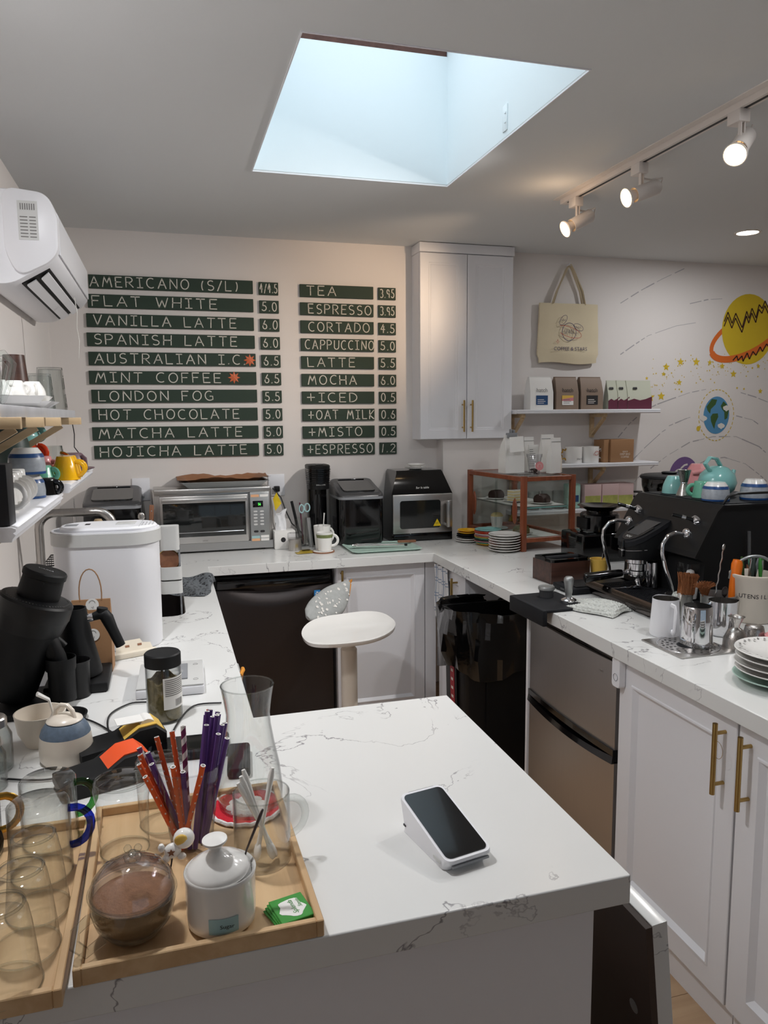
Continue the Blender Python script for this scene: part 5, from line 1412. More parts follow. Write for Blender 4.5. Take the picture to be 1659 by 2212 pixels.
# clip, jar, scale
t = thing('bag_clip', 'cream plastic bag clip lying on the left worktop', 'clip', (-.108, 2.255, ZW), .35)
m = M(); m.box(-.062, -.010, 0, .062, .010, .016, .003); m.obj('jaw', 'beige', t)
m = M(RX(-.5)); P_ = [(-.055, 0), (.055, 0), (.05, .022), (.028, .026), (.022, .038), (-.022, .038), (-.028, .026), (-.05, .022)]
m.loft([[(x, 0, .012+z) for x, z in P_], [(x, .004, .012+z) for x, z in P_]]); pt_ = m.obj('grip', 'beige', t, 20)
m = M(RX(-.5)); m.box(-.024, -.001, .030, -.012, .0, .036); m.box(.012, -.001, .030, .024, 0, .036); m.obj('slot', 'handlewood', pt_)['kind'] = 'stuff'
t = thing('tea_jar', 'tall clear jar of dried tea with a black screw lid', 'jar', (-.026, 1.748, ZW))
m = M(); m.lathe([(0, 0), (.036, 0), (.0395, .004), (.0395, .128), (.036, .134), (.034, .134), (.0375, .127), (.0375, .006), (0, .005)], 36); m.obj('jar', 'glass', t)
m = M(); m.lathe([(0, .006), (.0365, .006), (.0365, .095), (.02, .104), (.01, .110), (0, .108)], 28)
random.seed(4)
for v in m.bm.verts:
    if v.co.z > .05: v.co.z += random.uniform(-.008, .008)
m.obj('tea', 'tea', t, 20)['kind'] = 'stuff'
m = M(); m.lathe([(.0385, .128), (.0405, .129), (.0405, .156), (.038, .159), (0, .159)], 36); m.obj('lid', 'matblack', t)
m = M(); m.lathe([(.0402, .035), (.0402, .108)], 18, start=-1.6, end=.25); lb = m.obj('label', 'paper', t)
m = M()
for k in range(9): m.lathe([(.0405, .066+.0045*k), (.0405, .068+.0045*k)], 8, start=-1.5, end=-.2)
for k in range(8): m.lathe([(.0405, .040), (.0405, .056)], 1, start=-.9+.07*k, end=-.9+.07*k+.035)
m.obj('label_print', 'inkgrey', lb)['kind'] = 'stuff'
t = thing('kitchen_scale', 'white flat coffee scale behind the tea jar', 'scale', (-.010, 1.985, ZW), -.03)
m = M(); m.box(-.083, -.10, 0, .083, .10, .024, .006, 3); m.obj('body', 'white', t)
m = M(); m.box(-.081, -.098, .024, .081, .098, .0275, .001); m.obj('glass_top', 'whitegrey', t)
m = M(); m.box(-.03, -.055, .0275, .042, .065, .031, .001); pd_ = m.obj('pad', 'grey', t)
m = M()
for k in range(1, 9): m.tube([(.006+.003*k*math.cos(2*PI*q/20), .005+.003*k*math.sin(2*PI*q/20), .0311) for q in range(20)], .0005, 4, closed=True)
m.obj('ring_groove', 'whitegrey', pd_)['kind'] = 'stuff'
m = M()
for yy in (-.06, .06): m.tube([(.062+.006*math.cos(2*PI*q/16), yy+.006*math.sin(2*PI*q/16), .0277) for q in range(16)], .0006, 4, closed=True)
m.obj('touch_key', 'inkgrey', t)

# bowl, sugar pot, jars
t = thing('cream_bowl', 'plain cream bowl beside the blue-banded pot', 'bowl', (-.280, 1.690, ZW))
m = M(); m.lathe([(0, 0), (.032, 0), (.034, .006), (.046, .03), (.052, .07), (.0495, .07), (.043, .03), (.03, .009), (0, .009)], 36); m.obj('bowl', 'cream', t, 50)
t = thing('spoon', 'white ceramic spoon leaning out of the cream bowl', 'spoon', (-.268, 1.692, ZW+.012), 0, rot=(.10, -.0, 0))
m = M(); m.tube([(.0, 0, .01), (.012, .01, .05), (.008, .0, .085), (-.012, -.01, .105)], [.009, .004, .005, .0065], 8, flat=.6); m.obj('spoon', 'ceramic', t)
t = thing('sugar_pot', 'beehive-shaped cream pot with a blue-grey band and loop lid', 'pot', (-.219, 1.592, ZW), -.5)
m = M(); m.lathe([(0, 0), (.046, 0), (.0505, .008), (.0515, .03), (.0485, .056)], 36); m.obj('body', 'cream', t, 50)
m = M(); m.lathe([(.0485, .056), (.0445, .068), (.036, .080), (.033, .083), (0, .083)], 36); m.obj('band', 'speckle', t, 50)
m = M(); m.lathe([(.035, .0835), (.034, .086), (.02, .093), (0, .096)], 36); ld = m.obj('lid', 'cream', t, 50)
m = M(); m.tube([(-.022, 0, .088), (-.018, 0, .104), (-.006, 0, .114), (.008, 0, .114), (.019, 0, .104), (.023, 0, .088)], .0048, 10); m.obj('lid_handle', 'cream', ld)
for k, (x, y, s) in enumerate(((-.352, 1.585, 1.0), (-.345, 1.50, .92))):
    t = thing('mason_jar', ('clear jar with a steel screw lid at the frame edge, further one', 'clear jar with a steel screw lid at the frame edge, nearer one')[k], 'jar', (x, y, ZW), 0, 'jars with steel lids')
    m = M(); m.lathe([(0, 0), (.034*s, 0), (.036*s, .006), (.036*s, .07*s), (.026*s, .09*s), (.026*s, .098*s), (.024*s, .098*s), (.034*s, .07*s), (.034*s, .006), (0, .004)], 30); m.obj('jar', 'glassthick', t)
    m = M(); m.lathe([(.027*s, .088*s), (.0285*s, .089*s), (.0285*s, .104*s), (.026*s, .107*s), (.02*s, .105*s), (0, .105*s)], 30); m.obj('lid', 'steel', t)
# payment terminals
def printer(name, label, loc, rz, col, w=.082, d=.17):
    t = thing(name, label, 'card terminal', loc, rz)
    m = M(); sec = [(-d/2, .010), (-d/2, .026), (-d*.05, .034), (d*.18, .056), (d*.38, .058), (d/2, .040), (d/2, .012), (d*.4, 0), (-d*.42, 0)]
    m.loft([[(x*(1 if 0 < i < 3 else 1), y*(1 if 0 < i < 3 else .97), z*(1 if 0 < i < 3 else .96)+.001) for y, z in sec] for i, x in enumerate((-w/2, -w/2+.006, w/2-.006, w/2))]); m.obj('body', 'matblack', t, 40)
    m = M(); m.loft([[(x, y, z) for y, z in ((d*.0, .040), (d*.18, .0595), (d*.38, .0615), (d*.48, .045), (d*.48, .043), (d*.38, .0585), (d*.18, .0565), (d*.0, .037))] for x in (-w/2+.012, w/2-.008)]); m.obj('paper_cover', col, t, 30)
    return t
t = printer('receipt_printer', 'black receipt terminal with a yellow lid and paper roll showing', (-.112, 1.590, ZW), -1.35, 'labelyellow')
m = M(); m.tube([(-.02, 0.05, .052), (.02, .05, .052)], .017, 16); m.box(-.02, -.01, .0655, .02, .048, .067); m.obj('receipt', 'paper', t)
printer('card_terminal', 'black card terminal with a bright coral paper cover', (-.138, 1.462, ZW), -1.25, 'coral')
t = thing('card_reader', 'flat black card reader lying behind the straws', 'card reader', (.022, 1.555, ZW), -.05)
m = M(); m.box(-.082, -.045, 0, .082, .045, .018, .006); m.obj('body', 'rubber', t)
m = M(); m.box(-.074, -.034, .018, .03, .034, .0192); m.obj('screen', 'gloss', t)
t = thing('charging_dock', 'dark charging block seen through the glass carafe', 'charger', (.115, 1.46, ZW), -.1)
m = M(); m.box(-.022, -.06, 0, .022, .06, .022, .006); m.obj('block', 'rubber', t)
for k, (pts, lab) in enumerate((
    ([(-.07, 1.86, .924), (-.11, 1.86, .924), (-.15, 1.80, .924), (-.145, 1.70, .924), (-.12, 1.66, .924), (-.17, 1.75, .924), (-.21, 1.80, .924), (-.225, 1.79, .926)], 'thin black cable looping from the scale towards the grinder'),
    ([(.105, 1.80, .924), (.04, 1.80, .924), (.0, 1.70, .924), (-.02, 1.60, .924), (-.015, 1.585, .935)], 'thin black cable curving behind the tea jar to the card reader'),
    ([(-.33, 1.53, .924), (-.25, 1.50, .924), (-.18, 1.515, .924), (-.145, 1.57, .924), (-.155, 1.62, .924), (-.18, 1.645, .924)], 'black cable curling in front of the blue-banded pot'))):
    P_ = []
    for i in range(len(pts)-1):
        p0 = Vector(pts[max(i-1, 0)]); p1_ = Vector(pts[i]); p2_ = Vector(pts[i+1]); p3_ = Vector(pts[min(i+2, len(pts)-1)])
        for s in range(6):
            u = s/6; P_.append(tuple(.5*((2*p1_)+(-p0+p2_)*u+(2*p0-5*p1_+4*p2_-p3_)*u*u+(-p0+3*p1_-3*p2_+p3_)*u**3)))
    P_.append(pts[-1])
    m = M(); m.tube(P_, .0021, 8); tag(m.obj('cable', 'cord', None, 60), lab, 'cable')

# ================= bamboo trays =================
def tray(label, loc, w, d, rz):
    t = thing('bamboo_tray', label, 'tray', loc, rz, 'bamboo serving trays')
    m = M(); m.box(-w/2+.008, -d/2+.008, .001, w/2-.008, d/2-.008, .009); m.obj('base', 'bamboo', t)
    for nm, b in (('side', (-w/2, -d/2, 0, -w/2+.010, d/2, .024)), ('side', (w/2-.010, -d/2, 0, w/2, d/2, .024)), ('side', (-w/2+.010, -d/2, 0, w/2-.010, -d/2+.010, .024)), ('side', (-w/2+.010, d/2-.010, 0, w/2-.010, d/2, .024))):
        m = M(); m.box(*b, .0012, 1); m.obj(nm, 'bamboo', t)
    return t
tray('bamboo tray on the right holding straws, sugar jars and the carafe', (.018, 1.120, ZW), .312, .408, .012)
tray('bamboo tray on the left crowded with upturned clear glasses', (-.300, 1.090, ZW), .312, .408, .0)
ZTR = .9305
TG = 'clear glasses on the bamboo trays'
# carafe
t = thing('glass_carafe', 'tall waisted empty glass carafe standing on the crochet coaster', 'carafe', (.118, 1.272, ZTR+.0065))
pr = [(.0, 0), (.050, 0), (.0555, .006), (.0565, .03), (.052, .07), (.044, .11), (.0385, .145), (.0375, .165), (.041, .19), (.0455, .215)]
m = M(); m.lathe(pr + [(r-.0016, z) for r, z in reversed(pr[2:])] + [(.048, .004), (0, .004)], 48); m.obj('body', 'glass', t, 60)
m = M(); m.tube([(.0447*math.cos(2*PI*k/40), .0447*math.sin(2*PI*k/40), .215) for k in range(40)], .0012, 6, closed=True); m.obj('rim', 'glassthick', t)
# coaster
t = thing('crochet_coaster', 'round red crochet coaster with white edge and flower', 'coaster', (.110, 1.265, ZTR))
m = M(); m.lathe([(0, 0), (.060, 0), (.061, .003), (.060, .006), (0, .006)], 40); m.obj('pad', 'redmat', t)
m = M(); m.tube([(.061*math.cos(2*PI*k/48), .061*math.sin(2*PI*k/48), .004+.001*math.sin(k*2.4)) for k in range(48)], .0035, 6, closed=True); m.obj('border', 'whitemat', t)
m = M()
for k in range(8): m.ball((.024*math.cos(2*PI*k/8), .024*math.sin(2*PI*k/8), .0055), .0125, (1, 1, .25), 10)
m.ball((0, 0, .006), .016, (1, 1, .25), 12); m.obj('flower', 'whitemat', t)
# straw cup
t = thing('plastic_cup', 'clear plastic cup packed with purple and orange paper straws', 'cup', (.015, 1.185, ZTR))
m = M(); pr = [(0, 0), (.031, 0), (.033, .004), (.045, .10), (.046, .105), (.048, .109), (.048, .116), (.050, .128), (.051, .134)]
m.lathe(pr + [(r-.0008, z) for r, z in reversed(pr[2:])] + [(0, .001)], 40); m.obj('cup', 'plasticclear', t, 50)
m = M(); m.tube([(.051*math.cos(2*PI*k/40), .051*math.sin(2*PI*k/40), .1345) for k in range(40)], .0013, 6, closed=True); m.obj('rim', 'plasticclear', t)
def straw(kind, bx, by, tx, ty, L, label, group):
    o_ = thing('paper_straw', label, 'straw', (.015+bx, 1.185+by, ZTR+.002), 0, group)
    d = Vector((tx, ty, math.sqrt(max(.01, L*L-tx*tx-ty*ty)))); q = d.to_track_quat('Z', 'Y').to_matrix().to_4x4()
    m = M(q); r = .0041
    m.lathe([(r, 0), (r, L), (r-.0006, L), (r-.0006, L-.02)], 12); m.obj('tube', kind, o_, 60)
    m = M(q); m.lathe([(r-.0001, L+.0003), (r-.0014, L+.0003), (r-.0014, L-.012)], 12); m.obj('inner', 'paper', o_)
    m = M(q)
    if kind == 'orstraw':
        k = 0; z = L-.006
        while z > .01:
            a = k*2.1; T1 = q @ RZ(a); m.T = T1
            m.poly([(r+.00025, (.0020 if j % 2 == 0 else .0008)*math.cos(PI/2+PI*j/5), z+(.0024 if j % 2 == 0 else .001)*math.sin(PI/2+PI*j/5)) for j in range(10)])
            z -= .0055; k += 1
        m.obj('star_print', 'whitespot', o_)['kind'] = 'stuff'
    elif kind == 'magenta':
        n = int(L/.0016)
        A = [m.v(((r+.0002)*math.cos(i*.42), (r+.0002)*math.sin(i*.42), i*.0016)) for i in range(n)]
        B = [m.v(((r+.0002)*math.cos(i*.42), (r+.0002)*math.sin(i*.42), min(L, i*.0016+.011))) for i in range(n)]
        for i in range(n-1): m.bm.faces.new((A[i], A[i+1], B[i+1], B[i]))
        m.obj('spiral_stripe', 'paper', o_)
    else: m.bm.free()
random.seed(21)
PG, OG = 'plain purple paper straws', 'orange star-print paper straws'
for (bx, by, tx, ty, L) in ((.012, .010, .032, .02, .205), (.016, .004, .038, .012, .20), (.018, .0, .045, .008, .205), (.010, .014, .042, .028, .205), (.018, .010, .05, .022, .20),
        (.02, -.006, .052, -.002, .195), (.014, .018, .054, .03, .20), (.022, .004, .058, .012, .19), (.020, -.012, .042, -.010, .185), (.024, -.008, .056, -.012, .178), (.01, .0, .03, .006, .19), (.006, .008, .036, .022, .20)):
    straw('purple', bx*.8, by*.8, tx*.72, ty, L, 'plain purple paper straw standing in the bundle at the right of the cup', PG)
for nn, (bx, by, tx, ty, L) in zip(('just left of the orange pair at the front', 'second of the two upright in front', 'leaning left behind the front orange straws', 'leaning furthest left, among orange ones'), ((-.004, -.02, -.006, -.022, .14), (.004, -.022, .014, -.024, .14), (-.010, .0, -.046, -.006, .148), (-.012, .008, -.05, .010, .158))):
    straw('purple', bx, by, tx, ty, L, 'short purple paper straw, '+nn, 'short purple paper straws')
for nn, (bx, by, tx, ty, L) in zip(('second from the bottom left', 'third in the left fan', 'standing upright at the front', 'crossing right in front of the purple bundle', 'the taller one left of the striped straw', 'the one touching the striped straw', 'highest of the left fan'), ((-.016, -.008, -.050, -.016, .140), (-.020, -.002, -.055, .004, .150), (-.012, -.016, -.012, -.028, .152), (-.016, -.018, .036, -.036, .158), (-.012, .010, -.036, .026, .172), (-.006, .014, -.018, .034, .172), (-.018, .004, -.056, .016, .158))):
    straw('orstraw', bx, by, tx, ty, L, 'orange paper straw with white stars, '+nn, OG)
straw('magenta', -.004, .016, -.002, .03, .178, 'plum and white spiral-striped paper straw rising mid-cup', 'striped paper straws')
straw('magenta', -.02, .006, -.055, .022, .166, 'plum and white striped paper straw leaning far left in the cup', 'striped paper straws')
straw('red', .006, .012, .03, .03, .205, 'single red paper straw among the purple ones', 'striped paper straws')

def gmug(label, x, y, r, h, hd, hm='glassthick', z=ZTR, up=True, taper=0):
    t = thing('glass_mug', label, 'glass mug', (x, y, z), 0, 'clear glass mugs on the bamboo trays')
    prof = [(0, 0), (r-.004, 0), (r-taper, .004), (r, h), (r-.0018, h), (r-taper-.0018, .006), (0, .005)]
    if not up: prof = [(a, h-b) for a, b in prof]
    m = M(); m.lathe(prof, 40); m.obj('body', 'glass', t, 50)
    m = M(); m.tube([((r-.0008)*math.cos(2*PI*k/40), (r-.0008)*math.sin(2*PI*k/40), h if up else 0) for k in range(40)], .0011, 6, closed=True); m.obj('rim', 'glassthick', t)
    if hd is not None:
        m = M(RZ(hd)); arc_handle(m, r, h*.28, h*.82, .028, .004); m.obj('handle', hm, t, 60)
    return t
gmug('tall glass mug holding white stirring spoons', .118, 1.100, .043, .112, .2)
for k, (tx, ty, L, a) in enumerate(((-.045, .01, .135, 0), (-.052, .004, .13, .5), (-.038, .02, .14, 1), (.030, .012, .137, 2))):
    t = thing('spoon', ('white ceramic spoon in the tall glass mug, leaning left in front', 'white ceramic spoon in the tall glass mug, leftmost tip', 'white ceramic spoon in the tall glass mug, its handle rising highest at the left', 'white ceramic spoon in the tall glass mug, leaning right')[k], 'spoon', (.118-tx*.35, 1.098-ty*.3, ZTR+.012), 0, 'white spoons in the glass mug')
    d = Vector((tx, ty, math.sqrt(L*L-tx*tx-ty*ty))); q = d.to_track_quat('Z', 'Y').to_matrix().to_4x4()
    m = M(q); m.ball((0, 0, .008), .010, (.9, .45, 1.5), 12); m.tube([(0, 0, .015), (0, 0, L*.5), (0, 0, L-.012), (0, 0, L)], [.004, .003, .0048, .003], 8); m.obj('spoon', 'ceramic', t, 60)
# white sugar jar
t = thing('sugar_jar', 'white ceramic sugar jar with a knobbed lid and paper label', 'jar', (.047, .978, ZTR))
t.scale = (1, 1, .9)
m = M(); m.lathe([(0, 0), (.040, 0), (.045, .005), (.046, .02), (.0465, .075), (.048, .083), (.0465, .085), (.043, .080), (.042, .01), (0, .008)], 48); m.obj('body', 'ceramic', t, 50)
T1 = TR(-.003, -.004, .084) @ RX(.05) @ RY(-.06)
m = M(T1); m.lathe([(0, 0), (.042, 0), (.0425, .002), (.038, .010), (.022, .022), (.011, .028), (.008, .034), (.009, .040), (.0145, .046), (.017, .049), (.0165, .0515), (.008, .054), (0, .0545)], 48); m.obj('lid', 'ceramic', t, 60)
m = M(); m.lathe([(.0467, .012), (.0470, .036)], 10, start=-PI/2-.42, end=-PI/2+.42); lb = m.obj('paper_label', 'ltblue', t, label='pale blue label reading Sugar')
tm = text_mesh('lettering', 'Sugar', .0085, 'ink', TR(.004, -.0480, .024) @ FY, lb)
t = thing('spoon', 'dark steel teaspoon handle sticking out of the sugar jar', 'spoon', (.062, .985, ZTR+.012), 0)
m = M(); m.tube([(0, 0, 0), (.022, .006, .075), (.043, .013, .118), (.047, .014, .126)], [.003, .0025, .0045, .003], 8, flat=.5); m.ball((0, 0, -.001), .009, (1, .6, .5), 10); m.obj('spoon', 'dark', t)
# figurine
t = thing('figurine', 'tiny white figurine with a round head and mustard visor on a stick', 'figurine', (-.008, 1.045, ZTR+.0))
m = M(); m.tube([(-.022, -.03, .0), (-.012, -.01, .04), (-.006, 0, .066)], .0012, 6); m.obj('stick', 'dark', t)
m = M(); m.ball((.010, .0, .088), .0150, (1, .9, .95), 18); m.obj('head', 'ceramic', t)
m = M(TR(.006, -.0095, .091) @ RX(.3)); m.ball((0, 0, 0), .0095, (1, .5, 1), 14); m.obj('visor', 'labelyellow', t)
m = M(); m.ball((-.006, 0, .072), .011, (1.1, .8, 1), 14); m.ball((-.021, -.003, .080), .005, (1, 1, 1.3), 10); m.ball((-.015, -.004, .064), .0055, (1, 1, 1), 10); m.ball((.006, -.004, .064), .005, (1.3, 1, 1), 10); m.obj('body', 'ceramic', t)
m = M(TR(-.008, -.0095, .074)); star5(m, 0, 0, .006, 0); m.obj('chest_star', 'handlewood', t)
# glass sugar bowl
t = thing('glass_sugar_bowl', 'round glass bowl of brown sugar with an iridescent domed lid', 'bowl', (-.066, .985, ZTR))
t.scale = (1.06, 1.06, 1.06)
pr = [(0, 0), (.026, 0), (.034, .006), (.046, .022), (.0515, .042), (.050, .058)]
m = M(); m.lathe(pr + [(r-.0025, z) for r, z in reversed(pr[2:])] + [(0, .006)], 48); m.obj('bowl', 'glassthick', t, 60)
m = M(); m.lathe([(0, .008), (.030, .010), (.042, .022), (.0475, .042), (.0475, .052), (.02, .058), (0, .056)], 40); m.obj('sugar', 'brownsugar', t, 60)['kind'] = 'stuff'
T1 = TR(0, 0, .058) @ RX(.06) @ RY(.05)
m = M(T1); pr = [(.0515, 0), (.0485, .014), (.038, .028), (.020, .038), (.006, .041)]
m.lathe(pr + [(r-.002, z-.002) for r, z in reversed(pr)], 48); ld = m.obj('lid', 'irid', t, 60)
m = M(T1); m.tube([(.0515*math.cos(2*PI*k/48), .0515*math.sin(2*PI*k/48), .0) for k in range(48)], .0022, 8, closed=True); m.obj('lid_rim', 'glassthick', ld)
m = M(T1); m.lathe([(0, .040), (.010, .041), (.011, .047), (.006, .051), (0, .052)], 20); 
for k in range(3): m.ball((.007*math.cos(2*PI*k/3+.5), .007*math.sin(2*PI*k/3+.5), .054), .005, (1, 1, 1), 10)
m.obj('lid_knob', 'glassthick', ld)
m = M(RZ(-2.5)); m.tube([(.044, 0, .050), (.062, 0, .052), (.078, 0, .046), (.080, 0, .030), (.066, 0, .012), (.042, 0, .016)], .0045, 8, flat=1.5); m.obj('handle', 'glassthick', t)
# sweetener packets
for k in range(4):
    t = thing('sweetener_packet', ('green and white sweetener packet, top of the small pile', 'green sweetener packet, second in the small pile', 'green sweetener packet, third in the small pile', 'green sweetener packet, bottom of the small pile')[k], 'packet', (.140-.002*k, .962-.001*k, ZTR+.0075-.0024*k), .22+.04*k, 'sweetener packets')
    m = M(); m.box(-.024, -.027, 0, .024, .027, .0022, .0008, 1); m.obj('packet', 'pack', t)
    if k == 0:
        m = M(); random.seed(9)
        m.poly([(( .018+.003*math.sin(q*5))*math.cos(2*PI*q/24), (.020+.002*math.sin(q*7))*math.sin(2*PI*q/24), .0025) for q in range(24)]); pn = m.obj('white_panel', 'paper', t)
        text_mesh('lettering', 'Splenda', .0100, 'pack', TR(.002, 0, .0028) @ RZ(PI/2), pn, shear=.3)
        text_mesh('lettering', 'Stevia', .008, 'pack', TR(.012, .005, .0028) @ RZ(PI/2), pn, shear=.3)
# upturned glasses
def upglass(label, x, y, rt_, rb_, h, z=ZTR, ribs=0, bulge=0):
    t = thing('drinking_glass', label, 'glass', (x, y, z), 0, TG)
    pr = [(rb_, 0), (rb_+(rt_-rb_)*.35+bulge*.6, h*.35), (rb_+(rt_-rb_)*.7+bulge, h*.7), (rt_, h-.012), (rt_-.003, h-.003), (rt_-.008, h), (0, h-.001)]
    inn = [(r-.0022, z_) for r, z_ in pr[:4]]
    m = M(); m.lathe([inn[0]] + pr, 40)
    m.obj('wall', 'glass', t, 50)
    m = M(); m.lathe([(rt_-.004, h-.016), (rt_-.012, h-.012), (0, h-.010)], 32); m.obj('base_puck', 'glass', t, 60)
    m = M(); m.tube([(rb_*math.cos(2*PI*k/40), rb_*math.sin(2*PI*k/40), .001) for k in range(40)], .0011, 6, closed=True); m.obj('rim', 'glassthick', t)
    m = M(); m.tube([((rt_-.004)*math.cos(2*PI*k/40), (rt_-.004)*math.sin(2*PI*k/40), h-.002) for k in range(40)], .0022, 6, closed=True); m.obj('foot_ring', 'glassthick', t)
    return t
upglass('tall upturned double-walled tumbler beside the straws', -.088, 1.195, .044, .037, .118, bulge=-.002)
upglass('upturned glass tumbler behind the straw cup', -.030, 1.262, .042, .037, .112)
gmug('upturned clear glass mug with a green handle behind the others', -.205, 1.262, .043, .105, .3, 'greenhandle', up=False)
gmug('upturned clear glass mug with a cobalt blue handle', -.205, 1.170, .044, .112, .15, 'bluehandle', up=False)
gmug('upturned clear glass mug with an amber handle at the frame edge', -.315, 1.245, .042, .105, .3, 'goldpaint', up=False)
gmug('upturned clear glass mug with a black handle at the frame edge', -.330, 1.150, .044, .11, .25, 'gloss', up=False)
upglass('upturned glass with a heavy foot, furthest of the left tray row', -.197, 1.075, .031, .042, .112)
upglass('upturned glass with a heavy foot, middle of the left tray row', -.200, .995, .031, .042, .112)
upglass('upturned glass with a heavy foot, nearest of the left tray row', -.212, .928, .031, .042, .108)
upglass('upturned glass at the far left of the tray, cut by the frame', -.30, 1.03, .031, .042, .112)

# payment terminal on the peninsula
t = thing('payment_terminal', 'white wedge payment terminal with a black touchscreen', 'card terminal', (.406, 1.078, ZW), .19)
w, d = .084, .155
P0 = rrect(w-.006, d-.02, .010, 4); P1 = rrect(w, d, .012, 4)
zb, zf_ = .058, .020
zt2 = lambda y: zf_+(zb-zf_)*(y+d/2)/d
m = M(); m.loft([[(x, y+.003, .0) for x, y in P0], [(x, y, .006) for x, y in P0], [(x, y, zt2(y)-.004) for x, y in P1], [(x*.98, y*.985, zt2(y)+.0005) for x, y in P1]]); m.obj('body', 'white', t, 35)
P2 = rrect(w-.010, d-.012, .009, 4)
m = M(); m.loft([[(x, y, zt2(y)+.0003) for x, y in P2], [(x, y, zt2(y)+.0016) for x, y in P2]]); m.obj('screen', 'gloss', t, 30)
m = M(); m.box(-.032, -d/2-.0006, .009, .034, -d/2+.003, .0125); m.obj('card_slot', 'grey', t)
m = M(); m.box(-.022, d/2-.003, .045, .026, d/2+.001, .058); m.obj('printer_cover', 'alu', t)
m = M(); m.box(-w/2-.0004+.0015, .055, .012, -w/2+.003, .062, .015); m.obj('port', 'ink', t)
m = M(TR(-w/2+.0006, -.048, .012) @ RZ(-PI/2)); P_ = rrect(.022, .006, .0028, 3); m.loft([[(a, -.0008, b) for a, b in P_], [(a, 0, b) for a, b in P_]]); m.obj('side_key', 'whitegrey', t)

# ================= bin, stool, mitt, towel =================
t = thing('waste_bin', 'tall slim black waste bin under the coffee bar', 'bin', (1.192, 2.915, 0))
q4 = lambda x0, x1, y0, y1, z: [(x, y, z) for x, y in rrect(x1-x0, y1-y0, .02, 3, (x0+x1)/2, (y0+y1)/2)]
m = M(); m.loft([q4(.015, .46, .012, .25, 0), q4(0, .48, 0, .26, .72), q4(-.012, .49, -.012, .27, .73), q4(-.012, .49, -.012, .27, .75), q4(.005, .475, .005, .25, .75), q4(.035, .43, .035, .22, .02)]); m.obj('body', 'black', t, 30)
for x0 in (.10, .30):
    m = M(RX(.016)); P_ = [(x0, .05), (x0, .55), (x0+.02, .60), (x0+.06, .63), (x0+.10, .60), (x0+.12, .55), (x0+.12, .05)]
    m.loft([[(a, .010, b) for a, b in P_], [(a*.98+x0*.02, .002, b) for a, b in P_]]); m.obj('venting_channel', 'black', t, 30)
m = M(); P_ = rrect(.09, .30, .04, 5, .13, .42)
m.loft([[(.010-.018*(b)/.72, a, b) for a, b in P_], [(.0065-.018*(b)/.72, a, b) for a, b in P_]]); gp = m.obj('side_recess', 'black', t, 30)
m = M(); m.loft([[(.0055-.018*(b)/.72, a, b) for a, b in ((.105, .25), (.155, .25), (.155, .52), (.105, .52))], [(.0045-.018*(b)/.72, a, b) for a, b in ((.105, .25), (.155, .25), (.155, .52), (.105, .52))]]); lb = m.obj('label', 'redlabel', t, label='red printed label')
m = M()
for k in range(6):
    b = .28+.04*k; m.box(.0035-.018*b/.72-.0005, .118, b, .0035-.018*b/.72+.0003, .140, b+.012)
m.obj('label_print', 'whitespot', lb)['kind'] = 'stuff'
# liner: creased skirt folded over the rim
random.seed(12)
m = M(); n = 72; rings = []
base = rrect(.515, .295, .05, 4, .238, .13); b2_ = []
for i in range(len(base)):
    a_, b_ = base[i], base[(i+1) % len(base)]; k_ = max(1, int(math.hypot(b_[0]-a_[0], b_[1]-a_[1])/.022))
    for q_ in range(k_): b2_.append((a_[0]+(b_[0]-a_[0])*q_/k_, a_[1]+(b_[1]-a_[1])*q_/k_))
base = b2_; n = len(base)
prof = [(-.05, .58), (.0, .72), (.004, .765), (.018, .775), (.030, .74), (.034, .67), (.026, .58), (.016, .50)]
nz_ = [[random.uniform(-1, 1) for _ in range(n)] for _ in prof]
for k, (o_, z) in enumerate(prof):
    ring = []
    for i, (x, y) in enumerate(base):
        dx, dy = x-.238, y-.13; L = math.hypot(dx, dy)
        amp = (.004, .006, .014, .020, .028, .030, .030, .022)[k]
        wv = math.sin(i*.55+k*.7)*.5+math.sin(i*1.3+k*1.9)*.3+.35*nz_[k][i]
        dz = (0, 0, .012, .012, .006, .006, .012, .028)[k]*math.sin(i*.35+1+.2*k)
        s = (L+o_+amp*wv)/L
        ring.append((.238+dx*s, .13+dy*s, z-.0+dz))
    rings.append(ring)
m.loft(rings, False, False); bl = m.obj('bin_liner', 'bag', None, 25, (1.192, 2.915, 0)); tag(bl, 'shiny black bin liner folded over the rim of the waste bin', 'bin bag')

t = thing('bar_stool', 'white bar stool with a curved saddle seat on a pale column', 'stool', (.735, 3.13, 0))
m = M(); m.lathe([(0, 0), (.20, 0), (.20, .006), (.05, .018), (.03, .03), (0, .03)], 40); m.obj('base', 'cream', t)
m = M(); m.lathe([(.036, .02), (.036, .60), (.028, .61), (.028, .655), (0, .655)], 28); m.obj('column', 'cream', t)
m = M(RZ(-.30)); m.tube([(.0, -.03, .25), (0, -.17, .25), (0.10, -.2, .25), (-.10, -.2, .25), (0, -.17, .25)], .009, 8); m.obj('footrest', 'cream', t)
NR, NA = 12, 56
def seatp(u, a, off):
    ex = 2.6; c, s = math.cos(a), math.sin(a)
    rr_ = (abs(c)**ex+abs(s)**ex)**(-1/ex)
    x = .200*u*c*rr_; y = .182*u*s*rr_
    # saddle: raised at the back edge (+x,+y), front corner drawn down
    z = .030*(x/.2)**2*(1 if x > 0 else .3) + .030*max(0, y/.2)**2 - .030*max(0, -x/.23)**3 + .016*u**6
    return (x, y, z+off)
m = M(TR(0.0, -.0, .668) @ RZ(.05) @ RY(-.03))
top = [[seatp(k/NR, 2*PI*i/NA, 0) for i in range(NA)] for k in range(1, NR+1)]
bot = [[seatp(k/NR*.985, 2*PI*i/NA, -.014) for i in range(NA)] for k in range(NR, 0, -1)]
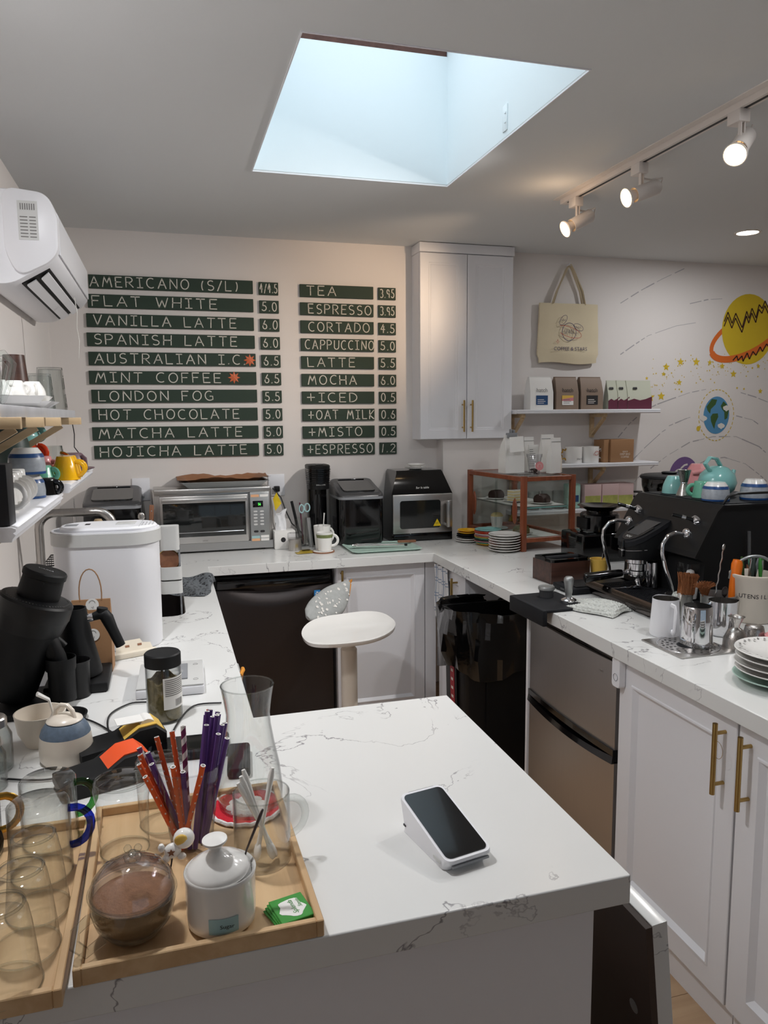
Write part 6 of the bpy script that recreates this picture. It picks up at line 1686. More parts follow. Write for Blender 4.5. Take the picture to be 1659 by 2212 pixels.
m.loft(top+bot, True, True); m.obj('seat', 'ceramic', t, 60)
# oven mitt hanging from the cabinet handle over the seat
t = thing('oven_mitt', 'grey printed oven mitt with orange binding hung above the stool', 'oven mitt', (.822, 3.50, .745))
a = Vector((.010, .03, .06)); b = Vector((-.235, -.19, -.040))
ax = (b-a).normalized(); L = (b-a).length
side = Vector((.75, -.2, -.62)); side = (side-ax*side.dot(ax)).normalized(); nrm = ax.cross(side)
m = M(); rings = []
for k in range(15):
    u = k/14; w_ = .012+.062*math.sin(min(1, u*1.9)*PI/2)*(1 if u < .55 else max(.25, 1-((u-.55)/.45)**2.5*.75))
    if k == 14: w_ *= .5
    th = .004+.026*math.sin(PI*min(1, u*.9+.05))
    c = a+ax*L*u + side*(.018*math.sin(u*3))
    rings.append([tuple(c+side*w_*math.cos(2*PI*j/20)+nrm*th*math.sin(2*PI*j/20)) for j in range(20)])
m.loft(rings); m.obj('mitt', 'mitt', t, 60)
m = M(); m.tube([tuple(a+side*.012+nrm*0), tuple(a+ax*.06+side*.048), tuple(a+ax*.12+side*.068), tuple(a+ax*.17+side*.078)], .006, 8); m.tube([tuple(a+side*.01), tuple(a-ax*.02+side*.006), tuple(a-ax*.03), tuple(a)], .003, 6); m.obj('binding', 'mittorange', t, 60, label='orange edge binding and loop')
m = M(); random.seed(8)
for k in range(34):
    u = random.uniform(.12, .92); j = random.uniform(-.8, .8)
    w_ = .012+.062*math.sin(min(1, u*1.9)*PI/2)*(1 if u < .55 else max(.25, 1-((u-.55)/.45)**2.5*.75))
    th = .004+.026*math.sin(PI*min(1, u*.9+.05))
    for sg in (-1, 1):
        c = a+ax*L*u+side*(.018*math.sin(u*3)+w_*j)+nrm*sg*(th*math.sqrt(1-j*j)+.0012)
        s1, s2 = random.uniform(.004, .009), random.uniform(.003, .007); an = random.uniform(0, PI)
        e1 = (ax*math.cos(an)+side*math.sin(an)); e2 = (side*math.cos(an)-ax*math.sin(an))
        m.poly([tuple(c+e1*s1*math.cos(2*PI*q/8)+e2*s2*math.sin(2*PI*q/8)) for q in range(8)])
m.obj('printed_motif', 'cloud', t)['kind'] = 'stuff'
t = thing('pot_holder', 'orange-edged pot holder corner peeking past the left worktop edge', 'pot holder', (.185, 2.26, .74))
m = M(); m.box(-.005, -.06, 0, .006, .06, .11, .004); m.obj('pad', 'mitt', t)
m = M(); m.tube([(0, -.06, .11), (.012, -.03, .115), (.016, .03, .10), (.012, .06, .06), (0, .06, 0)], .006, 8); m.obj('binding', 'mittorange', t)
# towel over the corner cabinet door
m = M(); NX, NZ = 18, 14; vv = []
for i in range(NX+1):
    row = []
    for j in range(NZ+1):
        row.append(m.v((-.012-.007*math.sin(i*1.15)-.003*math.sin(j*.6+i), -.085+.17*i/NX, -.27+.27*j/NZ)))
    vv.append(row)
for a_, b_ in zip(vv, vv[1:]):
    for j in range(NZ): m.bm.faces.new((a_[j], b_[j], b_[j+1], a_[j+1]))
tw = thing('kitchen_towel', 'white kitchen towel with blue grid lines over the corner cabinet door', 'towel', (1.305, 3.465, .866))
m.obj('cloth', 'towel', tw, 60)
m = M()
def tp(i, j): 
    return (-.012-.007*math.sin(i*1.15)-.003*math.sin(j*.6+i)-.0012, -.085+.17*i/NX, -.27+.27*j/NZ)
for j0 in (1.5, 2.3, 5.5, 6.3, 9.5, 10.3, 13):
    for i in range(NX): m.poly([tp(i, j0), tp(i+1, j0), tp(i+1, j0+.22), tp(i, j0+.22)])
for i0 in (2.2, 5.8, 9.4, 13.0, 16.6):
    for j in range(NZ): m.poly([tp(i0, j), tp(i0+.3, j), tp(i0+.3, j+1), tp(i0, j+1)])
m.obj('stripe', 'stripeblue', tw)['kind'] = 'stuff'
# doorbell-like remote
t = thing('wall_remote', 'small white push-button remote stuck on the cabinet by the mini fridge', 'remote', (1.288, 1.943, .782), -PI/2)
m = M(); P_ = rrect(.042, .092, .010, 4, 0, .046); m.loft([[(a, .02, b) for a, b in P_], [(a, .004, b) for a, b in P_], [(a*.94, .0, .046+(b-.046)*.97) for a, b in P_]]); m.obj('case', 'white', t, 30)
m = M(TR(0, -.0008, .032) @ RX(PI/2)); m.tube([(.011*math.cos(2*PI*k/24), .011*math.sin(2*PI*k/24), 0) for k in range(24)], .0009, 5, closed=True); m.obj('button_ring', 'grey', t)
m = M(); m.tube([(0, .008, .092), (0, .006, .100), (0, .012, .104)], .003, 6); m.obj('hook', 'chrome', t)
m = M(); m.tube([(1.2805, 1.487+.018*math.sin(2*PI*k/24), .782+.022*math.cos(2*PI*k/24)) for k in range(24)], .0006, 5, closed=True)
tag(m.obj('key_ring', 'brass', None), 'thin wire ring hanging on the brass handle', 'ring')

# ================= right counter =================
# plates
cols = ['yellow', 'seagreen', 'pink', 'darkgreen', 'seagreen', 'labelyellow', 'pink', 'ceramic', 'red', 'red', 'teal']
nm_ = ['yellow', 'mint green', 'pink', 'dark green', 'green', 'mustard', 'pale pink', 'white', 'orange-red', 'bright orange-red', 'pale teal']
for k, (c, nn) in enumerate(zip(cols, nm_)):
    z = ZW+.0075*k if k else ZW
    plate('%s saucer, %s in the coloured stack by the pastry case' % (nn, 'lowest' if k == 0 else ('topmost' if k == 10 else 'level %d from the bottom' % (k+1))), (1.638+.002*math.sin(k*2), 3.69, z), .072 if k else .062, c, 'coloured saucers beside the pastry case', 'saucer', .010, 'saucer')
for k in range(7):
    plate('white saucer in the front stack, %s' % ('lowest' if k == 0 else ('topmost, its rim faintly pink' if k == 6 else ('second', 'third', 'fourth', 'fifth', 'sixth')[k-1]+' from the bottom')), (1.642+.0015*math.sin(k*3), 3.49, ZW+.0128*k), .082, 'ceramic', 'white saucers stacked in front', 'saucer', .013, 'saucer')
for k, (c, nn, r_) in enumerate((('ceramic', 'white', .068), ('ceramic', 'white', .066), ('rubber', 'charcoal', .062), ('rubber', 'charcoal', .060), ('yellow', 'yellow', .056), ('yellow', 'yellow', .056))):
    plate('%s saucer in the low rear stack, %s' % (nn, ('lowest', 'second', 'third', 'fourth', 'fifth', 'topmost')[k]), (1.575, 3.82, ZW+.011*k), r_, c, 'saucers in the low rear stack', 'saucer', .011, 'saucer')
for k in range(5):
    pl_ = plate(('celadon-edged plate, lowest of the near stack', 'second plate from the bottom of the near stack', 'middle plate of the near stack', 'plate second from the top of the near stack', 'white plate with a grey floral rim topping the near stack')[k], (1.492+.004*(k % 2), 1.520, ZW+.017*k+(0)), .112 if k else .114, 'ceramic' if k else 'sage', 'dinner plates at the frame edge', 'dinner_plate', .019)
m = M()
random.seed(31)
for k in range(40):
    a0 = 2*PI*k/40; rr0 = .096+.004*math.sin(k*2.3)
    m.T = TR(1.492, 1.520, ZW+.068+.0195) @ RZ(a0)
    m.poly([(rr0, -.003, 0), (rr0+.006, 0, .0012), (rr0, .004, 0), (rr0-.003, .001, 0)])
m.T = Matrix.Identity(4)
fl = m.obj('floral_rim', 'inkgrey', pl_); fl['kind'] = 'stuff'; fl.matrix_parent_inverse = TR(-1.492, -1.520, -(ZW+.068))

# pastry case
ang = math.radians(6)
t = thing('pastry_case', 'wood-framed glass pastry display case holding cakes', 'display case', (1.712, 3.432, ZW), ang)
Wp, Dp, Hp = .318, .585, .382
b = .026
def post(x, y, nm='post'): m = M(); m.box(x, y, 0, x+b, y+b, Hp, .002); m.obj(nm, 'teak', t)
for x in (0, Wp-b):
    for y in (0, Dp-b): post(x, y)
for z in (.045, Hp-b):
    for (x0, y0, x1, y1) in ((b, 0, Wp-b, b*.9), (b, Dp-b*.9, Wp-b, Dp), (0, b, b*.9, Dp-b), (Wp-b*.9, b, Wp, Dp-b)):
        m = M(); m.box(x0, y0, z, x1, y1, z+b*.85, .0015, 1); m.obj('rail', 'teak', t)
m = M(); m.box(.012, .012, .045, Wp-.012, Dp-.012, .052); m.obj('floor_panel', 'teak', t)
for nm, bb in (('pane', (b, .010, .07, Wp-b, .013, Hp-b)), ('pane', (Wp-.013, b, .07, Wp-.010, Dp-b, Hp-b)), ('pane', (b, Dp-.013, .07, Wp-b, Dp-.010, Hp-b)), ('pane', (.010, b, .07, .013, Dp*.50, Hp-b)), ('pane', (.016, Dp*.48, .07, .019, Dp-b, Hp-b)), ('glass_shelf', (.022, .03, .215, Wp-.022, Dp-.03, .220)), ('top_pane', (.02, .02, Hp-.010, Wp-.02, Dp-.02, Hp-.005))):
    m = M(); m.box(*bb); m.obj(nm, 'glasspane', t)
m = M(); m.box(.022, .028, .2145, Wp-.022, .031, .2205); m.obj('shelf_edge', 'teal', t, label='green-tinted shelf edge')
for y in (.075, .50):
    m = M(TR(-.004, y, .20) @ RY(PI/2)); m.lathe([(0, 0), (.045, 0), (.05, .004), (.045, .008), (0, .008)], 24)
    for v in m.bm.verts: v.co.y = y+(v.co.y-y)*.42; v.co.z = .20+(v.co.z-.2)*1.35
    m.obj('handle', 'teak', t, label='round wooden finger pull')
def in_case(x, y, z):
    return (1.712+x*math.cos(ang)-y*math.sin(ang), 3.432+x*math.sin(ang)+y*math.cos(ang), ZW+z)
zs1, zs0 = .221, .0525
m = M(); m.box(-.13, -.16, 0, .13, .16, .0015); o = m.obj('baking_paper', 'paper', None, 30, in_case(.165, .22, zs0)); o.rotation_euler = (0, 0, ang); tag(o, 'white baking paper lining the bottom of the pastry case', 'paper')
m = M(); m.box(-.13, -.24, 0, .13, .24, .0012); o = m.obj('shelf_paper', 'paper', None, 30, in_case(.165, .30, zs1)); o.rotation_euler = (0, 0, ang); tag(o, 'white paper on the glass shelf of the pastry case', 'paper')
for k, (x, y, z, lab) in enumerate(((.20, .13, zs1+.002, 'nearest the front corner, upper shelf'), (.12, .27, zs1+.002, 'middle of the upper shelf'), (.10, .43, zs1+.002, 'back of the upper shelf'), (.12, .20, zs0+.002, 'front of the lower level'), (.10, .42, zs0+.002, 'back of the lower level'))):
    plate('small white cake plate, '+lab, in_case(x, y, z), .062, 'ceramic', 'cake plates in the pastry case', 'cake_plate', .009)
def cake(name, label, x, y, z, shape, matn):
    t2 = thing(name, label, 'cake', in_case(x, y, z+.0048), ang+.3)
    if shape == 'loaf':
        m = M(); random.seed(17)
        m.loft([[(xx, yy*s, zz*s) for yy, zz in ((-.030, 0), (-.034, .02), (-.026, .036), (-.008, .046), (.01, .046), (.027, .036), (.034, .02), (.030, 0))] for xx, s in ((-.034, .86), (-.03, 1), (0, 1.03), (.03, 1), (.034, .86))]); m.obj('loaf_slice', matn, t2, 40)
    elif shape == 'layer':
        for k in range(4):
            m = M(); m.box(-.034, -.024, .015*k, .034, .024, .015*k+.0115, .002); m.obj('layer', matn, t2)
            m = M(); m.box(-.033, -.023, .015*k+.0115, .033, .023, .015*k+.015); m.obj('cream_layer', 'ceramic', t2)
    else:
        m = M(); m.lathe([(0, 0), (.026, 0), (.034, .05), (.036, .068), (.03, .074), (.012, .07), (0, .072)], 14); m.obj('paper_case', 'paper', t2, 20)
        m = M(); m.lathe([(.034, .062), (.035, .075), (.022, .088), (0, .092)], 20); m.obj('crumb', matn, t2, 50)
cake('brownie', 'dark chocolate cake slice at the front of the upper shelf', .20, .13, zs1+.002, 'loaf', 'choc')
cake('layer_cake', 'pale layered cake slice in the middle of the upper shelf', .12, .27, zs1+.002, 'layer', 'cake')
cake('brownie', 'dark crumbly cake at the back of the upper shelf', .10, .43, zs1+.002, 'loaf', 'choc')
cake('muffin', 'muffin in white paper on the lower level of the pastry case', .10, .42, zs0+.002, 'muffin', 'cake')
cake('loaf_cake', 'flat greenish-brown cake slice low in the pastry case', .12, .20, zs0+.002, 'loaf', 'tea')

# bags and cup on the pastry case
def pouch(name, label, loc, rz, w, d, h, matn, group=None, tin=True, lean=0):
    t2 = thing(name, label, 'bag', loc, rz, group)
    q = lambda a, b_, z, s=0: [(-a+s, -b_, z), (a+s, -b_, z), (a+s, b_, z), (-a+s, b_, z)]
    m = M(); m.loft([q(w/2, d/2, 0), q(w/2, d/2*.98, h*.45), q(w/2*.99, d/2*.8, h*.62, lean*.5), q(w/2*.97, .004, h*.86, lean), q(w/2*.97, .003, h, lean)]); m.obj('bag', matn, t2, 12)
    m = M(); m.box(-w/2*.985+lean, -.0055, h*.885, w/2*.985+lean, -.002, h*.895); m.obj('seal_line', 'grey', t2)
    return t2
PZ = ZW+Hp+.0005
PBG = 'white pouches on the pastry case'
t2 = thing('coffee_bag', 'large white coffee bag folded shut with a grey clip', 'bag', (1.775, 3.70, PZ), .15, PBG)
q = lambda a, b_, z, s=0: [(-a+s, -b_, z), (a+s, -b_, z), (a+s, b_, z), (-a+s, b_, z)]
m = M(); m.loft([q(.060, .035, 0), q(.060, .034, .09), q(.05, .022, .15, -.004), q(.042, .006, .185, -.004), q(.042, .004, .20, -.006)]); m.obj('bag', 'paper', t2, 12)
m = M(RX(.12)); m.loft([[(-.052, -.034, .195), (.036, -.030, .198), (.030, -.060, .125), (-.06, -.062, .12)], [(-.052, -.030, .195), (.036, -.026, .198), (.030, -.056, .125), (-.06, -.058, .12)]]); m.obj('folded_flap', 'paper', t2, 12)
m = M(); m.box(-.035, -.018, .185, .025, .006, .212, .003); m.box(-.018, -.014, .21, -.006, .0, .232, .003); m.box(.0, -.014, .21, .012, .0, .228, .003); m.obj('clip', 'grey', t2, label='grey spring clip')
pouch('coffee_bag', 'tall narrow white pouch behind the plastic cup', (1.925, 3.80, PZ), .1, .062, .035, .185, 'paper', PBG)
pouch('coffee_bag', 'white pouch with a grey seal line, tallest at the back', (1.985, 3.70, PZ), .2, .085, .035, .20, 'paper', PBG)
pouch('coffee_bag', 'white pouch leaning at the front corner of the pastry case', (1.965, 3.59, PZ), .3, .070, .036, .185, 'paper', PBG, lean=.012)
pouch('foil_bag', 'champagne foil pouch at the right end of the pastry case', (2.005, 3.62, PZ), .9, .05, .04, .14, 'cream')
t2 = thing('leaflet_stand', 'white printed card standing behind the plastic cup', 'card', (1.915, 3.72, PZ), .15)
m = M(); m.box(-.033, 0, 0, .033, .004, .145); m.obj('card', 'paper', t2)
m = M()
for k in range(9): m.box(-.026, -.0006, .03+.011*k, random.uniform(-.005, .02), 0, .0325+.011*k)
m.obj('print', 'inkgrey', t2)['kind'] = 'stuff'
t2 = thing('sample_cup', 'clear plastic cup with a pink round sticker and coffee beans', 'cup', (1.83, 3.545, PZ))
pr = [(0, 0), (.026, 0), (.036, .085), (.0395, .092), (.041, .105)]
m = M(); m.lathe(pr + [(r_-.0008, z_) for r_, z_ in reversed(pr[1:])] + [(0, .001)], 36); m.obj('cup', 'plasticclear', t2)
m = M(); random.seed(6)
for k in range(40): m.ball((random.uniform(-.018, .018), random.uniform(-.018, .018), random.uniform(.004, .028)), .0048, (1.3, .8, .7), 6)
m.obj('beans', 'beans', t2)['kind'] = 'stuff'
m = M(TR(.012, -.0335, .045) @ RX(PI/2-.12)); m.lathe([(0, .001), (.023, .001), (.023, 0)], 28); st = m.obj('sticker', 'pink', t2, label='pink round sticker')
m = M(TR(.012, -.0348, .045)); m.ribbon([(.010*math.cos(2*PI*k/16), .010*math.sin(2*PI*k/16)) for k in range(17)], .0016, -.0005); m.obj('print', 'cloud', st)
t2 = thing('sample_packets', 'flat silver sachet lying on the pastry case', 'packet', (1.765, 3.54, PZ), .2)
m = M(); m.box(-.04, -.02, 0, .03, .02, .008, .002); m.obj('sachet', 'alu', t2)

# knock box
t = thing('knock_box', 'walnut knock box with a black tray insert and bar', 'knock box', (1.490, 2.72, ZW), .07)
m = M(); W0, D0, H0 = .185, .145, .10
m.box(0, 0, 0, W0, .012, H0-.012, .001); m.box(0, D0-.012, 0, W0, D0, H0-.012); m.box(0, .012, 0, .012, D0-.012, H0-.012); m.box(W0-.012, .012, 0, W0, D0-.012, H0-.012); m.box(.012, .012, 0, W0-.012, D0-.012, .01); m.obj('box', 'walnut', t)
m = M(); a = rrect(W0-.002, D0-.002, .015, 4, W0/2, D0/2); b2 = rrect(W0-.035, D0-.035, .03, 4, W0/2, D0/2); c2 = rrect(W0-.05, D0-.05, .03, 4, W0/2, D0/2)
m.loft([[(x, y, H0-.012) for x, y in a], [(x, y, H0) for x, y in a], [(x, y, H0) for x, y in b2], [(x, y, .03) for x, y in c2]], False, True); m.obj('insert', 'gloss', t, 30)
m = M(); m.tube([(.015, D0/2, H0-.008), (W0-.015, D0/2, H0-.008)], .013, 14); m.obj('knock_bar', 'rubber', t)
# tamping mat
t = thing('tamping_mat', 'black rubber tamping mat folded over the worktop edge', 'mat', (1.252, 2.318, ZW), .03)
m = M(); m.box(.0, 0, 0, .185, .255, .010, .003); m.box(-.012, 0, -.048, .006, .255, .010, .004); m.obj('mat', 'rubber', t)
t = thing('distributor', 'grey knurled coffee distributor on the tamping mat', 'coffee tool', (1.352, 2.505, ZW+.0105))
m = M(); m.lathe([(0, 0), (.027, 0), (.027, .022), (.0275, .024), (.0275, .026)], 36); m.obj('skirt', 'smoke', t)
m = M(); m.lathe([(.0275, .026), (.0305, .028), (.031, .036), (.029, .040), (.024, .0385), (0, .0385)], 36); m.obj('cap', 'alu', t)
t = thing('tamper', 'silver coffee tamper standing on the tamping mat', 'tamper', (1.388, 2.405, ZW+.0105))
m = M(); m.lathe([(0, 0), (.029, 0), (.029, .008), (.026, .012), (.012, .018)], 36); m.obj('base', 'chrome', t)
m = M(); m.lathe([(.012, .018), (.012, .032), (.0135, .034), (.0145, .055), (.018, .078), (.0175, .088), (.012, .094), (0, .095)], 28); m.obj('handle', 'alu', t, 50)
# black scale with the orange mug behind
t = thing('coffee_scale', 'flat black coffee scale between the tamper and drip tray', 'scale', (1.555, 2.60, ZW), .02)
m = M(); m.box(-.085, -.072, 0, .085, .072, .024, .004); m.obj('body', 'rubber', t)
m = M(); m.box(-.055, -.055, .024, .075, .06, .028, .003); m.obj('platform', 'matblack', t)
m = M(); m.box(-.0865, -.02, .008, -.084, .01, .016); m.obj('port', 'gloss', t)
mug('mustard coffee mug with a spoon inside, beyond the black scale', (1.728, 2.752, ZW), .030, .039, .088, 'labelyellow', None, wall=.004)
t = thing('spoon', 'steel spoon handle standing in the mustard mug', 'spoon', (1.738, 2.756, ZW+.006), 0, rot=(0, .12, 0))
m = M(); m.box(-.004, -.0015, 0, .004, .0015, .104, .001); m.obj('spoon', 'chrome', t)

# espresso machine
t = thing('espresso_machine', 'matte black single-group espresso machine with steam wands', 'espresso machine', (1.56, 2.13, ZW))
X0 = .0
m = M()  # side profile swept along Y (body)
sec = [(.22, .02), (.225, .17), (.18, .20), (.268, .352), (.285, .366), (.66, .366), (.68, .35), (.68, .02)]
m.loft([[(x, y, z) for x, z in sec] for y in (.05, .052, .518, .52)]); m.obj('body', 'matblack', t, 30)
m = M(); m.loft([[(x, y, z) for x, z in ((.176, .192), (.262, .350), (.285, .372), (.66, .372), (.66, .366), (.288, .366), (.268, .346), (.184, .190))] for y in (.04, .53)]); m.obj('shell_panel', 'black', t, 30)
m = M(); m.box(.02, .03, .008, .23, .53, .022); m.box(.20, .04, .008, .68, .53, .022); m.obj('chassis', 'black', t)
for x in (.06, .62):
    for y in (.08, .48):
        m = M(); m.lathe([(0, -.0005), (.02, -.0005), (.022, .009), (0, .009)], 16, (x, y, 0)); m.obj('foot', 'black', t)
# drip tray and lip
m = M(); m.box(.012, .0, .018, .235, .42, .034, .003); tr_ = m.obj('drip_tray', 'gloss', t)
m = M(); m.loft([[(x, y, z) for x, z in ((-.006, .006), (-.012, .020), (-.008, .036), (.008, .048), (.014, .044), (.002, .032), (.0, .020), (.004, .008))] for y in (-.01, .43)]); m.obj('front_lip', 'darkchrome', tr_, 40)
m = M()
for i in range(27): m.box(.022+.0078*i, .01, .0345, .0252+.0078*i, .41, .0365)
for j in range(24): m.box(.022, .012+.0172*j, .0350, .228, .0142+.0172*j, .0372)
g_ = m.obj('drip_grid', 'rubber', tr_); g_['kind'] = 'stuff'
# group housing: rounded nose with slanted display
gy = .315
NP = [(x*.84+.037, y) for x, y in [(.23, -.066), (.16, -.068), (.10, -.064), (.065, -.05), (.046, -.028), (.040, 0), (.046, .028), (.065, .05), (.10, .064), (.16, .068), (.23, .066)]]
ztop = lambda x: .216+max(0, (x-.07))*.50
m = M(); m.loft([[(x, gy+y*.96, .150) for x, y in NP], [(x, gy+y, .157) for x, y in NP], [(x, gy+y, ztop(x)-.022) for x, y in NP]]); hs = m.obj('group_housing', 'matblack', t, 40)
m = M(); m.loft([[(x-.004, gy+y*1.04, ztop(x)-.022) for x, y in NP], [(x-.004, gy+y*1.04, ztop(x)-.004) for x, y in NP], [(x+.004, gy+y*.95, ztop(x)) for x, y in NP]]); m.obj('bezel', 'rubber', hs, 30)
m = M(); m.loft([[(x*.9+.018, gy+y*.80, ztop(x*.9+.018)+.0005) for x, y in NP[1:-1]], [(x*.9+.018, gy+y*.80, ztop(x*.9+.018)+.0018) for x, y in NP[1:-1]]]); m.obj('display_glass', 'gloss', hs, 30)
m = M(); m.loft([[(x, gy+y, ztop(x)+.002) for x, y in ((.115, -.036), (.205, -.044), (.205, .044), (.115, .036))], [(x, gy+y, ztop(x)+.0026) for x, y in ((.115, -.036), (.205, -.044), (.205, .044), (.115, .036))]]); m.obj('screen', 'smoke', hs)
text_mesh('lettering', 'YOU', .016, 'paper', TR(.098, gy, ztop(.098)+.0035) @ RY(-.4636) @ RZ(-PI/2), hs)
m = M(); m.tube([(.134, gy-.0665, .188), (.093, gy-.052, .185), (.076, gy-.030, .183), (.0705, gy, .182), (.076, gy+.03, .183)], .0016, 6); m.obj('trim_line', 'chrome', hs)
m = M(TR(.066, gy-.012, .163)); m.box(-.004, -.0055, -.005, .006, .0055, .06, .004); m.obj('paddle', 'gloss', hs)
m = M(TR(.066, gy-.012, .163)); m.box(-.0055, -.0070, .018, .006, .0070, .026, .002); m.obj('paddle_band', 'chrome', hs)
m = M(); m.lathe([(.034, .150), (.042, .148), (.042, .132), (.036, .128), (.036, .105), (.042, .102), (.042, .088), (.030, .084), (.03, .08), (0, .08)], 32, (.140, gy, 0)); m.obj('group_head', 'chrome', t, 40)
m = M(); m.box(.165, gy-.03, .036, .215, gy+.03, .136, .008, 3); m.tube([(.185, gy-.045, .135), (.185, gy-.045, .04)], .010, 14); m.obj('column', 'chrome', t)
# portafilter
pf = thing('portafilter', 'chrome portafilter with a fat black handle locked in the machine', 'portafilter', (1.56+.140, 2.13+gy, ZW+.072), math.radians(166))
m = M(); m.lathe([(.0, .0), (.022, .002), (.030, .012), (.034, .020), (.034, .034), (.031, .034), (.03, .012), (0, .008)], 32); m.box(-.045, -.008, .024, .045, .008, .031, .002); m.obj('basket', 'chrome', pf, 40)
m = M(); m.tube([(0.0, .0, .004), (0, .0, -.012), (0, .012, -.022), (0, .022, -.032)], [.012, .011, .008, .007], 12); m.tube([(0, 0, -.012), (0, -.012, -.022), (0, -.022, -.032)], [.010, .008, .007], 12); m.obj('spout', 'chrome', pf, 60)
m = M(); m.tube([(.032, 0, .022), (.052, 0, .020), (.062, 0, .018)], [.008, .008, .013], 14); m.obj('neck', 'chrome', pf)
m = M(); m.tube([(.058, 0, .019), (.070, 0, .018), (.12, 0, .012), (.185, 0, .003), (.198, 0, .001), (.201, 0, .0005)], [.0125, .0145, .0165, .0185, .0185, .016], 18); m.obj('handle', 'gloss', pf, 50)
# steam wands and taps
def wand(y, flip, nm='steam_wand'):
    px, pz = .205, .262
    m = M(); m.ball((px+.008, y, pz), .021, (.7, 1, 1), 16); w_ = m.obj(nm, 'chrome', t, 60)
    m = M(); m.tube([(px, y, pz), (px-.045, y-.004*flip, pz+.006), (px-.075, y-.008*flip, pz-.002), (px-.098, y-.012*flip, pz-.03), (px-.100, y-.014*flip, pz-.06), (px-.085, y-.018*flip, pz-.12), (px-.062, y-.022*flip, pz-.185), (px-.058, y-.023*flip, pz-.20)], [.0075]*6+[.0065, .005], 14); m.obj('tube', 'chrome', w_, 60)
wand(.485, -1); wand(.135, 1)
for y in (.455, .115):
    m = M(TR(.236, y, .310) @ RY(-PI/2-.45)); m.lathe([(.021, -.004), (.021, .006), (.013, .012), (.008, .014), (0, .014)], 24); lv = m.obj('tap', 'chrome', t, 40)
    m = M(); m.tube([(.225, y, .314), (.200, y+.012, .322)], .007, 12); m.tube([(.188, y+.018, .326), (.160, y+.032, .334)], .0072, 12); m.obj('tap_handle', 'gloss', lv)
    m = M(); m.tube([(.200, y+.012, .322), (.188, y+.018, .326)], .0076, 12); m.obj('tap_band', 'chrome', lv)
m = M(); m.tube([(.30, .06, .374), (.31, .05, .40), (.335, .035, .412), (.45, .03, .412), (.66, .03, .412)], .0045, 8); m.tube([(.66, .03, .412), (.66, .03, .372)], .0045, 8); m.obj('cup_rail', 'black', t)
m = M(); m.box(.30, .06, .3725, .65, .51, .3745); m.obj('cup_tray', 'rubber', t)
# clear box with white cloth behind the group
t2 = thing('clear_canister', 'clear plastic canister with white filters beside the group head', 'canister', (1.765, 2.225, ZW+.0375))
m = M(); m.loft([[(x, y, z) for x, y in rrect(.07, .07, .01, 3)] for z in (0, .13)], True, False); m.obj('box', 'plasticclear', t2)
m = M(); m.lathe([(0, .002), (.025, .002), (.03, .05), (.012, .10), (0, .105)], 10); m.obj('filters', 'paper', t2, 20)
# cloths
cloth('dish_cloth', 'folded white waffle cloth in front of the drip tray', 'waffle', (1.452, 2.315, ZW), .15, .21, .034, 3, .012, .35, nx=60, ny=72)
cloth('dish_cloth', 'white waffle cloth hanging by the near steam wand', 'waffle', (1.71, 2.17, ZW+.036), .06, .09, .062, 9, .012, .2, nx=14, ny=18)
t2 = thing('spoon', 'steel spoon lying across the drip grid', 'spoon', (1.62, 2.42, ZW+.040), -.15)
m = M(); m.ball((.055, 0, .005), .016, (1.5, .9, .3), 14); m.tube([(.035, 0, .004), (-.02, .0, .003), (-.06, 0, .003)], [.003, .0022, .0032], 8); m.obj('spoon', 'chrome', t2)

# things on top of the espresso machine
ZM = ZW+.3755
blue_cup('flowered cup upside down on the machine top, near the jigger', (1.905, 2.285, ZM), 1.15, group='flowered cups on the espresso machine', h=.058)
blue_cup('flowered cup upside down on the machine top, behind the rail', (2.06, 2.27, ZM), 1.15, group='flowered cups on the espresso machine', h=.064)
t2 = thing('jigger', 'double-ended steel jigger on the espresso machine', 'jigger', (1.912, 2.47, ZM))
m = M(); m.lathe([(0, 0), (.028, 0), (.012, .045), (.0115, .048), (.014, .052), (.0245, .096), (.0265, .098), (.023, .096), (.012, .056), (0, .054)], 30); m.obj('body', 'steel', t2)
m = M(); m.tube([(.0130*math.cos(2*PI*k/20), .0130*math.sin(2*PI*k/20), .048) for k in range(20)], .0018, 6, closed=True); m.obj('waist_ring', 'chrome', t2)
def teapot(label, loc, matn, rz, s=1.0):
    t3 = thing('teapot', label, 'teapot', loc, rz, 'teapots on the espresso machine')
    m = M(); m.lathe([(0, 0), (.035*s, 0), (.058*s, .02*s), (.066*s, .045*s), (.058*s, .075*s), (.035*s, .098*s), (.02*s, .104*s), (0, .105*s)], 32); m.obj('body', matn, t3, 60)
    m = M(); m.tube([(-.045*s, 0, .088*s), (-.075*s, 0, .115*s), (-.05*s, 0, .135*s), (-.01*s, 0, .130*s), (.015*s, 0, .105*s)], .009*s, 10, flat=.6); m.obj('handle', matn, t3, 60)
    m = M(); m.tube([(.055*s, 0, .04*s), (.085*s, 0, .055*s), (.10*s, 0, .085*s)], [.014*s, .010*s, .007*s], 12); m.obj('spout', matn, t3, 60)
teapot('big pale teal teapot tipped over its loop handle on the machine', (2.03, 2.43, ZM), 'teal', .3, 1.08)
mug('pale teal cup upside down behind the jigger', (1.935, 2.56, ZM), .026, .045, .068, 'teal', None, up=False, name='teacup', cat='cup', curve=.005)
mug('sea green mug upside down before the pale teal teapot', (1.93, 2.385, ZM), .030, .038, .062, 'seagreen', 2.6, up=False)
t3 = thing('teapot', 'pink faceted teapot behind the jigger', 'teapot', (2.075, 2.60, ZM), .2, 'teapots on the espresso machine')
m = M(); m.lathe([(0, 0), (.045, 0), (.062, .03), (.050, .07), (.026, .11), (0, .112)], 9); m.obj('body', 'pink', t3, 15)
m = M(); m.tube([(-.05, -.02, .075), (-.03, -.055, .085), (.02, -.06, .09), (.045, -.03, .07)], .006, 8, flat=1.6); m.obj('handle', 'pink', t3, 60)

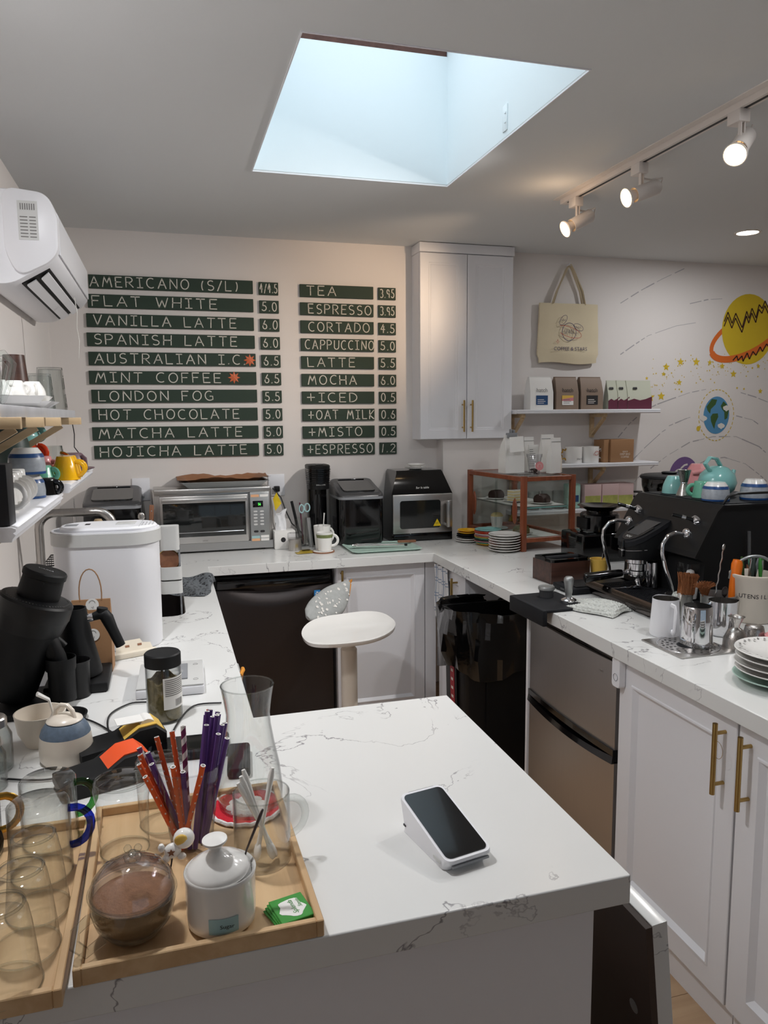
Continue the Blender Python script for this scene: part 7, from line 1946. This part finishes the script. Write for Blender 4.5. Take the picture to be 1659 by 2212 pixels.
# on-demand grinder behind
t = thing('hopper_grinder', 'black coffee grinder with a smoky bean hopper behind the machine', 'coffee grinder', (2.165, 2.90, ZW))
m = M(); m.box(-.02, -.10, 0, .09, .10, .27, .02, 3); m.obj('body', 'matblack', t)
m = M(); m.lathe([(0, .27), (.05, .27), (.06, .275), (.105, .33), (.116, .37), (.118, .402), (.115, .402), (.112, .37), (.10, .333), (.055, .28)], 36); m.obj('hopper', 'smokeglass', t, 60)
m = M(); m.lathe([(0, .275), (.055, .280), (.098, .332), (.108, .362), (.05, .375), (0, .378)], 28); m.obj('beans', 'beans', t, 40)['kind'] = 'stuff'
m = M(); m.lathe([(0, .418), (.03, .420), (.034, .428), (.028, .431), (.0, .431)], 28); m.lathe([(.123, .402), (.125, .406), (.123, .414), (.11, .419), (0, .420)], 40); m.obj('lid', 'matblack', t)
# black brewer
t = thing('coffee_brewer', 'black drip brewer with a funnel top behind the knock box', 'coffee maker', (1.98, 3.16, ZW))
m = M(); m.box(-.145, -.10, 0, .14, .11, .135, .012, 3); m.obj('base', 'gloss', t)
m = M(); m.lathe([(0, .135), (.085, .135), (.092, .142), (.092, .215), (.086, .222), (0, .222)], 36, (-.0, 0, 0)); m.obj('tank', 'gloss', t)
m = M(); m.lathe([(.06, .215), (.062, .235), (.105, .258), (.103, .260), (.058, .240), (0, .235)], 36); m.obj('funnel', 'gloss', t)
m = M(); m.box(-.099, -.05, .15, -.088, .045, .205, .006); m.obj('control_panel', 'black', t)
m = M(); m.box(-.1, -.06, .138, .05, -.02, .142, .001); m.obj('badge_strip', 'alu', t)

# milk jugs, sink rinser etc
t = thing('glass_rinser', 'stainless perforated glass rinser let into the counter', 'rinser', (1.470, 1.850, ZW), -.0)
m = M(); m.box(-.095, -.095, 0, .095, .095, .004, .0015); m.obj('plate', 'steelx', t)
m = M(); 
for k in range(3):
    for j in range(10+6*k):
        a = 2*PI*j/(10+6*k); x, y = (.045+.014*k)*math.cos(a), (.045+.014*k)*math.sin(a)
        m.lathe([(0, .0045), (.004, .0045)], 8, (x, y, 0))
m.obj('drain_hole', 'ink', t)['kind'] = 'stuff'
m = M(); m.lathe([(0, .0048), (.033, .0048), (.033, .004)], 32); m.obj('rinser_well', 'rubber', t)
m = M(); m.tube([(.088*math.cos(2*PI*k/48), .088*math.sin(2*PI*k/48), .004) for k in range(48)], .0018, 6, closed=True); m.obj('raised_ring', 'chrome', t)
def jug(label, x, y, rb, rt_, h, matn, hd, up=True, spout=True, name='milk_jug', imat='steel', z=ZW, group='milk jugs by the rinser'):
    t3 = thing(name, label, 'jug', (x, y, z), 0, group)
    m = M(); K = 36; rings = []
    pr = [(rb*.93, 0), (rb, .006), (rb+(rt_-rb)*.5, h*.5), (rt_, h*.9), (rt_, h)]
    for (r_, z_) in pr:
        ring = []
        for k in range(K):
            a = 2*PI*k/K; rr_ = r_
            if spout and z_ > h*.7: rr_ += .010*max(0, math.cos(a-hd-PI))**12*(z_/h)
            ring.append((rr_*math.cos(a), rr_*math.sin(a), z_ if up else h-z_))
        rings.append(ring)
    m.loft(rings, True, False); m.obj('body', matn, t3, 50)
    m = M(); m.loft([[((r_-.0012)*math.cos(2*PI*k/K), (r_-.0012)*math.sin(2*PI*k/K), z_ if up else h-z_) for k in range(K)] for r_, z_ in ((rt_, h-.0005), (rb+(rt_-rb)*.5, h*.5), (rb, .008))], False, True); m.obj('inside', imat, t3, 50)
    m = M(RZ(hd)); zz = (lambda q: q) if up else (lambda q: h-q)
    m.tube([(rt_-.002, 0, zz(h*.88)), (rt_+.022, 0, zz(h*.88)), (rt_+.027, 0, zz(h*.78)), (rt_+.022, 0, zz(h*.25)), (rb+.008, 0, zz(h*.17)), (rb-.001, 0, zz(h*.20))], .0042, 8, flat=1.8); m.obj('handle', matn if matn != 'steel' else 'chrome', t3, 40)
    return t3
jug('white enamelled milk jug with a steel inside', 1.480, 1.975, .046, .040, .118, 'white', -1.75)
jug('polished steel milk jug standing upside down on the rinser', 1.498, 1.850, .042, .047, .118, 'chrome', -2.4, up=False, z=ZW+.005)
jug('polished steel milk jug behind the upturned one', 1.655, 1.930, .044, .042, .108, 'chrome', 3.0)
t3 = thing('jigger', 'small steel hourglass jigger between jugs and plates', 'jigger', (1.590, 1.795, ZW))
m = M(); m.lathe([(0, 0), (.036, 0), (.034, .03), (.022, .055), (.010, .064), (.010, .070), (.020, .094), (.024, .096), (.018, .092), (.008, .072), (0, .07)], 32); m.obj('body', 'steel', t3)
mug('small dented steel cup upside down near the plates', (1.690, 1.832, ZW), .026, .038, .05, 'steel', None, up=False, name='metal_cup', cat='cup')
t3 = thing('powder_tin', 'small round clear tub with a dusty pink lid by the plates', 'tub', (1.722, 1.765, ZW))
m = M(); m.lathe([(0, 0), (.038, 0), (.04, .028), (0, .028)], 28); m.obj('tub', 'plasticclear', t3)
m = M(); m.lathe([(.0405, .024), (.042, .026), (.042, .034), (.038, .037), (0, .037)], 28); m.obj('lid', 'pink', t3)
# brushes in glass
t3 = thing('glass_mug', 'clear glass mug holding a broad brush beside the steam wand', 'glass mug', (1.612, 2.085, ZW))
m = M(); m.lathe([(0, 0), (.038, 0), (.042, .004), (.044, .095), (.042, .095), (.04, .006), (0, .006)], 36); m.obj('body', 'glass', t3)
m = M(RZ(-2.2)); arc_handle(m, .043, .02, .075, .026, .005); m.obj('handle', 'smokeglass', t3)
t3 = thing('pastry_brush', 'broad flat brush with rust-brown bristles upright in the glass', 'brush', (1.640, 2.10, ZW+.008), .3, rot=(.0, .18, .3))
m = M(); m.box(-.034, -.008, .0, .034, .008, .085, .003); m.obj('ferrule', 'steelx', t3)
m = M(); random.seed(41)
for k in range(240):
    x = random.uniform(-.035, .035); y = random.uniform(-.011, .011); dx = random.uniform(-.008, .008); dy = random.uniform(-.008, .008)
    m.tube([(x, y, .08), (x*1.1+dx*.3, y+dy*.4, .12), (x*1.2+dx, y+dy, .148+random.uniform(-.004, .006))], .0016, 3)
m.box(-.034, -.010, .084, .034, .010, .135); m.obj('bristles', 'bristle', t3)['kind'] = 'stuff'
t3 = thing('pot', 'grey ceramic pot holding a round brush and orange handle', 'pot', (1.755, 2.07, ZW))
m = M(); m.lathe([(0, 0), (.045, 0), (.052, .01), (.056, .085), (.060, .090), (.056, .090), (.05, .012), (0, .01)], 36); m.obj('pot', 'alu', t3)
t3 = thing('round_brush', 'round brush with splayed dark brown bristles', 'brush', (1.715, 2.075, ZW+.015), 0, rot=(0, -.12, 0))
m = M(); m.tube([(0, 0, 0), (0, 0, .075)], .007, 10); m.obj('handle', 'handlewood', t3)
m = M()
for k in range(170):
    a = random.uniform(0, 2*PI); s = random.uniform(0, 1)**.5
    m.tube([(.008*s*math.cos(a), .008*s*math.sin(a), .07), (.020*s*math.cos(a), .020*s*math.sin(a), .10), (.036*s*math.cos(a)+random.uniform(-.003, .003), .036*s*math.sin(a), .118-.01*s+random.uniform(-.006, .006))], .0011, 3)
m.obj('bristles', 'bristle', t3)['kind'] = 'stuff'
t3 = thing('scraper', 'bright orange plastic handle standing in the grey pot', 'scraper', (1.795, 2.055, ZW+.02), 0, rot=(0, .10, 0))
m = M(); m.tube([(0, 0, 0), (0, 0, .08), (0, 0, .17), (0, 0, .185)], [.012, .016, .018, .014], 16); m.obj('handle', 'orange', t3, 50)
t3 = thing('bar_spoon', 'thin twisted steel bar spoon standing behind the brushes', 'bar spoon', (1.76, 2.10, ZW+.02), 0, rot=(0, .15, 0))
m = M(); m.tube([(.0012*math.cos(k), .0012*math.sin(k), .006*k) for k in range(36)], .0022, 6); m.ball((0, 0, .222), .006, (1, .5, 2), 10); m.obj('spoon', 'steel', t3)
t3 = thing('spoon', 'dark steel spoon head poking out of the grey pot', 'spoon', (1.752, 2.035, ZW+.02), 0, rot=(.1, -.1, 0))
m = M(); m.tube([(0, 0, 0), (0, 0, .075)], .003, 6); m.ball((0, 0, .088), .014, (.9, .35, 1.3), 12); m.obj('spoon', 'dark', t3)
# utensils crock
t = thing('utensil_crock', 'cream enamel crock lettered UTENSILS with a metal bail handle', 'crock', (1.865, 2.04, ZW))
m = M(); m.lathe([(0, 0), (.062, 0), (.066, .005), (.070, .145), (.074, .150), (.074, .158), (.070, .160), (.067, .155), (.063, .01), (0, .008)], 40); m.obj('crock', 'cream', t, 40)
m = M(RZ(-.35)); m.tube([(.075*math.cos(PI*k/16), .0-.012*math.sin(PI*k/16), .140+.078*math.sin(PI*k/16)) for k in range(17)], .0055, 10); m.obj('bail_handle', 'alu', t)
cT = TR(0, 0, .092)
aa = -PI/2-.60
for k, ch in enumerate('UTENSILS'):
    a = aa + (k-3.5)*.185
    text_mesh('lettering', ch, .020, 'ink', RZ(a) @ TR(.0692, 0, .092) @ RZ(PI/2) @ RX(PI/2), t)
t_names = (('green handled peeler', 'pack', .030, .0), ('bright green straw-spoon', 'earthgreen', -.01, .03), ('dark green swizzle stick', 'darkgreen', -.03, -.01), ('steel spoon', 'steel', .0, -.03), ('steel fork', 'steel', -.045, .02), ('mint green stirrer', 'seagreen', .045, .02), ('black handled spreader', 'matblack', .02, -.025), ('steel whisk handle', 'chrome', -.02, -.04), ('lime green tongs end', 'pack', .05, -.02), ('grey spatula handle', 'grey', .01, .045))
for k, (nn, mt_, x, y) in enumerate(t_names):
    t3 = thing('utensil', nn+' standing in the cream crock', 'utensil', (1.865+x*.6, 2.04+y*.6, ZW+.010), 0, 'utensils in the crock', rot=(-y*3.2, x*3.2, .5*k))
    m = M(); m.tube([(0, 0, 0), (0, 0, .12), (0, 0, .17), (0, 0, .195+.006*(k % 3))], [.003, .0035, .0065, .004], 8, flat=.6); m.obj('stem', mt_, t3, 60)
t3 = thing('screwdriver', 'dark handled tool leaning against the machine side', 'tool', (1.96, 2.155, ZW), 0, rot=(0, -.06, 0))
m = M(); m.tube([(0, 0, .0), (0, 0, .10), (0, 0, .16)], [.010, .012, .009], 10); m.obj('handle', 'handlewood', t3)
m = M(); m.tube([(0, 0, .16), (0, 0, .28)], .006, 8); m.obj('shaft', 'smoke', t3)

# ================= shelves on the mural wall =================
def wshelf(z, x0, x1, label, grooved=True):
    t3 = thing('wall_shelf', label, 'shelf', (x0, YB-.001, z))
    pr = [(0, 0), (-.195, 0), (-.20, -.003), (-.20, -.009), (-.196, -.011), (-.20, -.013), (-.20, -.019), (-.194, -.024), (0, -.024)]
    m = M(); m.loft([[(x, y, zz) for y, zz in pr] for x in (0, x1-x0)]); m.obj('board', 'cabinet', t3, 25)
    for xb in (.06, .60):
        m = M(); m.box(xb-.011, -.165, -.046, xb+.011, 0, -.024, .001); m.obj('bracket', 'pine', t3)
        m = M(); m.box(xb-.011, -.022, -.17, xb+.011, 0, -.046, .001); m.obj('bracket', 'pine', t3)
        m = M(TR(xb, -.012, -.155) @ RX(-math.atan2(.11, .13)+PI/2*0)); m.bm.free(); m.bm = bmesh.new(); m.T = TR(xb, -.012, -.160) @ RX(PI/4+.12); m.box(-.010, -.006, 0, .010, .008, .178); m.obj('bracket_strut', 'pine', t3)
wshelf(1.638, 1.945, 2.90, 'upper white shelf with coffee bags on the mural wall')
wshelf(1.318, 1.945, 2.90, 'middle white shelf with two star-handled mugs on the mural wall')
wshelf(1.045, 1.945, 2.90, 'lowest white shelf with landscape tins behind the pastry case')
def cbag(label, x, matn, lm, txt='hatch', w=.15):
    t3 = thing('coffee_bag', label, 'bag', (x, 4.085, 1.6385), .03, 'coffee bags on the upper shelf')
    q = lambda a, b_, z: [(-a, -b_, z), (a, -b_, z), (a, b_, z), (-a, b_, z)]
    m = M(); m.loft([q(w/2, .04, 0), q(w/2*1.0, .038, .10), q(w/2*.97, .022, .165), q(w/2*.93, .012, .186), q(w/2*.92, .012, .192)]); m.obj('bag', matn, t3, 15)
    m = M(); m.loft([[(w/2+.0005, -.039, .002), (w/2+.0015, -.037, .1), (w/2*.98, -.022, .16), (w/2*.98, .022, .16), (w/2+.0015, .037, .1), (w/2+.0005, .039, .002)], [(w/2+.003, -.037, .004), (w/2+.003, -.035, .1), (w/2*.99, -.02, .158), (w/2*.99, .02, .158), (w/2+.003, .035, .1), (w/2+.003, .037, .004)]]); m.obj('gusset', 'black' if matn != 'paper' else 'grey', t3)
    text_mesh('lettering', txt, .034, 'ink' if matn != 'paper' else 'inkgrey', TR(0, -.0400, .112) @ RX(PI/2-.05), t3)
    m = M(); m.box(-.038, -.0415, .028, .038, -.0402, .082); lb_ = m.obj('label', lm, t3)
    if lm == 'labelyellow':
        m = M(); m.poly([(-.038, -.042, .05), (.038, -.042, .05), (.038, -.042, .07), (.0, -.042, .066), (-.038, -.042, .06)]); m.obj('label_art', 'labelpink', lb_)
        m = M(); m.box(-.038, -.0422, .026, .038, -.0416, .05); m.obj('label_foot', 'paper', lb_)
    m = M()
    for k in range(3): m.box(-.030, -.0426, .036+.010*k, .012+.01*(k % 2), -.0420, .039+.010*k)
    m.obj('label_print', 'whitespot' if lm != 'labelyellow' else 'inkgrey', lb_)['kind'] = 'stuff'
    return t3
cbag('white coffee bag with a blue label on the upper shelf', 2.13, 'paper', 'labelblue')
cbag('brown coffee bag with a yellow and pink label on the upper shelf', 2.298, 'kraftbag', 'labelyellow')
cbag('brown coffee bag with a black label on the upper shelf', 2.462, 'kraftbag', 'ink')
for k, (x, w_, rz) in enumerate(((2.615, .075, .5), (2.68, .075, .5), (2.79, .165, 0.05))):
    t3 = thing('drip_bag_box', ('small plum and sage pouch, leftmost on the upper shelf', 'small plum and sage pouch, second of three', 'wide plum and sage pouch with a mountain print, third of three')[k], 'bag', (x, 4.08-.004*k, 1.6385), rz*0, 'plum and sage pouches')
    q = lambda a, b_, z: [(-a, -b_, z), (a, -b_, z), (a, b_, z), (-a, b_, z)]
    m = M(); m.loft([q(w_/2, .03, 0), q(w_/2, .026, .08), q(w_/2*1.02, .004, .16), q(w_/2*1.05, .003, .172)]); m.obj('pouch', 'sagebag', t3, 15)
    m = M(); hh = [(-w_/2-.0005, .05), (-w_/4, .062), (0, .052), (w_/4, .06), (w_/2+.0005, .075)]
    m.loft([[(-w_/2-.0005, -.0308, .0)]+[(a, -.0308+.00005*b_*0, b_) for a, b_ in hh]+[(w_/2+.0005, -.0308, 0)], [(-w_/2-.0005, -.030, .0)]+[(a, -.0285, b_) for a, b_ in hh]+[(w_/2+.0005, -.030, 0)]]); m.obj('plum_base', 'mauvebag', t3)
    m = M(); m.T = TR(-w_*.18, -.019, .125) @ RX(-.25); m.box(-.014, -.001, -.007, .014, .001, .007, .0005); m.obj('emblem', 'ink', t3)
# mugs and box on the middle shelf
def star_mug(label, x, hm, side):
    t3 = thing('mug', label, 'mug', (x, 4.07, 1.3185), 0, 'star-handled mugs on the middle shelf')
    m = M(); m.lathe([(0, 0), (.049, 0), (.051, .004), (.051, .098), (.048, .098), (.047, .006), (0, .006)], 36); m.obj('body', 'ceramic', t3)
    m = M(); P_ = [(.048, .018), (.060, .030), (.080, .024), (.078, .045), (.092, .058), (.074, .066), (.072, .084), (.058, .076), (.048, .086)]
    m.tube([(side*a, 0, b_) for a, b_ in P_], .005, 8); m.obj('handle', hm, t3, 60, label='gold star-shaped handle' if hm == 'goldpaint' else None)
    return t3
t3 = star_mug('white mug with a gold star-shaped handle and small wordmark', 2.36, 'goldpaint', -1)
text_mesh('lettering', 'SPACE', .013, 'ink', TR(.012, -.0512, .025) @ FY, t3)
t3 = star_mug('white mug with a white star-shaped handle and purple planet print', 2.475, 'ceramic', 1)
m = M(TR(.012, -.0512, .058)); m.ribbon([(.013*math.cos(2*PI*k/18), .013*math.sin(2*PI*k/18)) for k in range(19)], .0022, -.0004); m.ribbon([(.022*math.cos(2*PI*k/18), .008*math.sin(2*PI*k/18)+.3*.022*math.cos(2*PI*k/18)) for k in range(19)], .0016, -.0006); m.obj('planet_print', 'redprint', t3)
t3 = thing('cardboard_box', 'brown cardboard drip coffee box on the middle shelf', 'box', (2.665, 4.09, 1.3185), .05)
m = M(); m.box(-.08, -.06, 0, .085, .06, .138, .002); m.obj('carton', 'kraft', t3)
m = M(); m.box(-.120, -.045, 0, -.082, .06, .136, .002); m.obj('side_carton', 'kraft', t3)
text_mesh('lettering', 'space\nDRIP BAG\nCOFFEE', .017, 'cream', TR(.022, -.0606, .048) @ FY, t3)
# lowest shelf
for k, x in enumerate((2.47, 2.59)):
    t3 = thing('tea_tin', ('square tin printed with a green landscape, left of the pair', 'square tin printed with a green landscape, right of the pair')[k], 'tin', (x, 4.07, 1.0455), 0, 'landscape tins')
    m = M(); m.box(-.057, -.05, 0, .057, .05, .142, .002); m.obj('tin', 'pinksky', t3)
    m = M(); m.box(-.052, -.0506, .008, .052, -.0496, .075); m.obj('picture', 'landscape', t3)
t3 = thing('tea_tin', 'third landscape tin, paler, set back at the right', 'tin', (2.71, 4.09, 1.0455), 0, 'landscape tins')
m = M(); m.box(-.055, -.05, 0, .055, .05, .142, .002); m.obj('tin', 'pinksky', t3)
m = M(); m.box(-.05, -.0506, .008, .05, -.0496, .07); m.obj('picture', 'landscape', t3)
t3 = thing('mint_pouch', 'mint green pouch left of the landscape tins', 'bag', (2.355, 4.07, 1.0455))
m = M(); m.box(-.045, -.03, 0, .045, .03, .15, .01); m.obj('pouch', 'mint', t3)
m = M(); m.box(-.025, -.0308, .04, .03, -.03, .08); m.obj('picture', 'labelblue', t3)
for k in range(3):
    t3 = thing('small_tub', ('small clear tub stacked on the lowest shelf, bottom', 'small clear tub stacked on the lowest shelf, middle', 'small clear tub stacked on the lowest shelf, top')[k], 'tub', (2.81, 4.07, 1.0455+.03*k), 0, 'small clear tubs')
    m = M(); m.lathe([(0, 0), (.03, 0), (.032, .022), (0, .022)], 20); m.obj('tub', 'plasticclear', t3)
    m = M(); m.lathe([(.0325, .020), (.0335, .022), (.0335, .028), (0, .028)], 20); m.obj('lid', 'black' if k else 'pink', t3)
for k, x in enumerate((2.10, 2.19, 2.265)):
    tumbler(('clear storage jar on the lowest shelf, seen through the pastry case, left', 'clear storage jar on the lowest shelf, seen through the pastry case, middle', 'clear storage jar on the lowest shelf, seen through the pastry case, right')[k], (x, 4.07, 1.0455), .033, .035, .11, 'glassthick', name='storage_jar', cat='jar')

# tote bag
t = thing('tote_bag', 'cream canvas tote bag with a winged planet print on the mural wall', 'bag', (2.36, YB-.03, 1.92))
m = M(); NX, NZ = 16, 14; F, Bk = [], []
for i in range(NX+1):
    rf, rb_ = [], []
    for j in range(NZ+1):
        u, v_ = i/NX, j/NZ
        x = (-.205+.41*u)*(1-.06*v_); z = .35*v_-.004+.006*math.sin(u*7)*(1-v_)
        if v_ < .1 and (u < .06 or u > .94): x *= .94; 
        th = .022*math.sin(PI*u)**.5*(1-.75*v_)*(.3+.7*min(1, v_*5+.2))
        wv = .003*math.sin(u*9+v_*4)+.002*math.sin(v_*15+u*3)
        rf.append(m.v((x, -th+wv-.002, z))); rb_.append(m.v((x, .012, z)))
    F.append(rf); Bk.append(rb_)
for g_ in (F, Bk):
    for a_, b_ in zip(g_, g_[1:]):
        for j in range(NZ): m.bm.faces.new((a_[j], b_[j], b_[j+1], a_[j+1]))
for j in range(NZ):
    m.bm.faces.new((F[0][j], F[0][j+1], Bk[0][j+1], Bk[0][j])); m.bm.faces.new((F[-1][j], F[-1][j+1], Bk[-1][j+1], Bk[-1][j]))
for i in range(NX): m.bm.faces.new((F[i][0], F[i+1][0], Bk[i+1][0], Bk[i][0]))
m.obj('bag', 'tote', t, 60)
for (dy, sx) in ((-.004, 1.0), (.008, .9)):
    m = M(); m.tube([(-.115*sx, dy, .34), (-.085*sx, dy, .42), (-.02, dy, .545), (0, dy, .575), (.02, dy, .545), (.085*sx, dy, .42), (.105*sx, dy, .34)], .013, 8, flat=.14); m.obj('strap', 'tote', t, 60)
m = M(TR(0, .028, .572) @ RX(PI/2)); m.lathe([(0, 0), (.007, 0), (.007, .034), (.010, .036), (0, .038)], 12); m.obj('wall_hook', 'white', t)
text_mesh('lettering', 'COFFEE & STARS', .030, 'navy', TR(0, -.0295, .078) @ FY, t)
m = M(TR(-.012, -.0300, .178))
m.ribbon([(.046*math.cos(2*PI*k/30), .052*math.sin(2*PI*k/30)) for k in range(31)], .0035, 0)
for (cx_, cz_, an) in ((-.040, .068, .9), (.062, .028, -.4)):
    m.ribbon([(cx_+.034*math.cos(a)*math.cos(an)-.018*math.sin(a)*math.sin(an), cz_+.034*math.cos(a)*math.sin(an)+.018*math.sin(a)*math.cos(an)) for a in [2*PI*k/18 for k in range(19)]], .0025, 0)
    for q_ in range(3): m.ribbon([(cx_-.018+.012*q_, cz_-.004), (cx_-.013+.012*q_, cz_+.006), (cx_-.008+.012*q_, cz_-.006)], .0022, 0)
write(m, 'SPACE', -.032, .034, -.010, .022, .0022, 0)
m.obj('planet_print', 'navy', t)['kind'] = 'stuff'
m = M(TR(-.012, -.0305, .178)); m.ribbon([(.085*math.cos(a)*.96+.028*math.sin(a)*.25, .028*math.sin(a)-.085*math.cos(a)*.27) for a in [2*PI*k/30 for k in range(-11, 13)]], .003, 0)
m.ribbon([(-.075, -.045), (-.072, -.056), (-.062, -.058), (-.072, -.062), (-.075, -.073), (-.078, -.062), (-.088, -.058), (-.078, -.055), (-.075, -.045)], .0022, 0)
m.obj('orbit_print', 'redprint', t)
